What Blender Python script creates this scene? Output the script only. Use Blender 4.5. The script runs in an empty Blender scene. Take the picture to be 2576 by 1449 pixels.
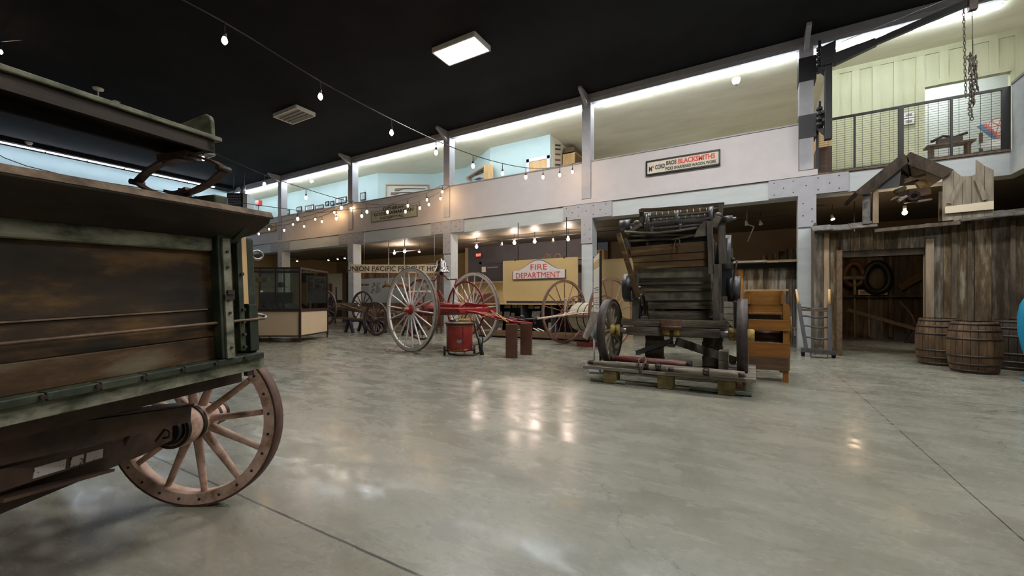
import bpy, math, random
from mathutils import Vector as V, Matrix
random.seed(7)
S = bpy.context.scene
COL = S.collection
pi = math.pi

# ------------------------------------------------------------------ camera
F, CX, HY, W_, H_ = 1040.0, 1288.0, 758.0, 2576.0, 1449.0
PHI = math.atan(F / 1775.0)
CP, SP = math.cos(PHI), math.sin(PHI)
EYE = V((0, 0, 1.2))
cam = bpy.data.cameras.new('camera')
cam.sensor_width = 36.0
cam.lens = 36.0 * F / W_
cam.shift_y = (HY - H_ / 2) / W_
cam.clip_end = 200
co = bpy.data.objects.new('camera', cam)
co.location = EYE
co.rotation_euler = (pi / 2, 0, PHI)
COL.objects.link(co)
S.camera = co

# ------------------------------------------------------------------ world, exposure
wd = bpy.data.worlds.new('world')
S.world = wd
wd.use_nodes = True
wd.node_tree.nodes['Background'].inputs[0].default_value = (0.9, 0.95, 1.0, 1)
wd.node_tree.nodes['Background'].inputs[1].default_value = 0.02
S.view_settings.view_transform = 'Standard'
S.view_settings.look = 'None'
S.view_settings.exposure = 0.92
S.view_settings.gamma = 1.0
S.cycles.use_denoising = True
S.cycles.use_adaptive_sampling = True
S.cycles.adaptive_threshold = 0.03
S.cycles.max_bounces = 6
S.cycles.diffuse_bounces = 4
S.cycles.glossy_bounces = 3
S.cycles.transmission_bounces = 5
S.cycles.transparent_max_bounces = 6
S.cycles.caustics_reflective = False
S.cycles.caustics_refractive = False
S.cycles.sample_clamp_indirect = 4.0

TROFFER, STRIP, BULB, FLOOD, TRACK = 66.0, 38.0, 50.0, 260.0, 60.0
CEIL, BEAMB, BFLOOR, PARTOP, HDR = 7.7, 3.78, 4.3, 5.6, 7.42
YC = 12.4           # front face of the columns

# ------------------------------------------------------------------ helpers: rays of the reference view onto real planes
def ray(x, y):
    a, c = (x - CX) / F, (HY - y) / F
    return V((a * CP - SP, a * SP + CP, c))
def P(x, y, Y=None, X=None, z=None, d=None, pl=None):
    r = ray(x, y)
    if Y is not None: t = Y / r.y
    elif X is not None: t = X / r.x
    elif z is not None: t = (z - EYE.z) / r.z
    elif d is not None: t = d
    else:
        p0, n = pl
        t = (p0 - EYE).dot(n) / r.dot(n)
    return EYE + r * t
def CW(lat, d, z=0.0):
    return V((lat * CP - d * SP, lat * SP + d * CP, z))

# ------------------------------------------------------------------ materials
MATS = {}
def nodemat(name):
    m = bpy.data.materials.new(name)
    m.use_nodes = True
    nt = m.node_tree
    return m, nt, nt.nodes['Principled BSDF'], nt.nodes, nt.links
def mat(name, c1, c2=None, c3=None, sc=(3, 3, 3), rough=0.6, metal=0.0, bump=0.0, det=5, isl=0.0, spec=0.4, contrast=(0.35, 0.65), coat=0.0):
    """noise-mixed surface; sc stretches the grain; isl varies the tone from board to board"""
    if name in MATS: return MATS[name]
    m, nt, b, N, L = nodemat(name)
    b.inputs['Roughness'].default_value = rough
    b.inputs['Metallic'].default_value = metal
    b.inputs['Specular IOR Level'].default_value = spec
    b.inputs['Coat Weight'].default_value = coat
    if c2 is None:
        b.inputs['Base Color'].default_value = (*c1, 1)
    else:
        tc = N.new('ShaderNodeTexCoord')
        mp = N.new('ShaderNodeMapping')
        mp.inputs['Scale'].default_value = sc
        L.new(tc.outputs['Object'], mp.inputs['Vector'])
        nz = N.new('ShaderNodeTexNoise')
        nz.inputs['Scale'].default_value = 1.0
        nz.inputs['Detail'].default_value = det
        nz.inputs['Roughness'].default_value = 0.65
        vec = mp.outputs['Vector']
        if isl:
            ge = N.new('ShaderNodeNewGeometry')
            sv = N.new('ShaderNodeVectorMath'); sv.operation = 'MULTIPLY_ADD'
            cb = N.new('ShaderNodeCombineXYZ')
            for k in range(3): L.new(ge.outputs['Random Per Island'], cb.inputs[k])
            sv.inputs[1].default_value = (37, 53, 71)
            L.new(cb.outputs[0], sv.inputs[0]); L.new(vec, sv.inputs[2])
            vec = sv.outputs[0]
        L.new(vec, nz.inputs['Vector'])
        rp = N.new('ShaderNodeValToRGB')
        rp.color_ramp.elements[0].position = contrast[0]
        rp.color_ramp.elements[1].position = contrast[1]
        rp.color_ramp.elements[0].color = (*c1, 1)
        rp.color_ramp.elements[1].color = (*c2, 1)
        if c3:
            e = rp.color_ramp.elements.new((contrast[0] + contrast[1]) / 2)
            e.color = (*c3, 1)
        L.new(nz.outputs['Fac'], rp.inputs[0])
        out = rp.outputs[0]
        if isl:
            hs = N.new('ShaderNodeHueSaturation')
            mr = N.new('ShaderNodeMapRange')
            mr.inputs['To Min'].default_value = 1 - isl
            mr.inputs['To Max'].default_value = 1 + isl
            L.new(ge.outputs['Random Per Island'], mr.inputs['Value'])
            L.new(mr.outputs[0], hs.inputs['Value'])
            ml = N.new('ShaderNodeMath'); ml.operation = 'MULTIPLY'; ml.inputs[1].default_value = 7.31
            fr = N.new('ShaderNodeMath'); fr.operation = 'FRACT'
            mr2 = N.new('ShaderNodeMapRange')
            mr2.inputs['To Min'].default_value = 0.5
            mr2.inputs['To Max'].default_value = 1.35
            L.new(ge.outputs['Random Per Island'], ml.inputs[0]); L.new(ml.outputs[0], fr.inputs[0])
            L.new(fr.outputs[0], mr2.inputs['Value']); L.new(mr2.outputs[0], hs.inputs['Saturation'])
            L.new(out, hs.inputs['Color'])
            out = hs.outputs[0]
        L.new(out, b.inputs['Base Color'])
        if bump:
            bp = N.new('ShaderNodeBump')
            bp.inputs['Strength'].default_value = bump
            bp.inputs['Distance'].default_value = 0.01
            L.new(nz.outputs['Fac'], bp.inputs['Height'])
            L.new(bp.outputs[0], b.inputs['Normal'])
    MATS[name] = m
    return m
def emit(name, col, s):
    if name in MATS: return MATS[name]
    m, nt, b, N, L = nodemat(name)
    b.inputs['Base Color'].default_value = (*col, 1)
    b.inputs['Emission Color'].default_value = (*col, 1)
    b.inputs['Emission Strength'].default_value = s
    MATS[name] = m
    return m
def glassmat(name, col=(0.9, 1, 0.97), alpha=0.12):
    m = bpy.data.materials.new(name); m.use_nodes = True
    nt = m.node_tree; N = nt.nodes; L = nt.links
    N.clear()
    o = N.new('ShaderNodeOutputMaterial'); mx = N.new('ShaderNodeMixShader')
    t = N.new('ShaderNodeBsdfTransparent'); g = N.new('ShaderNodeBsdfGlossy'); g.inputs['Roughness'].default_value = 0.02
    t.inputs[0].default_value = (*col, 1)
    fr = N.new('ShaderNodeFresnel'); fr.inputs[0].default_value = 1.45
    ad = N.new('ShaderNodeMath'); ad.operation = 'MULTIPLY_ADD'; ad.inputs[1].default_value = 0.9; ad.inputs[2].default_value = alpha * 0.3
    L.new(fr.outputs[0], ad.inputs[0]); L.new(ad.outputs[0], mx.inputs[0])
    L.new(t.outputs[0], mx.inputs[1]); L.new(g.outputs[0], mx.inputs[2]); L.new(mx.outputs[0], o.inputs[0])
    return m

M_white = mat('painted_white', (0.52, 0.49, 0.50), (0.48, 0.455, 0.465), sc=(2, 2, 2), rough=0.6)
M_grey = mat('painted_grey', (0.43, 0.47, 0.48), (0.50, 0.54, 0.55), (0.465, 0.505, 0.515), sc=(1.2, 6, 6), rough=0.55, bump=0.15)
M_greyd = mat('painted_grey_darker', (0.34, 0.34, 0.37), (0.39, 0.39, 0.42), sc=(4, 4, 4), rough=0.55)
M_rail = mat('parapet_cap_paint', (0.28, 0.27, 0.27), rough=0.5)
M_ceilb = mat('black_ceiling', (0.012, 0.0125, 0.015), (0.018, 0.019, 0.022), sc=(0.6, 0.6, 0.6), rough=0.85, spec=0.1)
M_ceilw = mat('gallery_ceiling', (0.74, 0.69, 0.53), (0.88, 0.84, 0.69), sc=(0.35, 1.2, 2), rough=0.8)
M_blue = mat('pale_blue_wall', (0.40, 0.52, 0.53), (0.43, 0.55, 0.56), sc=(1, 1, 1), rough=0.8)
M_lilac = mat('door_casing_paint', (0.62, 0.60, 0.72), rough=0.6)
M_hallw = mat('hall_wall_paint', (0.50, 0.49, 0.46), (0.55, 0.54, 0.51), sc=(1, 1, 1), rough=0.8)
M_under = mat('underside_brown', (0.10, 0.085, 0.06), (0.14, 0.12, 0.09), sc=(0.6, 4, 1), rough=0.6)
M_undert = mat('underside_tan', (0.26, 0.22, 0.16), (0.32, 0.27, 0.2), sc=(1, 1, 1), rough=0.7)
M_tan = mat('ochre_wall', (0.34, 0.25, 0.11), (0.38, 0.28, 0.13), sc=(1, 1, 1), rough=0.8)
M_dark = mat('charcoal_wall', (0.065, 0.06, 0.07), (0.08, 0.075, 0.085), sc=(1, 1, 1), rough=0.7)
M_cream = mat('cream_boards', (0.45, 0.45, 0.28), (0.50, 0.50, 0.34), sc=(6, 6, 0.8), rough=0.7, bump=0.1)
M_siding = mat('cream_siding', (0.70, 0.60, 0.45), (0.76, 0.66, 0.50), sc=(0.5, 0.5, 8), rough=0.7)
M_black = mat('black_paint', (0.012, 0.012, 0.014), rough=0.45)
M_iron = mat('old_iron', (0.035, 0.03, 0.03), (0.08, 0.06, 0.05), sc=(9, 9, 9), rough=0.55, metal=0.6)
M_steel = mat('dull_steel', (0.22, 0.22, 0.23), (0.32, 0.31, 0.31), sc=(8, 8, 8), rough=0.42, metal=0.8)
M_chrome = mat('chrome', (0.42, 0.42, 0.44), rough=0.24, metal=1.0)
M_brass = mat('brass', (0.45, 0.30, 0.10), rough=0.3, metal=1.0)
M_wood = mat('old_brown_wood', (0.09, 0.055, 0.03), (0.17, 0.11, 0.06), sc=(14, 2, 14), rough=0.7, bump=0.3)
M_pine = mat('bare_pine', (0.50, 0.31, 0.13), (0.60, 0.40, 0.19), sc=(10, 10, 2), rough=0.6)
M_red = mat('red_paint', (0.36, 0.035, 0.03), (0.45, 0.05, 0.04), sc=(4, 4, 4), rough=0.4)
M_whitep = mat('gloss_white_paint', (0.72, 0.71, 0.68), (0.62, 0.60, 0.56), sc=(3, 3, 3), rough=0.35)
M_dkgrey = mat('dark_grey_paint', (0.05, 0.05, 0.055), rough=0.6)
M_bone = mat('paper_white', (0.75, 0.73, 0.68), rough=0.8)
M_rubber = mat('black_rubber', (0.012, 0.012, 0.012), rough=0.4)
M_glass = glassmat('clear_glass', (.80, .86, .84))

# floor
def floormat():
    m, nt, b, N, L = nodemat('polished_concrete')
    tc = N.new('ShaderNodeNewGeometry')
    def noise(s, det, rg=0.6, vec=None, dist=0.0):
        n = N.new('ShaderNodeTexNoise'); n.inputs['Scale'].default_value = s
        n.inputs['Detail'].default_value = det; n.inputs['Roughness'].default_value = rg
        n.inputs['Distortion'].default_value = dist
        L.new(vec or tc.outputs['Position'], n.inputs['Vector'])
        return n.outputs['Fac']
    def ramp(f, p0, c0, p1, c1):
        r = N.new('ShaderNodeValToRGB'); e = r.color_ramp.elements
        e[0].position = p0; e[1].position = p1
        e[0].color = (*c0, 1); e[1].color = (*c1, 1)
        L.new(f, r.inputs[0]); return r.outputs[0]
    def mul(a, c, fac=1.0):
        x = N.new('ShaderNodeMix'); x.data_type = 'RGBA'; x.blend_type = 'MULTIPLY'
        x.inputs[0].default_value = fac
        L.new(a, x.inputs[6]); L.new(c, x.inputs[7]); return x.outputs[2]
    mp = N.new('ShaderNodeMapping'); mp.inputs['Scale'].default_value = (1, 2.6, 1)
    mp.inputs['Rotation'].default_value = (0, 0, -0.4)
    L.new(tc.outputs['Position'], mp.inputs[0])
    base = ramp(noise(0.9, 9, 0.68, dist=0.6), 0.25, (0.165, 0.168, 0.138), 0.78, (0.275, 0.274, 0.226))
    st = ramp(noise(2.0, 7, 0.68, mp.outputs[0], 0.5), 0.33, (0.86, 0.86, 0.84), 0.60, (1.05, 1.04, 1.03))
    pk = ramp(noise(0.35, 4, 0.5), 0.45, (1.0, 1.0, 1.0), 0.75, (1.08, 0.97, 0.94))
    fine = ramp(noise(26, 5, 0.75), 0.3, (0.84, 0.84, 0.83), 0.62, (1.05, 1.05, 1.05))
    spots = ramp(noise(5.5, 6, 0.72), 0.26, (0.72, 0.72, 0.70), 0.36, (1, 1, 1))
    c = mul(mul(mul(mul(base, st), pk), fine, 0.9), spots, 0.7)
    # joints on a 5.44 x 5.6 m grid
    sx = N.new('ShaderNodeSeparateXYZ')
    wob = N.new('ShaderNodeTexNoise'); wob.inputs['Scale'].default_value = 6; wob.inputs['Detail'].default_value = 4
    L.new(tc.outputs['Position'], wob.inputs['Vector'])
    L.new(tc.outputs['Position'], sx.inputs[0])
    def joint(out, off, per, wid):
        a = N.new('ShaderNodeMath'); a.operation = 'ADD'; a.inputs[1].default_value = off
        L.new(out, a.inputs[0])
        w = N.new('ShaderNodeMath'); w.operation = 'MULTIPLY_ADD'; w.inputs[1].default_value = 0.012
        L.new(wob.outputs['Fac'], w.inputs[0]); L.new(a.outputs[0], w.inputs[2])
        p = N.new('ShaderNodeMath'); p.operation = 'PINGPONG'; p.inputs[1].default_value = per / 2
        L.new(w.outputs[0], p.inputs[0])
        l = N.new('ShaderNodeMath'); l.operation = 'LESS_THAN'; l.inputs[1].default_value = wid
        L.new(p.outputs[0], l.inputs[0]); return l.outputs[0]
    jx = joint(sx.outputs[0], -1.171, 5.44, 0.004)
    jy = joint(sx.outputs[1], -1.361, 5.6, 0.007)
    vo = N.new('ShaderNodeTexVoronoi'); vo.feature = 'DISTANCE_TO_EDGE'; vo.inputs['Scale'].default_value = 0.33
    dn = N.new('ShaderNodeTexNoise'); dn.inputs['Scale'].default_value = 1.3; dn.inputs['Detail'].default_value = 6
    L.new(tc.outputs['Position'], dn.inputs['Vector'])
    va = N.new('ShaderNodeVectorMath'); va.operation = 'MULTIPLY_ADD'; va.inputs[1].default_value = (1.1, 1.1, 0)
    L.new(dn.outputs['Color'], va.inputs[0]); L.new(tc.outputs['Position'], va.inputs[2]); L.new(va.outputs[0], vo.inputs['Vector'])
    cr = N.new('ShaderNodeMath'); cr.operation = 'LESS_THAN'; cr.inputs[1].default_value = 0.0014
    L.new(vo.outputs['Distance'], cr.inputs[0])
    crm = N.new('ShaderNodeMath'); crm.operation = 'MULTIPLY'; crm.inputs[1].default_value = 0.5
    L.new(cr.outputs[0], crm.inputs[0])
    mx = N.new('ShaderNodeMath'); mx.operation = 'MAXIMUM'; L.new(jx, mx.inputs[0]); L.new(jy, mx.inputs[1])
    mx2 = N.new('ShaderNodeMath'); mx2.operation = 'MAXIMUM'; L.new(mx.outputs[0], mx2.inputs[0]); L.new(crm.outputs[0], mx2.inputs[1])
    fm = N.new('ShaderNodeMix'); fm.data_type = 'RGBA'
    L.new(mx2.outputs[0], fm.inputs[0]); L.new(c, fm.inputs[6]); fm.inputs[7].default_value = (0.05, 0.05, 0.045, 1)
    L.new(fm.outputs[2], b.inputs['Base Color'])
    rr = N.new('ShaderNodeMapRange'); rr.inputs['From Min'].default_value = 0.36; rr.inputs['From Max'].default_value = 0.66; rr.inputs['To Min'].default_value = 0.13; rr.inputs['To Max'].default_value = 0.42
    L.new(noise(1.6, 7, 0.72, mp.outputs[0], 0.5), rr.inputs['Value']); L.new(rr.outputs[0], b.inputs['Roughness'])
    b.inputs['Specular IOR Level'].default_value = 0.30
    bp = N.new('ShaderNodeBump'); bp.inputs['Strength'].default_value = 0.04; bp.inputs['Distance'].default_value = 0.01
    L.new(noise(9, 6), bp.inputs['Height']); L.new(bp.outputs[0], b.inputs['Normal'])
    return m
M_floor = floormat()

# ------------------------------------------------------------------ mesh builder
class MB:
    def __init__(s, M=None):
        s.v, s.f, s.sm, s.M = [], [], [], M
    def add(s, vs, fs, sm=False):
        n = len(s.v)
        s.v += [(s.M @ V(p)) if s.M else V(p) for p in vs]
        s.f += [tuple(i + n for i in f) for f in fs]
        s.sm += [sm] * len(fs)
        return s
    def box(s, a, b):
        x0, y0, z0 = a; x1, y1, z1 = b
        vs = [(x0, y0, z0), (x1, y0, z0), (x1, y1, z0), (x0, y1, z0), (x0, y0, z1), (x1, y0, z1), (x1, y1, z1), (x0, y1, z1)]
        return s.add(vs, [(0, 3, 2, 1), (4, 5, 6, 7), (0, 1, 5, 4), (1, 2, 6, 5), (2, 3, 7, 6), (3, 0, 4, 7)])
    def beam(s, p, q, w, h, up=(0, 0, 1), w2=None, h2=None):
        p, q = V(p), V(q); d = (q - p).normalized(); u = V(up)
        if abs(d.dot(u)) > 0.98: u = V((0, 1, 0))
        r = d.cross(u).normalized(); u = r.cross(d)
        w2 = w if w2 is None else w2; h2 = h if h2 is None else h2
        vs = []
        for c, a, b in ((p, w, h), (q, w2, h2)):
            for i, j in ((-1, -1), (1, -1), (1, 1), (-1, 1)):
                vs.append(c + r * (i * a / 2) + u * (j * b / 2))
        return s.add(vs, [(0, 1, 2, 3), (7, 6, 5, 4), (0, 4, 5, 1), (1, 5, 6, 2), (2, 6, 7, 3), (3, 7, 4, 0)])
    def cyl(s, p, q, r1, r2=None, n=14, cap=True):
        return s.tube([p, q], [r1, r1 if r2 is None else r2], n, cap)
    def tube(s, pts, r, n=8, cap=True, closed=False):
        pts = [V(p) for p in pts]; m = len(pts)
        rs = r if isinstance(r, (list, tuple)) else [r] * m
        vs, fs = [], []; prev = None
        for i, p in enumerate(pts):
            if closed: d = pts[(i + 1) % m] - pts[i - 1]
            else: d = pts[min(i + 1, m - 1)] - pts[max(i - 1, 0)]
            d.normalize()
            if prev is None:
                a = V((0, 0, 1)) if abs(d.z) < 0.9 else V((1, 0, 0))
                u = d.cross(a).normalized()
            else:
                u = (prev - d * prev.dot(d)).normalized()
            prev = u; w = d.cross(u)
            for k in range(n):
                a = 2 * pi * k / n
                vs.append(p + (u * math.cos(a) + w * math.sin(a)) * rs[i])
        for i in range(m if closed else m - 1):
            j = (i + 1) % m
            for k in range(n):
                l = (k + 1) % n
                fs.append((i * n + k, i * n + l, j * n + l, j * n + k))
        s.add(vs, fs, True)
        if cap and not closed:
            b = len(s.v) - m * n
            s.f += [tuple(b + k for k in range(n))[::-1], tuple(b + (m - 1) * n + k for k in range(n))]
            s.sm += [False, False]
        return s
    def lathe(s, prof, M=None, n=32, closed=False, smooth=True, a0=0.0):
        vs, fs = [], []; m = len(prof)
        for k in range(n):
            a = a0 + 2 * pi * k / n
            for r, z in prof:
                p = V((r * math.cos(a), r * math.sin(a), z))
                vs.append(M @ p if M else p)
        for k in range(n):
            l = (k + 1) % n
            for i in range(m if closed else m - 1):
                j = (i + 1) % m
                fs.append((k * m + i, l * m + i, l * m + j, k * m + j))
        return s.add(vs, fs, smooth)
    def ring(s, ro, ri, z0, z1, M=None, n=48):
        vs, fs = [], []
        for k in range(n):
            a = 2 * pi * k / n
            for r, z in ((ro, z0), (ro, z1), (ri, z1), (ri, z0)):
                p = V((r * math.cos(a), r * math.sin(a), z)); vs.append(M @ p if M else p)
        s.add(vs, [])
        b = len(s.v) - len(vs)
        for k in range(n):
            l = (k + 1) % n
            for i in range(4):
                j = (i + 1) % 4
                s.f.append((b + k * 4 + i, b + l * 4 + i, b + l * 4 + j, b + k * 4 + j)); s.sm.append(i in (0, 2))
        return s
    def prism(s, pts, ext):
        e = V(ext); n = len(pts); pts = [V(p) for p in pts]
        vs = pts + [p + e for p in pts]
        fs = [tuple(range(n))[::-1], tuple(range(n, 2 * n))] + [(i, (i + 1) % n, n + (i + 1) % n, n + i) for i in range(n)]
        return s.add(vs, fs)
    def ball(s, c, r, sz=1.0, n=12, m=8):
        prof = [(max(1e-4, r * math.sin(pi * i / m)), -r * sz * math.cos(pi * i / m)) for i in range(m + 1)]
        return s.lathe(prof, Matrix.Translation(V(c)), n)
    def build(s, name, m, parent=None, bevel=0.0, **props):
        off = V((0, 0, 0))
        if parent is not None:
            o = parent
            while o: off += o.location; o = o.parent
        else:
            xs = [p.x for p in s.v]; ys = [p.y for p in s.v]; zs = [p.z for p in s.v]
            off = V(((min(xs) + max(xs)) / 2, (min(ys) + max(ys)) / 2, min(zs)))
        me = bpy.data.meshes.new(name)
        me.from_pydata([tuple(p - off) for p in s.v], [], s.f)
        me.polygons.foreach_set('use_smooth', s.sm)
        import bmesh
        bm = bmesh.new(); bm.from_mesh(me)
        bmesh.ops.recalc_face_normals(bm, faces=bm.faces); bm.to_mesh(me); bm.free()
        me.materials.append(m)
        ob = bpy.data.objects.new(name, me)
        COL.objects.link(ob)
        if parent is not None: ob.parent = parent
        else: ob.location = off
        if bevel:
            md = ob.modifiers.new('bevel', 'BEVEL'); md.width = bevel; md.segments = 2; md.limit_method = 'ANGLE'
        for k, val in props.items(): ob[k] = val
        return ob
def struct(name, mb, m, **kw):
    o = mb.build(name, m, **kw)
    o['kind'] = 'structure'
    return o
def thing(name, label, cat, loc, group=None):
    o = bpy.data.objects.new(name, None); COL.objects.link(o)
    o.empty_display_size = 0.1
    o.location = V(loc); o['label'] = label; o['category'] = cat
    if group: o['group'] = group
    return o
def solo(name, mb, m, label, cat, group=None, bevel=0.0):
    o = mb.build(name, m, bevel=bevel); o['label'] = label; o['category'] = cat
    if group: o['group'] = group
    return o
def clone(root, loc, rotz=0.0, label=None, parent=None):
    r = root.copy(); COL.objects.link(r)
    if parent is None: r.location = V(loc); r.rotation_euler = (0, 0, rotz)
    else: r.parent = parent
    if label: r['label'] = label
    for ch in list(root.children): clone(ch, None, parent=r)
    return r
def frame(o, x, y, z=None):
    x = V(x).normalized(); y = V(y); y = (y - x * x.dot(y)).normalized()
    zz = V(z) if z else x.cross(y)
    o = V(o)
    return Matrix(((x.x, y.x, zz.x, o.x), (x.y, y.y, zz.y, o.y), (x.z, y.z, zz.z, o.z), (0, 0, 0, 1)))
def axisframe(o, ax):
    ax = V(ax).normalized(); a = V((0, 0, 1)) if abs(ax.z) < 0.9 else V((1, 0, 0))
    x = a.cross(ax).normalized(); y = ax.cross(x)
    o = V(o)
    return Matrix(((x.x, y.x, ax.x, o.x), (x.y, y.y, ax.y, o.y), (x.z, y.z, ax.z, o.z), (0, 0, 0, 1)))
def text(txt, o, right, up, width, height, m, name, parent, bold=0.0, ext=0.004, arc=None, serif=False):
    """lettering laid on a plane: o = lower left corner"""
    cu = bpy.data.curves.new('t', 'FONT'); cu.body = txt; cu.size = 1.0; cu.offset = bold
    cu.resolution_u = 3
    ob = bpy.data.objects.new('t', cu); COL.objects.link(ob)
    dg = bpy.context.evaluated_depsgraph_get()
    me = bpy.data.meshes.new_from_object(ob.evaluated_get(dg))
    bpy.data.objects.remove(ob)
    vs = [v.co.copy() for v in me.vertices]
    x0, x1 = min(v.x for v in vs), max(v.x for v in vs); y0, y1 = min(v.y for v in vs), max(v.y for v in vs)
    right, up = V(right).normalized(), V(up).normalized(); nrm = right.cross(up)
    o = V(o)
    out = []
    for v in vs:
        a = (v.x - x0) / (x1 - x0); c = (v.y - y0) / (y1 - y0)
        out.append(o + right * (a * width) + up * (c * height + (arc(a) if arc else 0)) + nrm * ext)
    mb = MB()
    mb.add(out, [tuple(p.vertices) for p in me.polygons])
    bpy.data.meshes.remove(me)
    return mb.build(name, m, parent)

def wheel(parent, c, ax, R, wid, rimh, n, mw, mt, mh, hubr, hubl, spr, tire=0.012, name='wheel', phase=0.0, bolts=0, flat=1.35, hubprof=None, msp=None, dish=0.0, label=None, tirew=None):
    M = axisframe(c, ax)
    tw = (tirew or wid) / 2
    rim = MB().ring(R - tire, R - tire - rimh, -wid / 2, wid / 2, M, 64)
    w = rim.build(name, mw, parent)
    if label: w['label'] = label
    MB().ring(R, R - tire, -tw, tw, M, 64).build('tire', mt, w)
    hp = hubprof or [(0.001, -hubl / 2), (hubr * 0.55, -hubl / 2), (hubr * 0.72, -hubl * 0.47), (hubr * 0.8, -hubl * 0.25), (hubr, -hubl * 0.1), (hubr, hubl * 0.1), (hubr * 0.8, hubl * 0.25), (hubr * 0.7, hubl * 0.47), (hubr * 0.5, hubl / 2), (0.001, hubl / 2)]
    MB().lathe(hp, M, 28).build('hub', mh, w)
    for k in range(n):
        a = phase + 2 * pi * k / n
        d = V((math.cos(a), math.sin(a), 0)); t = V((-math.sin(a), math.cos(a), 0))
        p, q = d * hubr * 0.8 + V((0, 0, -dish)), d * (R - tire - rimh * 0.85)
        mb = MB(M)
        vs, fs = [], []; ns = 8
        secs = [(0, spr * 0.95, spr * flat), (0.12, spr, spr * flat), (0.7, spr * 0.86, spr * 1.0), (1, spr * 0.8, spr * 0.8)]
        for s_, ra, rb in secs:
            cpt = p.lerp(q, s_)
            for j in range(ns):
                b = 2 * pi * j / ns
                vs.append(cpt + t * (math.cos(b) * ra) + V((0, 0, math.sin(b) * rb)))
        for i in range(len(secs) - 1):
            for j in range(ns):
                fs.append((i * ns + j, i * ns + (j + 1) % ns, (i + 1) * ns + (j + 1) % ns, (i + 1) * ns + j))
        mb.add(vs, fs, True)
        mb.build('spoke', msp or mw, w)
    if bolts:
        for k in range(bolts):
            a = 2 * pi * (k + 0.4) / bolts; r = R - tire - rimh * 0.5
            for sgn in (-1, 1):
                MB(M).cyl((r * math.cos(a), r * math.sin(a), sgn * wid / 2), (r * math.cos(a), r * math.sin(a), sgn * (wid / 2 + 0.004)), 0.008, n=8).build('bolt', M_iron, w)
    return w

# ------------------------------------------------------------------ the room
X0, X1, Y0 = -26.3, 9.0, -9.0
YB = 18.6
XR = 4.5
struct('floor', MB().box((X0 - .2, Y0 - .2, -0.15), (X1 + .2, YB + .3, 0)), M_floor)
struct('ceiling', MB().box((X0 - .2, Y0 - .2, CEIL), (X1 + .2, YC + .25, CEIL + .2)), M_ceilb)
struct('wall_left', MB().box((X0 - .2, Y0 - .2, 0), (X0, YB + .2, CEIL)), M_blue)
struct('wall_right', MB().box((X1, Y0 - .2, 0), (X1 + .2, YB + .2, CEIL)), M_hallw)
struct('wall_front', MB().box((X0, Y0 - .2, 0), (X1, Y0, CEIL)), M_hallw)
struct('wall_back', MB().box((X0, YB, 0), (P(1178, 700, Y=YB).x, YB + .2, 3.95)), M_tan)
struct('wall_back_gallery', MB().box((X0, YB, 4.25), (X1, YB + .2, 7.5)), M_ceilw)
xd0, xd1 = P(1178, 700, Y=17.0).x, P(1500, 700, Y=17.0).x
struct('wall_back_dark', MB().box((xd0, 17.0, 0), (xd1, 17.2, 3.95)), M_dark)
struct('wall_side_dark', MB().box((xd0 - .2, 17.0, 0), (xd0, YB, 3.95)), M_tan)
struct('wall_under_gallery', MB().box((-25.2, YC + .6, 0), (-25.0, YB, 3.95)), M_tan)
M_brownw = mat('brown_plaster', (0.16, 0.11, 0.06), (0.2, 0.14, 0.08), sc=(1, 1, 1), rough=0.8)
struct('wall_back_brown', MB().box((xd1, YB, 0), (X1, YB + .2, 3.95)), M_brownw)
struct('ceiling_gallery', MB().box((X0, YC + .22, 7.46), (X1, YB + .2, 7.6)), M_ceilw)
xs = P(1150, 600, Y=YC).x
struct('floor_gallery', MB().box((X0, YC + .05, 4.05), (X1, YB, 4.25)).box((XR + .1, Y0, 4.05), (X1, YC, 4.25)), M_hallw)
struct('ceiling_under_gallery_left', MB().box((X0, YC + .4, 3.92), (xs - 0.5, YB, 4.05)), M_undert)
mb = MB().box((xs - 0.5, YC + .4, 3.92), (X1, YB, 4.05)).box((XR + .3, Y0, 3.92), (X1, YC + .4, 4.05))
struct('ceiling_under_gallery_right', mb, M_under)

# columns, beams, parapet
CL = [P(x, 600, Y=YC).x for x in (2007.5, 1463, 1116, 876, 700)]
CL.append(CL[-1] - (CL[-2] - CL[-1]))
CWID = 0.36
colx = []
for i, x in enumerate(CL):
    a, b = x, x + CWID
    colx.append((a + b) / 2)
    struct('trim_%d' % (i + 1), MB().box((a, YC, 0), (b, YC + .42, 3.80)), M_grey, bevel=.006)
    ua, ub = a + .02, b - .05
    struct('trim_%d' % (i + 11), MB().box((ua, YC - .03, 4.42), (ub, YC + .30, 7.5)), M_greyd, bevel=.006)
    struct('trim_%d' % (i + 21), MB().prism([(ua + .1, YC - .62, 7.69), (ua + .1, YC - .02, 7.69), (ua + .1, YC - .02, 7.28), (ua + .1, YC - .10, 7.34), (ua + .1, YC - .62, 7.62)], (.10, 0, 0)), M_greyd)
    # bolted splice plate at the head of the column
    pl = MB().box((a - .62, YC - .035, 3.80), (b + .62, YC - .005, 4.26)).box((a - .004, YC - .033, 3.02), (b + .004, YC - .003, 3.80))
    o = struct('trim_%d' % (i + 31), pl, M_greyd)
    for (dx, dz) in [(-.5, .08), (-.5, .38), (-.3, .23), (-.1, .38), (-.1, .1), (.16, .23), (.4, .38), (.4, .1), (.62, .23), (.8, .38), (.8, .08), (.1, -.2), (.28, -.35), (.1, -.5), (.28, -.65)]:
        MB().cyl((a + dx, YC - .045, 3.80 + dz), (a + dx, YC - .03, 3.80 + dz), .014, n=8).build('bolt', M_iron, o)
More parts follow.
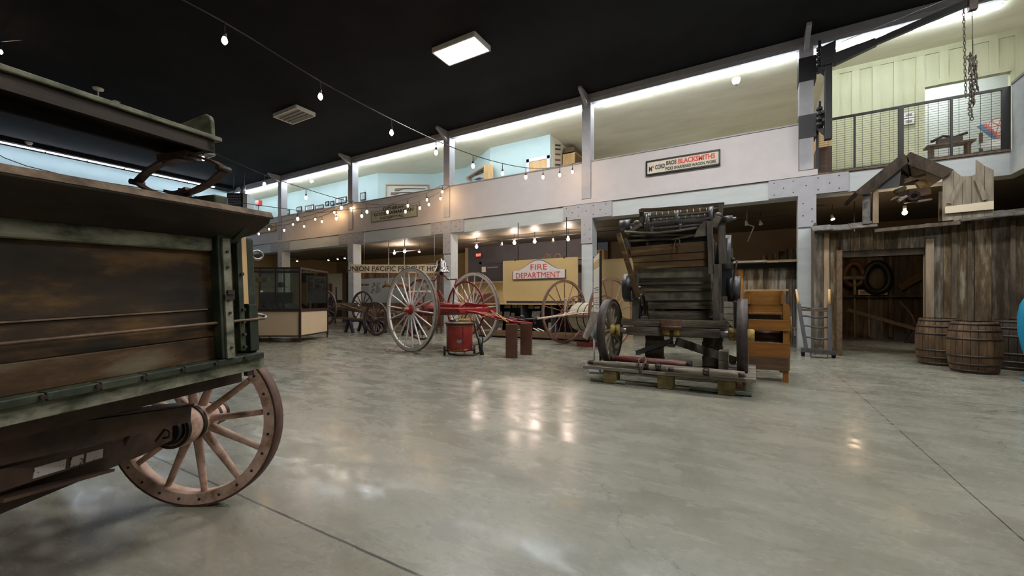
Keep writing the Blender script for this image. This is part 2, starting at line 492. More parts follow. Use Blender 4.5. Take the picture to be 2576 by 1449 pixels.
# main beam
struct('trim_40', MB().box((X0, YC, BEAMB), (XR + .2, YC + .42, 4.25)), M_grey)
struct('trim_41', MB().box((XR, Y0, BEAMB), (XR + .35, YC - .01, 4.25)), M_grey)
M_lam = mat('beam_crack_line', (0.2, 0.2, 0.2), rough=0.8)
# white ledge and parapet panels with a grey cap
xa = CL[0] + CWID - .05
struct('trim_42', MB().box((X0, YC - .05, 4.262), (xa + .08, YC + .3, 4.40)), M_white)
for i in range(len(CL)):
    b = CL[i] + .01; a = (CL[i + 1] + CWID - .04) if i + 1 < len(CL) else X0
    struct('wall_parapet_%d' % (i + 1), MB().box((a, YC + .0, 4.40), (b, YC + .12, PARTOP - .04)), M_white)
    struct('trim_%d' % (i + 51), MB().box((a, YC - .02, PARTOP - .04), (b, YC + .15, PARTOP)), M_rail)
struct('wall_parapet_right', MB().box((XR + .02, Y0, 4.25), (XR + .16, YC - .02, PARTOP)), M_grey)
struct('trim_60', MB().box((XR, Y0, PARTOP), (XR + .18, YC - .02, PARTOP + .05)), M_rail)
# header under the dark ceiling
struct('trim_61', MB().box((X0, YC, HDR), (X1, YC + .16, CEIL)), M_greyd)
struct('trim_62', MB().box((X0, YC - .03, HDR + .10), (X1, YC - .001, CEIL - .02)), M_greyd)

# gallery rooms: pale blue partitions (plan traced from the ceiling corners)
ZC = 7.46
pts = [(X0, 14.1), (-18.2, 14.1), (-15.85, 14.1), (-13.65, 15.6), (-11.6, 15.6), (-9.3, 14.1), (-6.6, 14.1)]
segs = {}
for i in range(1, len(pts)):
    a, b = V((*pts[i - 1], 4.25)), V((*pts[i], 4.25))
    n = V((-(b - a).y, (b - a).x, 0)).normalized()
    if n.y < 0: n = -n
    segs[i] = (a, -n)
    struct('wall_gallery_%d' % i, MB().prism([a, b, b + n * .1, a + n * .1], (0, 0, ZC - 4.25)), M_blue)
struct('wall_gallery_7', MB().box((-6.7, 14.2, 4.25), (-6.6, YB, ZC)), M_siding)
# cream board-and-batten partition behind the railing
xc0 = P(2093, 300, Y=14.1).x; xo0, xo1 = P(2318, 300, Y=14.1).x, P(2542, 300, Y=14.1).x
zo = P(2320, 222, Y=14.1).z
w = MB().box((xc0, 14.1, 4.25), (xo0, 14.22, ZC)).box((xo1, 14.1, 4.25), (X1, 14.22, ZC)).box((xo0, 14.1, zo), (xo1, 14.22, ZC))
o = struct('wall_gallery_8', w, M_cream)
bt = MB(); x = xc0
while x < X1:
    zz = 4.25 if (x < xo0 or x > xo1) else zo
    bt.box((x, 14.07, zz), (x + .16, 14.1, ZC - .12)); x += .42
bt.box((xc0, 14.068, ZC - .13), (X1, 14.1, ZC)).box((xo0 - .12, 14.066, 4.25), (xo0, 14.1, zo + .12)).box((xo0, 14.066, zo), (xo1, 14.1, zo + .14))
bt.build('battens', M_cream, o)
struct('wall_gallery_9', MB().box((xc0 - .1, 14.1, 4.25), (xc0, YB, ZC)), M_siding)
struct('wall_gallery_10', MB().box((xo0 - .5, 16.2, 4.25), (X1, 16.3, ZC)), mat('pale_green_grey_wall', (.60, .62, .58), rough=.8))

# ------------------------------------------------------------------ room lights, some of them unseen and added
M_led = emit('led_white', (1.0, 0.985, 0.95), TROFFER)
M_strip = emit('strip_white', (0.86, 0.94, 1.0), STRIP)
M_bulb = emit('warm_bulb', (1.0, 0.62, 0.30), BULB)
M_flood = emit('flood_bulb', (1.0, 0.80, 0.66), FLOOD)
M_track = emit('track_bulb', (1.0, 0.84, 0.70), TRACK)
def troffer(cx, cy, label, lit=True):
    t = thing('ceiling_light', label, 'ceiling light', (cx, cy, CEIL - .02), 'recessed ceiling lights')
    fr = MB()
    a, b, z0, z1 = .66, .34, CEIL - .12, CEIL
    for s_ in (-1, 1):
        fr.box((cx - a, cy + s_ * b - .02, z0), (cx + a, cy + s_ * b + .02, z1)).box((cx + s_ * a - .02, cy - b, z0), (cx + s_ * a + .02, cy + b, z1))
    fr.box((cx - a, cy - b, z1 - .02), (cx + a, cy + b, z1 - .001))
    fr.build('housing', M_whitep, t)
    if lit:
        MB().box((cx - .62, cy - .30, z0 + .01), (cx + .62, cy + .30, z0 + .03)).build('diffuser', M_led, t)
    else:
        for k in range(4):
            y = cy - .22 + k * .147
            MB().cyl((cx - .58, y, z0 + .05), (cx + .58, y, z0 + .05), .014, n=8).build('tube', M_bone, t)
        g = MB()
        for k in range(3):
            y = cy - .147 + k * .147
            g.prism([(cx - .6, y - .02, z0 + .03), (cx - .6, y + .02, z0 + .03), (cx - .6, y, z0)], (1.2, 0, 0))
        g.build('louvre', M_steel, t)
    return t
pA = P(1160, 119, z=CEIL)
troffer(pA.x, pA.y, 'brightly lit white rectangular light in the black ceiling')
pB = P(740, 285, z=CEIL)
troffer(pB.x, pB.y, 'unlit white louvred light in the black ceiling beside a hanging bulb', False)
pC = P(500, 386, z=CEIL)
troffer(pC.x, pC.y, 'small far unlit ceiling light seen past the spring seat', False)
for (x, y, w) in [(1.4, 3.4, 'above the open floor ahead of the camera'), (6.0, -1.5, 'behind the camera to the right'), (4.7, 8.5, 'above the barrels'), (-0.9, 8.5, 'directly above the old machine')]:  # unseen fixtures, added to light the floor and the column faces
    troffer(x, y, 'unseen lit white ceiling light added ' + w)
# gallery strips behind the header, one run per bay
bounds = [(XR, CL[0] + CWID + .05)] + [(CL[i], CL[i + 1] + CWID + .02) for i in range(len(CL) - 1)] + [(CL[-1], X0 + .2)]
names = ['over the wire-mesh railing', 'over the blacksmiths sign', 'over the gallery door', 'over the hospital sign', 'over the small framed pictures', 'in the farthest gallery bay', 'at the far end behind the heater']
for i, (b, a) in enumerate(bounds):
    t = thing('strip_light', 'thin white strip light under the header ' + names[i], 'strip light', ((a + b) / 2, YC + .3, 7.42), 'gallery strip lights')
    MB().box((a, YC + .285, 7.41), (b, YC + .325, 7.46)).build('housing', M_whitep, t)
    n = max(1, int((b - a) / 1.25)); L_ = (b - a) / n
    for k in range(n):
        MB().box((a + k * L_ + .02, YC + .275, 7.372), (a + (k + 1) * L_ - .02, YC + .335, 7.409)).build('diffuser', M_strip, t)
t = thing('strip_light', 'unseen strip light added in the room behind the cream board wall', 'strip light', ((xo0 + xo1) / 2, 15.2, 7.4))  # unseen lamp, added to brighten the room beyond the opening
MB().box((xo0, 15.17, 7.41), (xo1, 15.23, 7.46)).build('housing', M_whitep, t)
MB().box((xo0, 15.16, 7.36), (xo1, 15.24, 7.41)).build('diffuser', M_strip, t)
# strips along the far wall
M_stripf = emit('strip_far', (0.80, 0.86, 1.0), 15.0)
t = thing('strip_light', 'long white strip light running along the far pale blue wall', 'strip light', (X0 + .6, 5, 7.4))
struct('trim_63', MB().box((X0, Y0, 7.54), (X0 + .75, YC, CEIL)), M_ceilb)
MB().box((X0 + .60, Y0 + .5, 7.50), (X0 + .68, 11.4, 7.54)).build('housing', M_whitep, t)
y = 11.35
while y > -4:
    MB().box((X0 + .60, y - 1.2, 7.46), (X0 + .68, y, 7.50)).build('diffuser', M_stripf, t); y -= 1.26

# flood bulbs and track spots under the gallery
YT = 14.5
def lampfix(px, py, label, r=.06, m=None, Y=YT, sock=True, group='bare flood bulbs under the gallery'):
    p = P(px, py, Y=Y)
    t = thing('flood_lamp', label, 'lamp', (p.x, p.y, p.z), group)
    MB().ball(p, r, 1.05, 16, 10).build('bulb', m or M_flood, t)
    MB().cyl(p + V((0, 0, r * .8)), p + V((0, 0, r * .8 + .12)), r * .55, r * .7, 12).build('socket', M_bone, t)
    if sock:
        MB().cyl(p + V((0, 0, r * .8 + .12)), (p.x, p.y, 3.92), .01, n=6).build('stem', M_dkgrey, t)
    return t
for px, py, w in [(1199, 621, 'leftmost of the four over the fire display'), (1294, 611, 'second from left over the fire display'), (1345, 608, 'third from left over the fire display'), (1429, 602, 'rightmost of the four over the fire display')]:
    lampfix(px, py, 'glowing bare bulb under the gallery, ' + w)
lampfix(992, 637, 'glowing bulb above the freight house sign, left one', .05, emit('flood_dim', (1, .8, .66), FLOOD * .35))
lampfix(1018, 633, 'glowing bulb above the freight house sign, right one', .06)
lampfix(2276, 535, 'glowing bulb in the dormer of the weathered barn', .05, emit('flood_barn', (1, .72, .42), FLOOD * .45), Y=12.9, group=None)
mt = MB().box((P(1160, 610, Y=YT + .1).x, YT + .08, 3.72), (CL[0], YT + .12, 3.75))
mt.box((X0 + 1, YT + .08, 3.6), (P(1100, 610, Y=YT + .1).x, YT + .12, 3.63))
def tspot(px, py, label, lit=False, Y=YT):
    p = P(px, py, Y=Y)
    t = thing('track_spotlight', label, 'spotlight', p, 'small spotlights under the gallery')
    M = axisframe(p, (.15, -.4, -.9))
    MB().lathe([(.001, -.09), (.03, -.09), (.035, -.03), (.055, .05), (.05, .05), (.001, .04)], M, 16).build('head', M_bone, t)
    MB().cyl(p + V((0, 0, .08)), (p.x, p.y, 3.9), .008, n=6).build('stem', M_dkgrey, t)
    if lit: MB().lathe([(.001, .056), (.046, .052)], M, 16).build('lens', M_track, t)
for k, (px, py, lit) in enumerate([(748, 655, 1), (827, 653, 1), (850, 650, 1), (868, 648, 1), (1055, 631, 1), (1262, 614, 0), (1391, 605, 0), (1878, 562, 0), (1913, 561, 0), (2094, 548, 1)]):
    tspot(px, py, ['small lit spotlight left of the second gallery column', 'small lit spotlight, leftmost of three beside a grey column', 'small lit spotlight, middle of three beside a grey column', 'small lit spotlight, touching the edge of a grey column', 'small white spotlight right of the freight house bulbs', 'unlit spotlight between the first two flood bulbs', 'unlit spotlight between the last two flood bulbs', 'unlit white spotlight behind the old machine, left of two', 'unlit white spotlight behind the old machine, right of two', 'silver spotlight over the left end of the barn roof'][k], lit)
solo('light_track', mt, M_dkgrey, 'thin dark conduit carrying the lamps under the gallery', 'conduit')

# ------------------------------------------------------------------ the green wagon in the foreground
M_wg = mat('wagon_green_paint', (0.012, 0.017, 0.009), (0.058, 0.064, 0.036), (0.021, 0.029, 0.016), sc=(6, 6, 6), rough=0.6, bump=0.25)
M_wgp = mat('wagon_worn_green', (0.045, 0.050, 0.030), (0.26, 0.25, 0.18), sc=(7, 7, 14), rough=0.75, bump=0.3)
M_wb = mat('wagon_brown_board', (0.009, 0.006, 0.003), (0.125, 0.062, 0.013), (0.032, 0.017, 0.006), sc=(2.2, 2.2, 6), rough=0.6, bump=0.2, det=8)
M_wb2 = mat('wagon_board_lower', (0.018, 0.009, 0.004), (0.13, 0.10, 0.06), (0.065, 0.032, 0.010), sc=(2.4, 2.4, 7), rough=0.65, bump=0.2, det=8)
M_wfl = mat('wagon_flare_wood', (0.010, 0.006, 0.004), (0.045, 0.028, 0.016), sc=(2.5, 2.5, 12), rough=0.7, bump=0.3)
M_wedge = mat('worn_pale_edge', (0.07, 0.045, 0.028), (0.20, 0.14, 0.09), sc=(16, 16, 16), rough=0.8)
M_wwheel = mat('wagon_wheel_wood', (0.28, 0.16, 0.11), (0.70, 0.50, 0.41), (0.55, 0.37, 0.29), sc=(9, 9, 9), rough=0.7, bump=0.4, det=8)
M_wtire = mat('wagon_tire_rust', (0.075, 0.04, 0.03), (0.14, 0.08, 0.065), sc=(12, 12, 12), rough=0.6, metal=0.3)
M_gear = mat('wagon_gear_paint', (0.035, 0.018, 0.012), (0.09, 0.05, 0.03), sc=(5, 5, 5), rough=0.6)
va = V(((1620 - CX) / F, 1, (HY - 707) / F)).normalized()
esl = -va; eul = V((-va.y, va.x, 0)).normalized(); ewl = eul.cross(esl)
if ewl.z < 0: ewl = -ewl
c2w = lambda v: V((v.x * CP - v.y * SP, v.x * SP + v.y * CP, v.z))
WC = EYE + ray(645, 899) * 2.1
es, eu, ew = c2w(esl), c2w(eul), c2w(ewl)
WM = Matrix(((es.x, eu.x, ew.x, WC.x), (es.y, eu.y, ew.y, WC.y), (es.z, eu.z, ew.z, WC.z), (0, 0, 0, 1)))
wp = lambda s_, u_, w_: WM @ V((s_, u_, w_))
SW, UL = 1.25, 2.9
wbase = wp(.6, 1.4, 0); wbase.z = 0
wagon = thing('farm_wagon', 'weathered dark green and brown box wagon filling the left foreground', 'wagon', wbase)
def wbx(name, m, *boxes, par=None, bevel=0.0, **kw):
    mb = MB(WM)
    for b in boxes: mb.box(*b)
    return mb.build(name, m, par or wagon, bevel=bevel, **kw)
wbx('floor_boards', M_wood, ((0, .0, -.01), (SW, UL, .03)))
wbx('sill', M_wgp, ((-.012, -.035, -.052), (SW, .03, 0)))
seg = [0, .10, .24, .38, .52, .66, .80, .95, 1.1, SW]
o = MB(WM)
for a, b in zip(seg[:-1], seg[1:]): o.box((a + .002, -.055, .001), (b - .002, .02, .030))
o.build('floor_ends', M_wg, wagon, bevel=.004)
wbx('end_board', M_wb, ((.10, .0, .262), (SW, .028, .52)), bevel=.003)
wbx('end_board', M_wb, ((.10, .003, .135), (SW, .03, .258)), bevel=.003)
wbx('end_board', M_wb2, ((.10, .0, .03), (SW, .028, .132)), bevel=.003)
wbx('top_rail', M_wgp, ((.215, -.03, .52), (SW, .03, .582)), bevel=.012)
MB(WM).cyl((SW, -.028, .197), (-.03, -.028, .197), .0065, n=10).build('tie_rod', mat('rusty_rod', (.10, .06, .04), (.16, .1, .07), sc=(20, 20, 20), rough=.6, metal=.4), wagon)
wbx('moulding', M_wedge, ((.235, -.004, .258), (SW, .0, .2635)))
# stakes and corner irons at the far end of the board
wbx('stake', M_wg, ((.15, -.052, .032), (.215, -.002, .60)), bevel=.004)
wbx('stake_strap', M_wgp, ((.163, -.062, .032), (.198, -.052, .58)))
wbx('stake_bracket', M_iron, ((.158, -.072, .325), (.19, -.06, .345)), ((.154, -.066, .30), (.20, -.05, .325)))
wbx('corner_post', M_wg, ((.0, -.012, .03), (.045, .05, .60)), bevel=.006)
wbx('corner_strip', M_pine, ((.045, -.018, .275), (.070, .02, .605)), label='bare pale wood strip')
wbx('corner_block', M_wg, ((.002, -.026, .04), (.05, -.012, .27)), bevel=.003)
wbx('corner_iron', M_wg, ((.078, -.03, .05), (.105, .03, .60)), bevel=.003)
for z_ in (.07, .13, .19, .25, .42): MB(WM).cyl((.09, -.032, z_), (.09, -.044, z_), .008, n=8).build('bolt', M_iron, wagon)
for z_ in (.08, .24, .3, .45, .52): MB(WM).cyl((.18, -.06, z_), (.18, -.07, z_), .006, n=8).build('bolt', M_iron, wagon)
for s_ in seg[1:-1]: MB(WM).cyl((s_ + .01, -.055, .02), (s_ + .01, -.068, .018), .008, n=8).build('bolt', M_iron, wagon)
# rings and hooks showing past the corner
def ringat(z_, tilt):
    pts = [(-.035 - .032 * math.cos(a), .04 + tilt * .02 * math.sin(a) - .03, z_ + .022 * math.sin(a) * (1 - tilt * .5) ) for a in [2 * pi * k / 16 for k in range(16)]]
    MB(WM).tube(pts, .0075, 8, closed=True).build('ring', M_steel, wagon)
ringat(.52, .0); ringat(.205, 1.0)
wbx('corner_bolt', M_iron, ((.05, -.04, -.075), (.085, -.015, -.052)))
# flaring top board
fl = MB(WM)
fl.prism([(0.02, -.01, .588), (0.02, -.035, .60), (.085, -.215, .712), (.085, -.195, .73), (.05, .0, .625)], (0, 0, 0)) if False else None
def flare(u0, w0, u1, w1, th, s0, s1, r0):
    mb = MB(WM)
    d = V((0, u1 - u0, w1 - w0)).normalized(); nn = V((0, -d.z, d.y))
    prof = []
    a = V((s0, u0, w0)); 
    out = [V((s0 + .075, u0, w0)), V((s0, u0, w0)).lerp(V((s0, u1, w1)), .35), V((s0 - r0, u1, w1)).lerp(V((s0, u0, w0)), .18), V((s0 - r0 + .02, u1, w1)), V((s1, u1, w1)), V((s1, u0, w0))]
    mb.prism(out, nn * th)
    return mb
flare(-.005, .598, -.185, .70, .026, .045, SW + .05, .005).build('flare_board', M_wfl, wagon, bevel=.006)
MB(WM).beam((.045, -.186, .694), (SW + .05, -.186, .694), .012, .030, up=(0, .49, .87)).build('flare_edge', M_wedge, wagon)
wbx('flare_bracket', M_wg, ((.09, -.04, .575), (.14, -.0, .60)))
MB(WM).beam((.115, -.012, .575), (.115, -.15, .672), .035, .028, up=(0, .5, 1)).build('flare_bracket', M_wg, wagon)
# side boards of the box going away
for s_, nm in ((.0, 0), (SW, 1)):
    wbx('side_board', M_wb, ((s_, .03, .03), (s_ + .028, UL, .58)))
wbx('end_board', M_wb, ((.02, UL - .03, .03), (SW, UL, .58)))
for k in range(4):
    u_ = .5 + k * .7
    wbx('stake', M_wg, ((-.035, u_, -.03), (-.002, u_ + .05, .60)))
# running gear under the box
wbx('bolster', M_gear, ((.02, .08, -.125), (SW, .20, -.056)))
wbx('reach', M_gear, ((.55, .2, -.20), (.63, UL - .1, -.12)))
cwh = CW(-1.872, 2.45, .497)         # centre of the near-facing front wheel
axd = V((-SP, CP, 0))                # its axle points along the view
fdir = axd
wheel(wagon, cwh, -fdir, .497, .075, .062, 12, M_wwheel, M_wtire, M_wwheel, .098, .27, .021, tire=.012, phase=.12, bolts=24, flat=1.5,
      hubprof=[(.001, -.20), (.062, -.20), (.068, -.17), (.075, -.10), (.098, -.05), (.102, -.03), (.102, .03), (.098, .05), (.105, .055), (.105, .075), (.10, .08), (.112, .10), (.114, .14), (.100, .185), (.085, .19), (.080, .17), (.001, .165)])
hb = MB(axisframe(cwh, -fdir))
hb.ring(.109, .09, .052, .078).ring(.106, .09, .168, .19).ring(.071, .05, -.19, -.165).ring(.08, .06, -.115, -.09)
hb.build('hub_band', M_iron, wagon)
other = cwh - fdir * 1.42
wheel(wagon, other, fdir, .497, .075, .062, 12, M_wwheel, M_wtire, M_wwheel, .098, .27, .021, bolts=24, flat=1.5)
aw = MB()
hubin = cwh - fdir * .15
aw.beam(hubin + V((0, 0, 0)), hubin - fdir * .22, .075, .085, w2=.10, h2=.10).beam(hubin - fdir * .2, other + fdir * .35, .10, .11)
aw.build('front_axle', M_gear, wagon)
MB().cyl(cwh - fdir * .22, cwh - fdir * .14, .075, .07, 20).build('axle_collar', M_black, wagon)
# bolster arm ending at the hub, dark in the photo
pa, pb = P(462, 1040, d=2.02), P(-60, 1135, d=1.35)
MB().beam(pa, pb, .09, .075, w2=.09, h2=.11).build('sand_board', M_gear, wagon)
MB().beam(P(468, 1016, d=2.03), P(200, 1050, d=1.62), .10, .008).build('sand_board_iron', M_iron, wagon)
# lower hound with a worn painted panel, and its clip
hp, hq = P(262, 1130, d=1.88), P(-40, 1215, d=1.36)
MB().beam(hp, hq, .06, .065, h2=.075).build('hound', M_gear, wagon)
M_wpanel = mat('chipped_white_paint', (.10, .07, .05), (.55, .5, .5), (.5, .46, .46), sc=(24, 24, 24), rough=.6, contrast=(.38, .42))
r_ = (hp - hq).normalized(); up_ = V((0, 0, 1)); toc = (EYE - hp); toc.z = 0; toc = (toc - r_ * toc.dot(r_)).normalized()
pm = MB()
for a, b_ in ((.06, .155), (.17, .235), (.26, .40)):
    c0, c1 = hp - r_ * a, hp - r_ * b_
    pm.beam(c0 + toc * .032, c1 + toc * .032, .004, .038)
pm.build('painted_panel', M_wpanel, wagon)
MB().beam(P(258, 1080, d=1.9), P(262, 1168, d=1.9), .02, .018, up=r_).build('clip', M_iron, wagon)
MB().tube([P(275, 1160, d=1.92), P(310, 1120, d=1.95), P(345, 1065, d=1.97), P(352, 1050, d=1.97)], .012, 8).build('brace', M_gear, wagon)
MB().tube([P(280, 1020, d=1.75), P(315, 1045, d=1.78), P(345, 1075, d=1.8)], .014, 8).build('brace', M_iron, wagon)
MB().tube([P(392, 1110, d=2.06), P(415, 1080, d=2.05), P(428, 1085, d=2.05), P(425, 1100, d=2.05), P(412, 1102, d=2.06)], .006, 8).build('hook', M_iron, wagon)
MB().beam(P(255, 1185, d=1.85), P(-40, 1265, d=1.34), .10, .012).build('hound_iron', M_gear, wagon)
# rear pair of wheels, far down the box
rc = wp(-.12, UL - .6, 0); rc.z = .60
eh = V((es.x, es.y, 0)).normalized()
wheel(wagon, rc, -eh, .60, .075, .065, 14, M_wwheel, M_wtire, M_wwheel, .10, .3, .021)
wheel(wagon, rc + eh * 1.5, eh, .60, .075, .065, 14, M_wwheel, M_wtire, M_wwheel, .10, .3, .021)
MB().beam(rc + eh * .1, rc + eh * 1.4, .1, .1).build('rear_axle', M_gear, wagon)
wbx('bolster', M_gear, ((.02, UL - .66, -.25), (SW, UL - .54, -.01)))

# spring seat standing on the wagon
sb_ = wp(.5, .3, .74)
seat = thing('spring_bench', 'long worn green spring seat raised above the wagon box', 'wagon seat', sb_)
def sbx(name, m, *boxes, bevel=0.0, **kw):
    mb = MB(WM)
    for b in boxes: mb.box(*b)
    return mb.build(name, m, seat, bevel=bevel, **kw)
S1 = SW + .02
sbx('seat_board', M_wgp, ((.035, .12, 1.078), (S1, .50, 1.10)), bevel=.005)
sbx('seat_frame', M_wfl, ((.065, .135, 1.02), (S1 - .05, .16, 1.078)), ((.065, .36, 1.02), (S1 - .05, .385, 1.078)), ((.07, .135, 1.02), (.10, .385, 1.078)))
sbx('seat_underside', M_wfl, ((.10, .16, 1.06), (S1 - .05, .48, 1.077)))
ep = [(.05, .145, 1.10), (.05, .145, 1.175), (.05, .155, 1.20), (.05, .18, 1.212), (.05, .21, 1.21), (.05, .50, 1.165), (.05, .50, 1.10)]
MB(WM).prism(ep, (.022, 0, 0)).build('end_panel', M_wgp, seat, bevel=.006)
MB(WM).prism([(x + S1 - .12, y, z) for x, y, z in ep], (.022, 0, 0)).build('end_panel', M_wgp, seat)
sbx('back_board', M_wgp, ((.06, .475, 1.10), (S1 - .05, .50, 1.185)), bevel=.004)
def spring(s_):
    u0, u1, wm = .0, .60, .90
    def arc(sign, n=11, h=.085):
        return [(s_, u0 + (u1 - u0) * k / (n - 1), wm + sign * h * math.sin(pi * k / (n - 1)) ** .8 + (.02 if sign > 0 else 0) * (1 - k / (n - 1))) for k in range(n)]
    sp = None
    for sg in (1, -1):
        pts = arc(sg); mb = MB(WM)
        for a, b2 in zip(pts[:-1], pts[1:]): mb.beam(a, b2, .04, .011, up=(0, 0, 1))
        inner = [(x, u0 + .3 + (y - u0 - .3) * .62, z - sg * .008 - (sg * .0)) for x, y, z in pts[3:8]]
        for a, b2 in zip(inner[:-1], inner[1:]): mb.beam(a, b2, .045, .014)
        o = mb.build('leaf_spring', mat('spring_iron', (.05, .025, .02), (.13, .06, .045), sc=(9, 9, 9), rough=.5, metal=.3), sp or seat)
        sp = sp
    MB(WM).cyl((s_ - .03, u0, wm + .012), (s_ + .03, u0, wm + .012), .014, n=10).cyl((s_ - .03, u1, wm + .0), (s_ + .03, u1, wm), .014, n=10).build('spring_eye', M_iron, seat)
    MB(WM).box((s_ - .03, .2, .985), (s_ + .03, .4, 1.012)).build('spring_pad', M_wood, seat)
    MB(WM).box((s_ - .035, .02, .72), (s_ + .035, .5, .79)).build('spring_block', M_wg, seat, bevel=.008)
    MB(WM).beam((s_, .25, .79), (s_, .35, .79), .05, .06).cyl((s_, .29, .79), (s_, .29, .845), .01, n=8).build('spring_clip', M_iron, seat)
spring(.13); spring(1.1)
for s_ in (.13, 1.1):
    wbx('seat_cleat', M_wfl, ((s_ - .05, .02, .58), (s_ + .05, .6, .72)))

# ------------------------------------------------------------------ old threshing machine on its skid
M_mw = mat('machine_grey_wood', (0.030, 0.021, 0.011), (0.17, 0.128, 0.072), (0.078, 0.055, 0.030), sc=(2.0, 14, 14), rough=0.8, bump=0.4, isl=.3)
M_mwv = mat('machine_upright_wood', (0.04, 0.029, 0.019), (0.13, 0.10, 0.072), sc=(14, 14, 2), rough=0.8, bump=0.4, isl=.25)
M_mwy = mat('machine_stained_board', (0.055, 0.034, 0.012), (0.17, 0.135, 0.045), (0.085, 0.040, 0.014), sc=(1.2, 9, 9), rough=0.75, bump=0.3)
M_mtin = mat('machine_grey_tin', (0.065, 0.058, 0.046), (0.18, 0.165, 0.13), sc=(5, 5, 5), rough=0.5, metal=0.3)
M_pul = mat('pulley_grey', (0.06, 0.06, 0.065), (0.15, 0.15, 0.16), sc=(9, 9, 3), rough=0.45, metal=0.5)
M_mwh = mat('machine_wheel_iron', (0.045, 0.036, 0.035), (0.085, 0.07, 0.068), sc=(8, 8, 8), rough=0.55, metal=0.3)
M_msp = mat('machine_spoke_wood', (0.11, 0.095, 0.07), (0.2, 0.17, 0.125), sc=(12, 12, 3), rough=0.7)
M_yel = mat('chipped_yellow', (0.09, 0.06, 0.03), (0.42, 0.29, 0.06), (0.30, 0.20, 0.05), sc=(14, 14, 14), rough=0.6)
M_plank = mat('skid_plank', (0.13, 0.10, 0.07), (0.30, 0.25, 0.18), sc=(2, 18, 18), rough=0.8, bump=0.3, isl=.25)
M_block = mat('skid_block', (0.10, 0.075, 0.03), (0.24, 0.18, 0.07), sc=(9, 9, 9), rough=0.8, bump=.4)
M_maroon = mat('maroon_pole', (0.12, 0.02, 0.02), (0.24, 0.17, 0.14), (0.17, 0.04, 0.04), sc=(3, 14, 14), rough=0.6)

YM = 6.0
skid = thing('wooden_skid', 'long rough plank skid on upright timber blocks under the old machine', 'skid', (-1.1, 6.6, 0))
zsk = .235
for (px, x0, x1) in ((1540, -.12, .12), (1677, -.1, .1), (1828, -.12, .12)):
    c = P(px, 970, Y=YM + .05)
    o = MB().box((c.x - .1, YM - .08, 0), (c.x + .1, YM + .12, zsk - .045)); o.build('block', M_block, skid, bevel=.012)
    MB().box((c.x - .08, YM + 1.1, 0), (c.x + .08, YM + 1.3, zsk - .045)).build('block', M_block, skid, bevel=.012)
for k, y in enumerate((5.90, 6.09)):
    MB().box((-2.22, y, zsk - .044), (.02, y + .14, zsk)).build('plank', M_plank, skid, bevel=.004)
for x0, x1 in ((-2.16, -1.86), (-.32, .02)):
    MB().box((x0, 6.24, zsk - .044), (x1, 7.4, zsk)).build('plank', M_plank, skid, bevel=.004)
for x0, x1, y in ((-2.12, -1.6, 5.98), (-.75, -.03, 6.02)):
    MB().cyl((x0, y, .03), (x1, y - .02, .03), .028, n=10).build('pole', mat('pale_green_pipe', (.16, .2, .15), rough=.5), skid)

mach = thing('threshing_machine', 'tall derelict wooden threshing machine on iron-tyred wheels standing on a skid', 'machine', (-1.05, 7.4, zsk))
def q(px, py, Y): return P(px, py, Y=Y)
YA = 6.5
# wheels
cl, cr = q(1541, 834, YA), q(1878, 846, YA)
cl = V((-1.99, 6.52, zsk + .50)); cr = V((-.135, 6.52, zsk + .50))
hp_ = [(.001, -.13), (.07, -.13), (.085, -.12), (.085, -.06), (.10, -.04), (.10, .04), (.085, .06), (.085, .12), (.07, .14), (.001, .14)]
for c, sg in ((cl, -1), (cr, 1)):
    wheel(mach, c, (sg, 0, 0), .50, .10, .05, 12, M_msp, M_mwh, M_yel, .10, .28, .022, tire=.014, tirew=.125, hubprof=hp_)
xa_, xb_ = cl.x + .13, cr.x - .13
MB().beam((xa_ + .15, YA, .745), (xb_ - .15, YA, .745), .13, .13).build('axle_beam', M_mw, mach, bevel=.006)
for a, b in ((xa_ - .02, xa_ + .18), (xb_ - .18, xb_ + .02)):
    MB().cyl((a, YA, .745), (b, YA, .745), .055, n=16).build('axle_sleeve', M_steel, mach)
    MB().ring(.088, .055, 0, .06, axisframe((a if a < -1 else b - .06, YA, .745), (1, 0, 0)), 24).build('hub_collar', M_yel, mach)
MB().beam((xa_ + .06, YA + .02, .875), (xb_ - .06, YA + .02, .875), .14, .10).build('bolster', M_mw, mach, bevel=.005)
cs = MB(); cxm = -1.055
cs.box((cxm - .14, YA - .12, .80), (cxm + .14, YA - .06, .93)).lathe([(.001, -.05), (.12, -.04), (.16, 0), (.155, .02), (.001, .03)], Matrix.Translation((cxm, YA - .03, .82)), 20)
cs.build('king_casting', mat('rusty_casting', (.09, .05, .035), (.2, .12, .09), sc=(9, 9, 9), rough=.6, metal=.3), mach, bevel=.01)
for a_, b_ in ((-.12, -.02), (.03, .12)): MB().box((cxm + a_, YA - .10, .70), (cxm + b_, YA - .05, .80)).build('yellow_casting', M_yel, mach, bevel=.015)
MB().cyl((cxm, YA - .04, .55), (cxm, YA - .04, .74), .022, n=10).box((cxm - .05, YA - .09, .53), (cxm + .05, YA, .57)).build('king_pin', M_iron, mach)
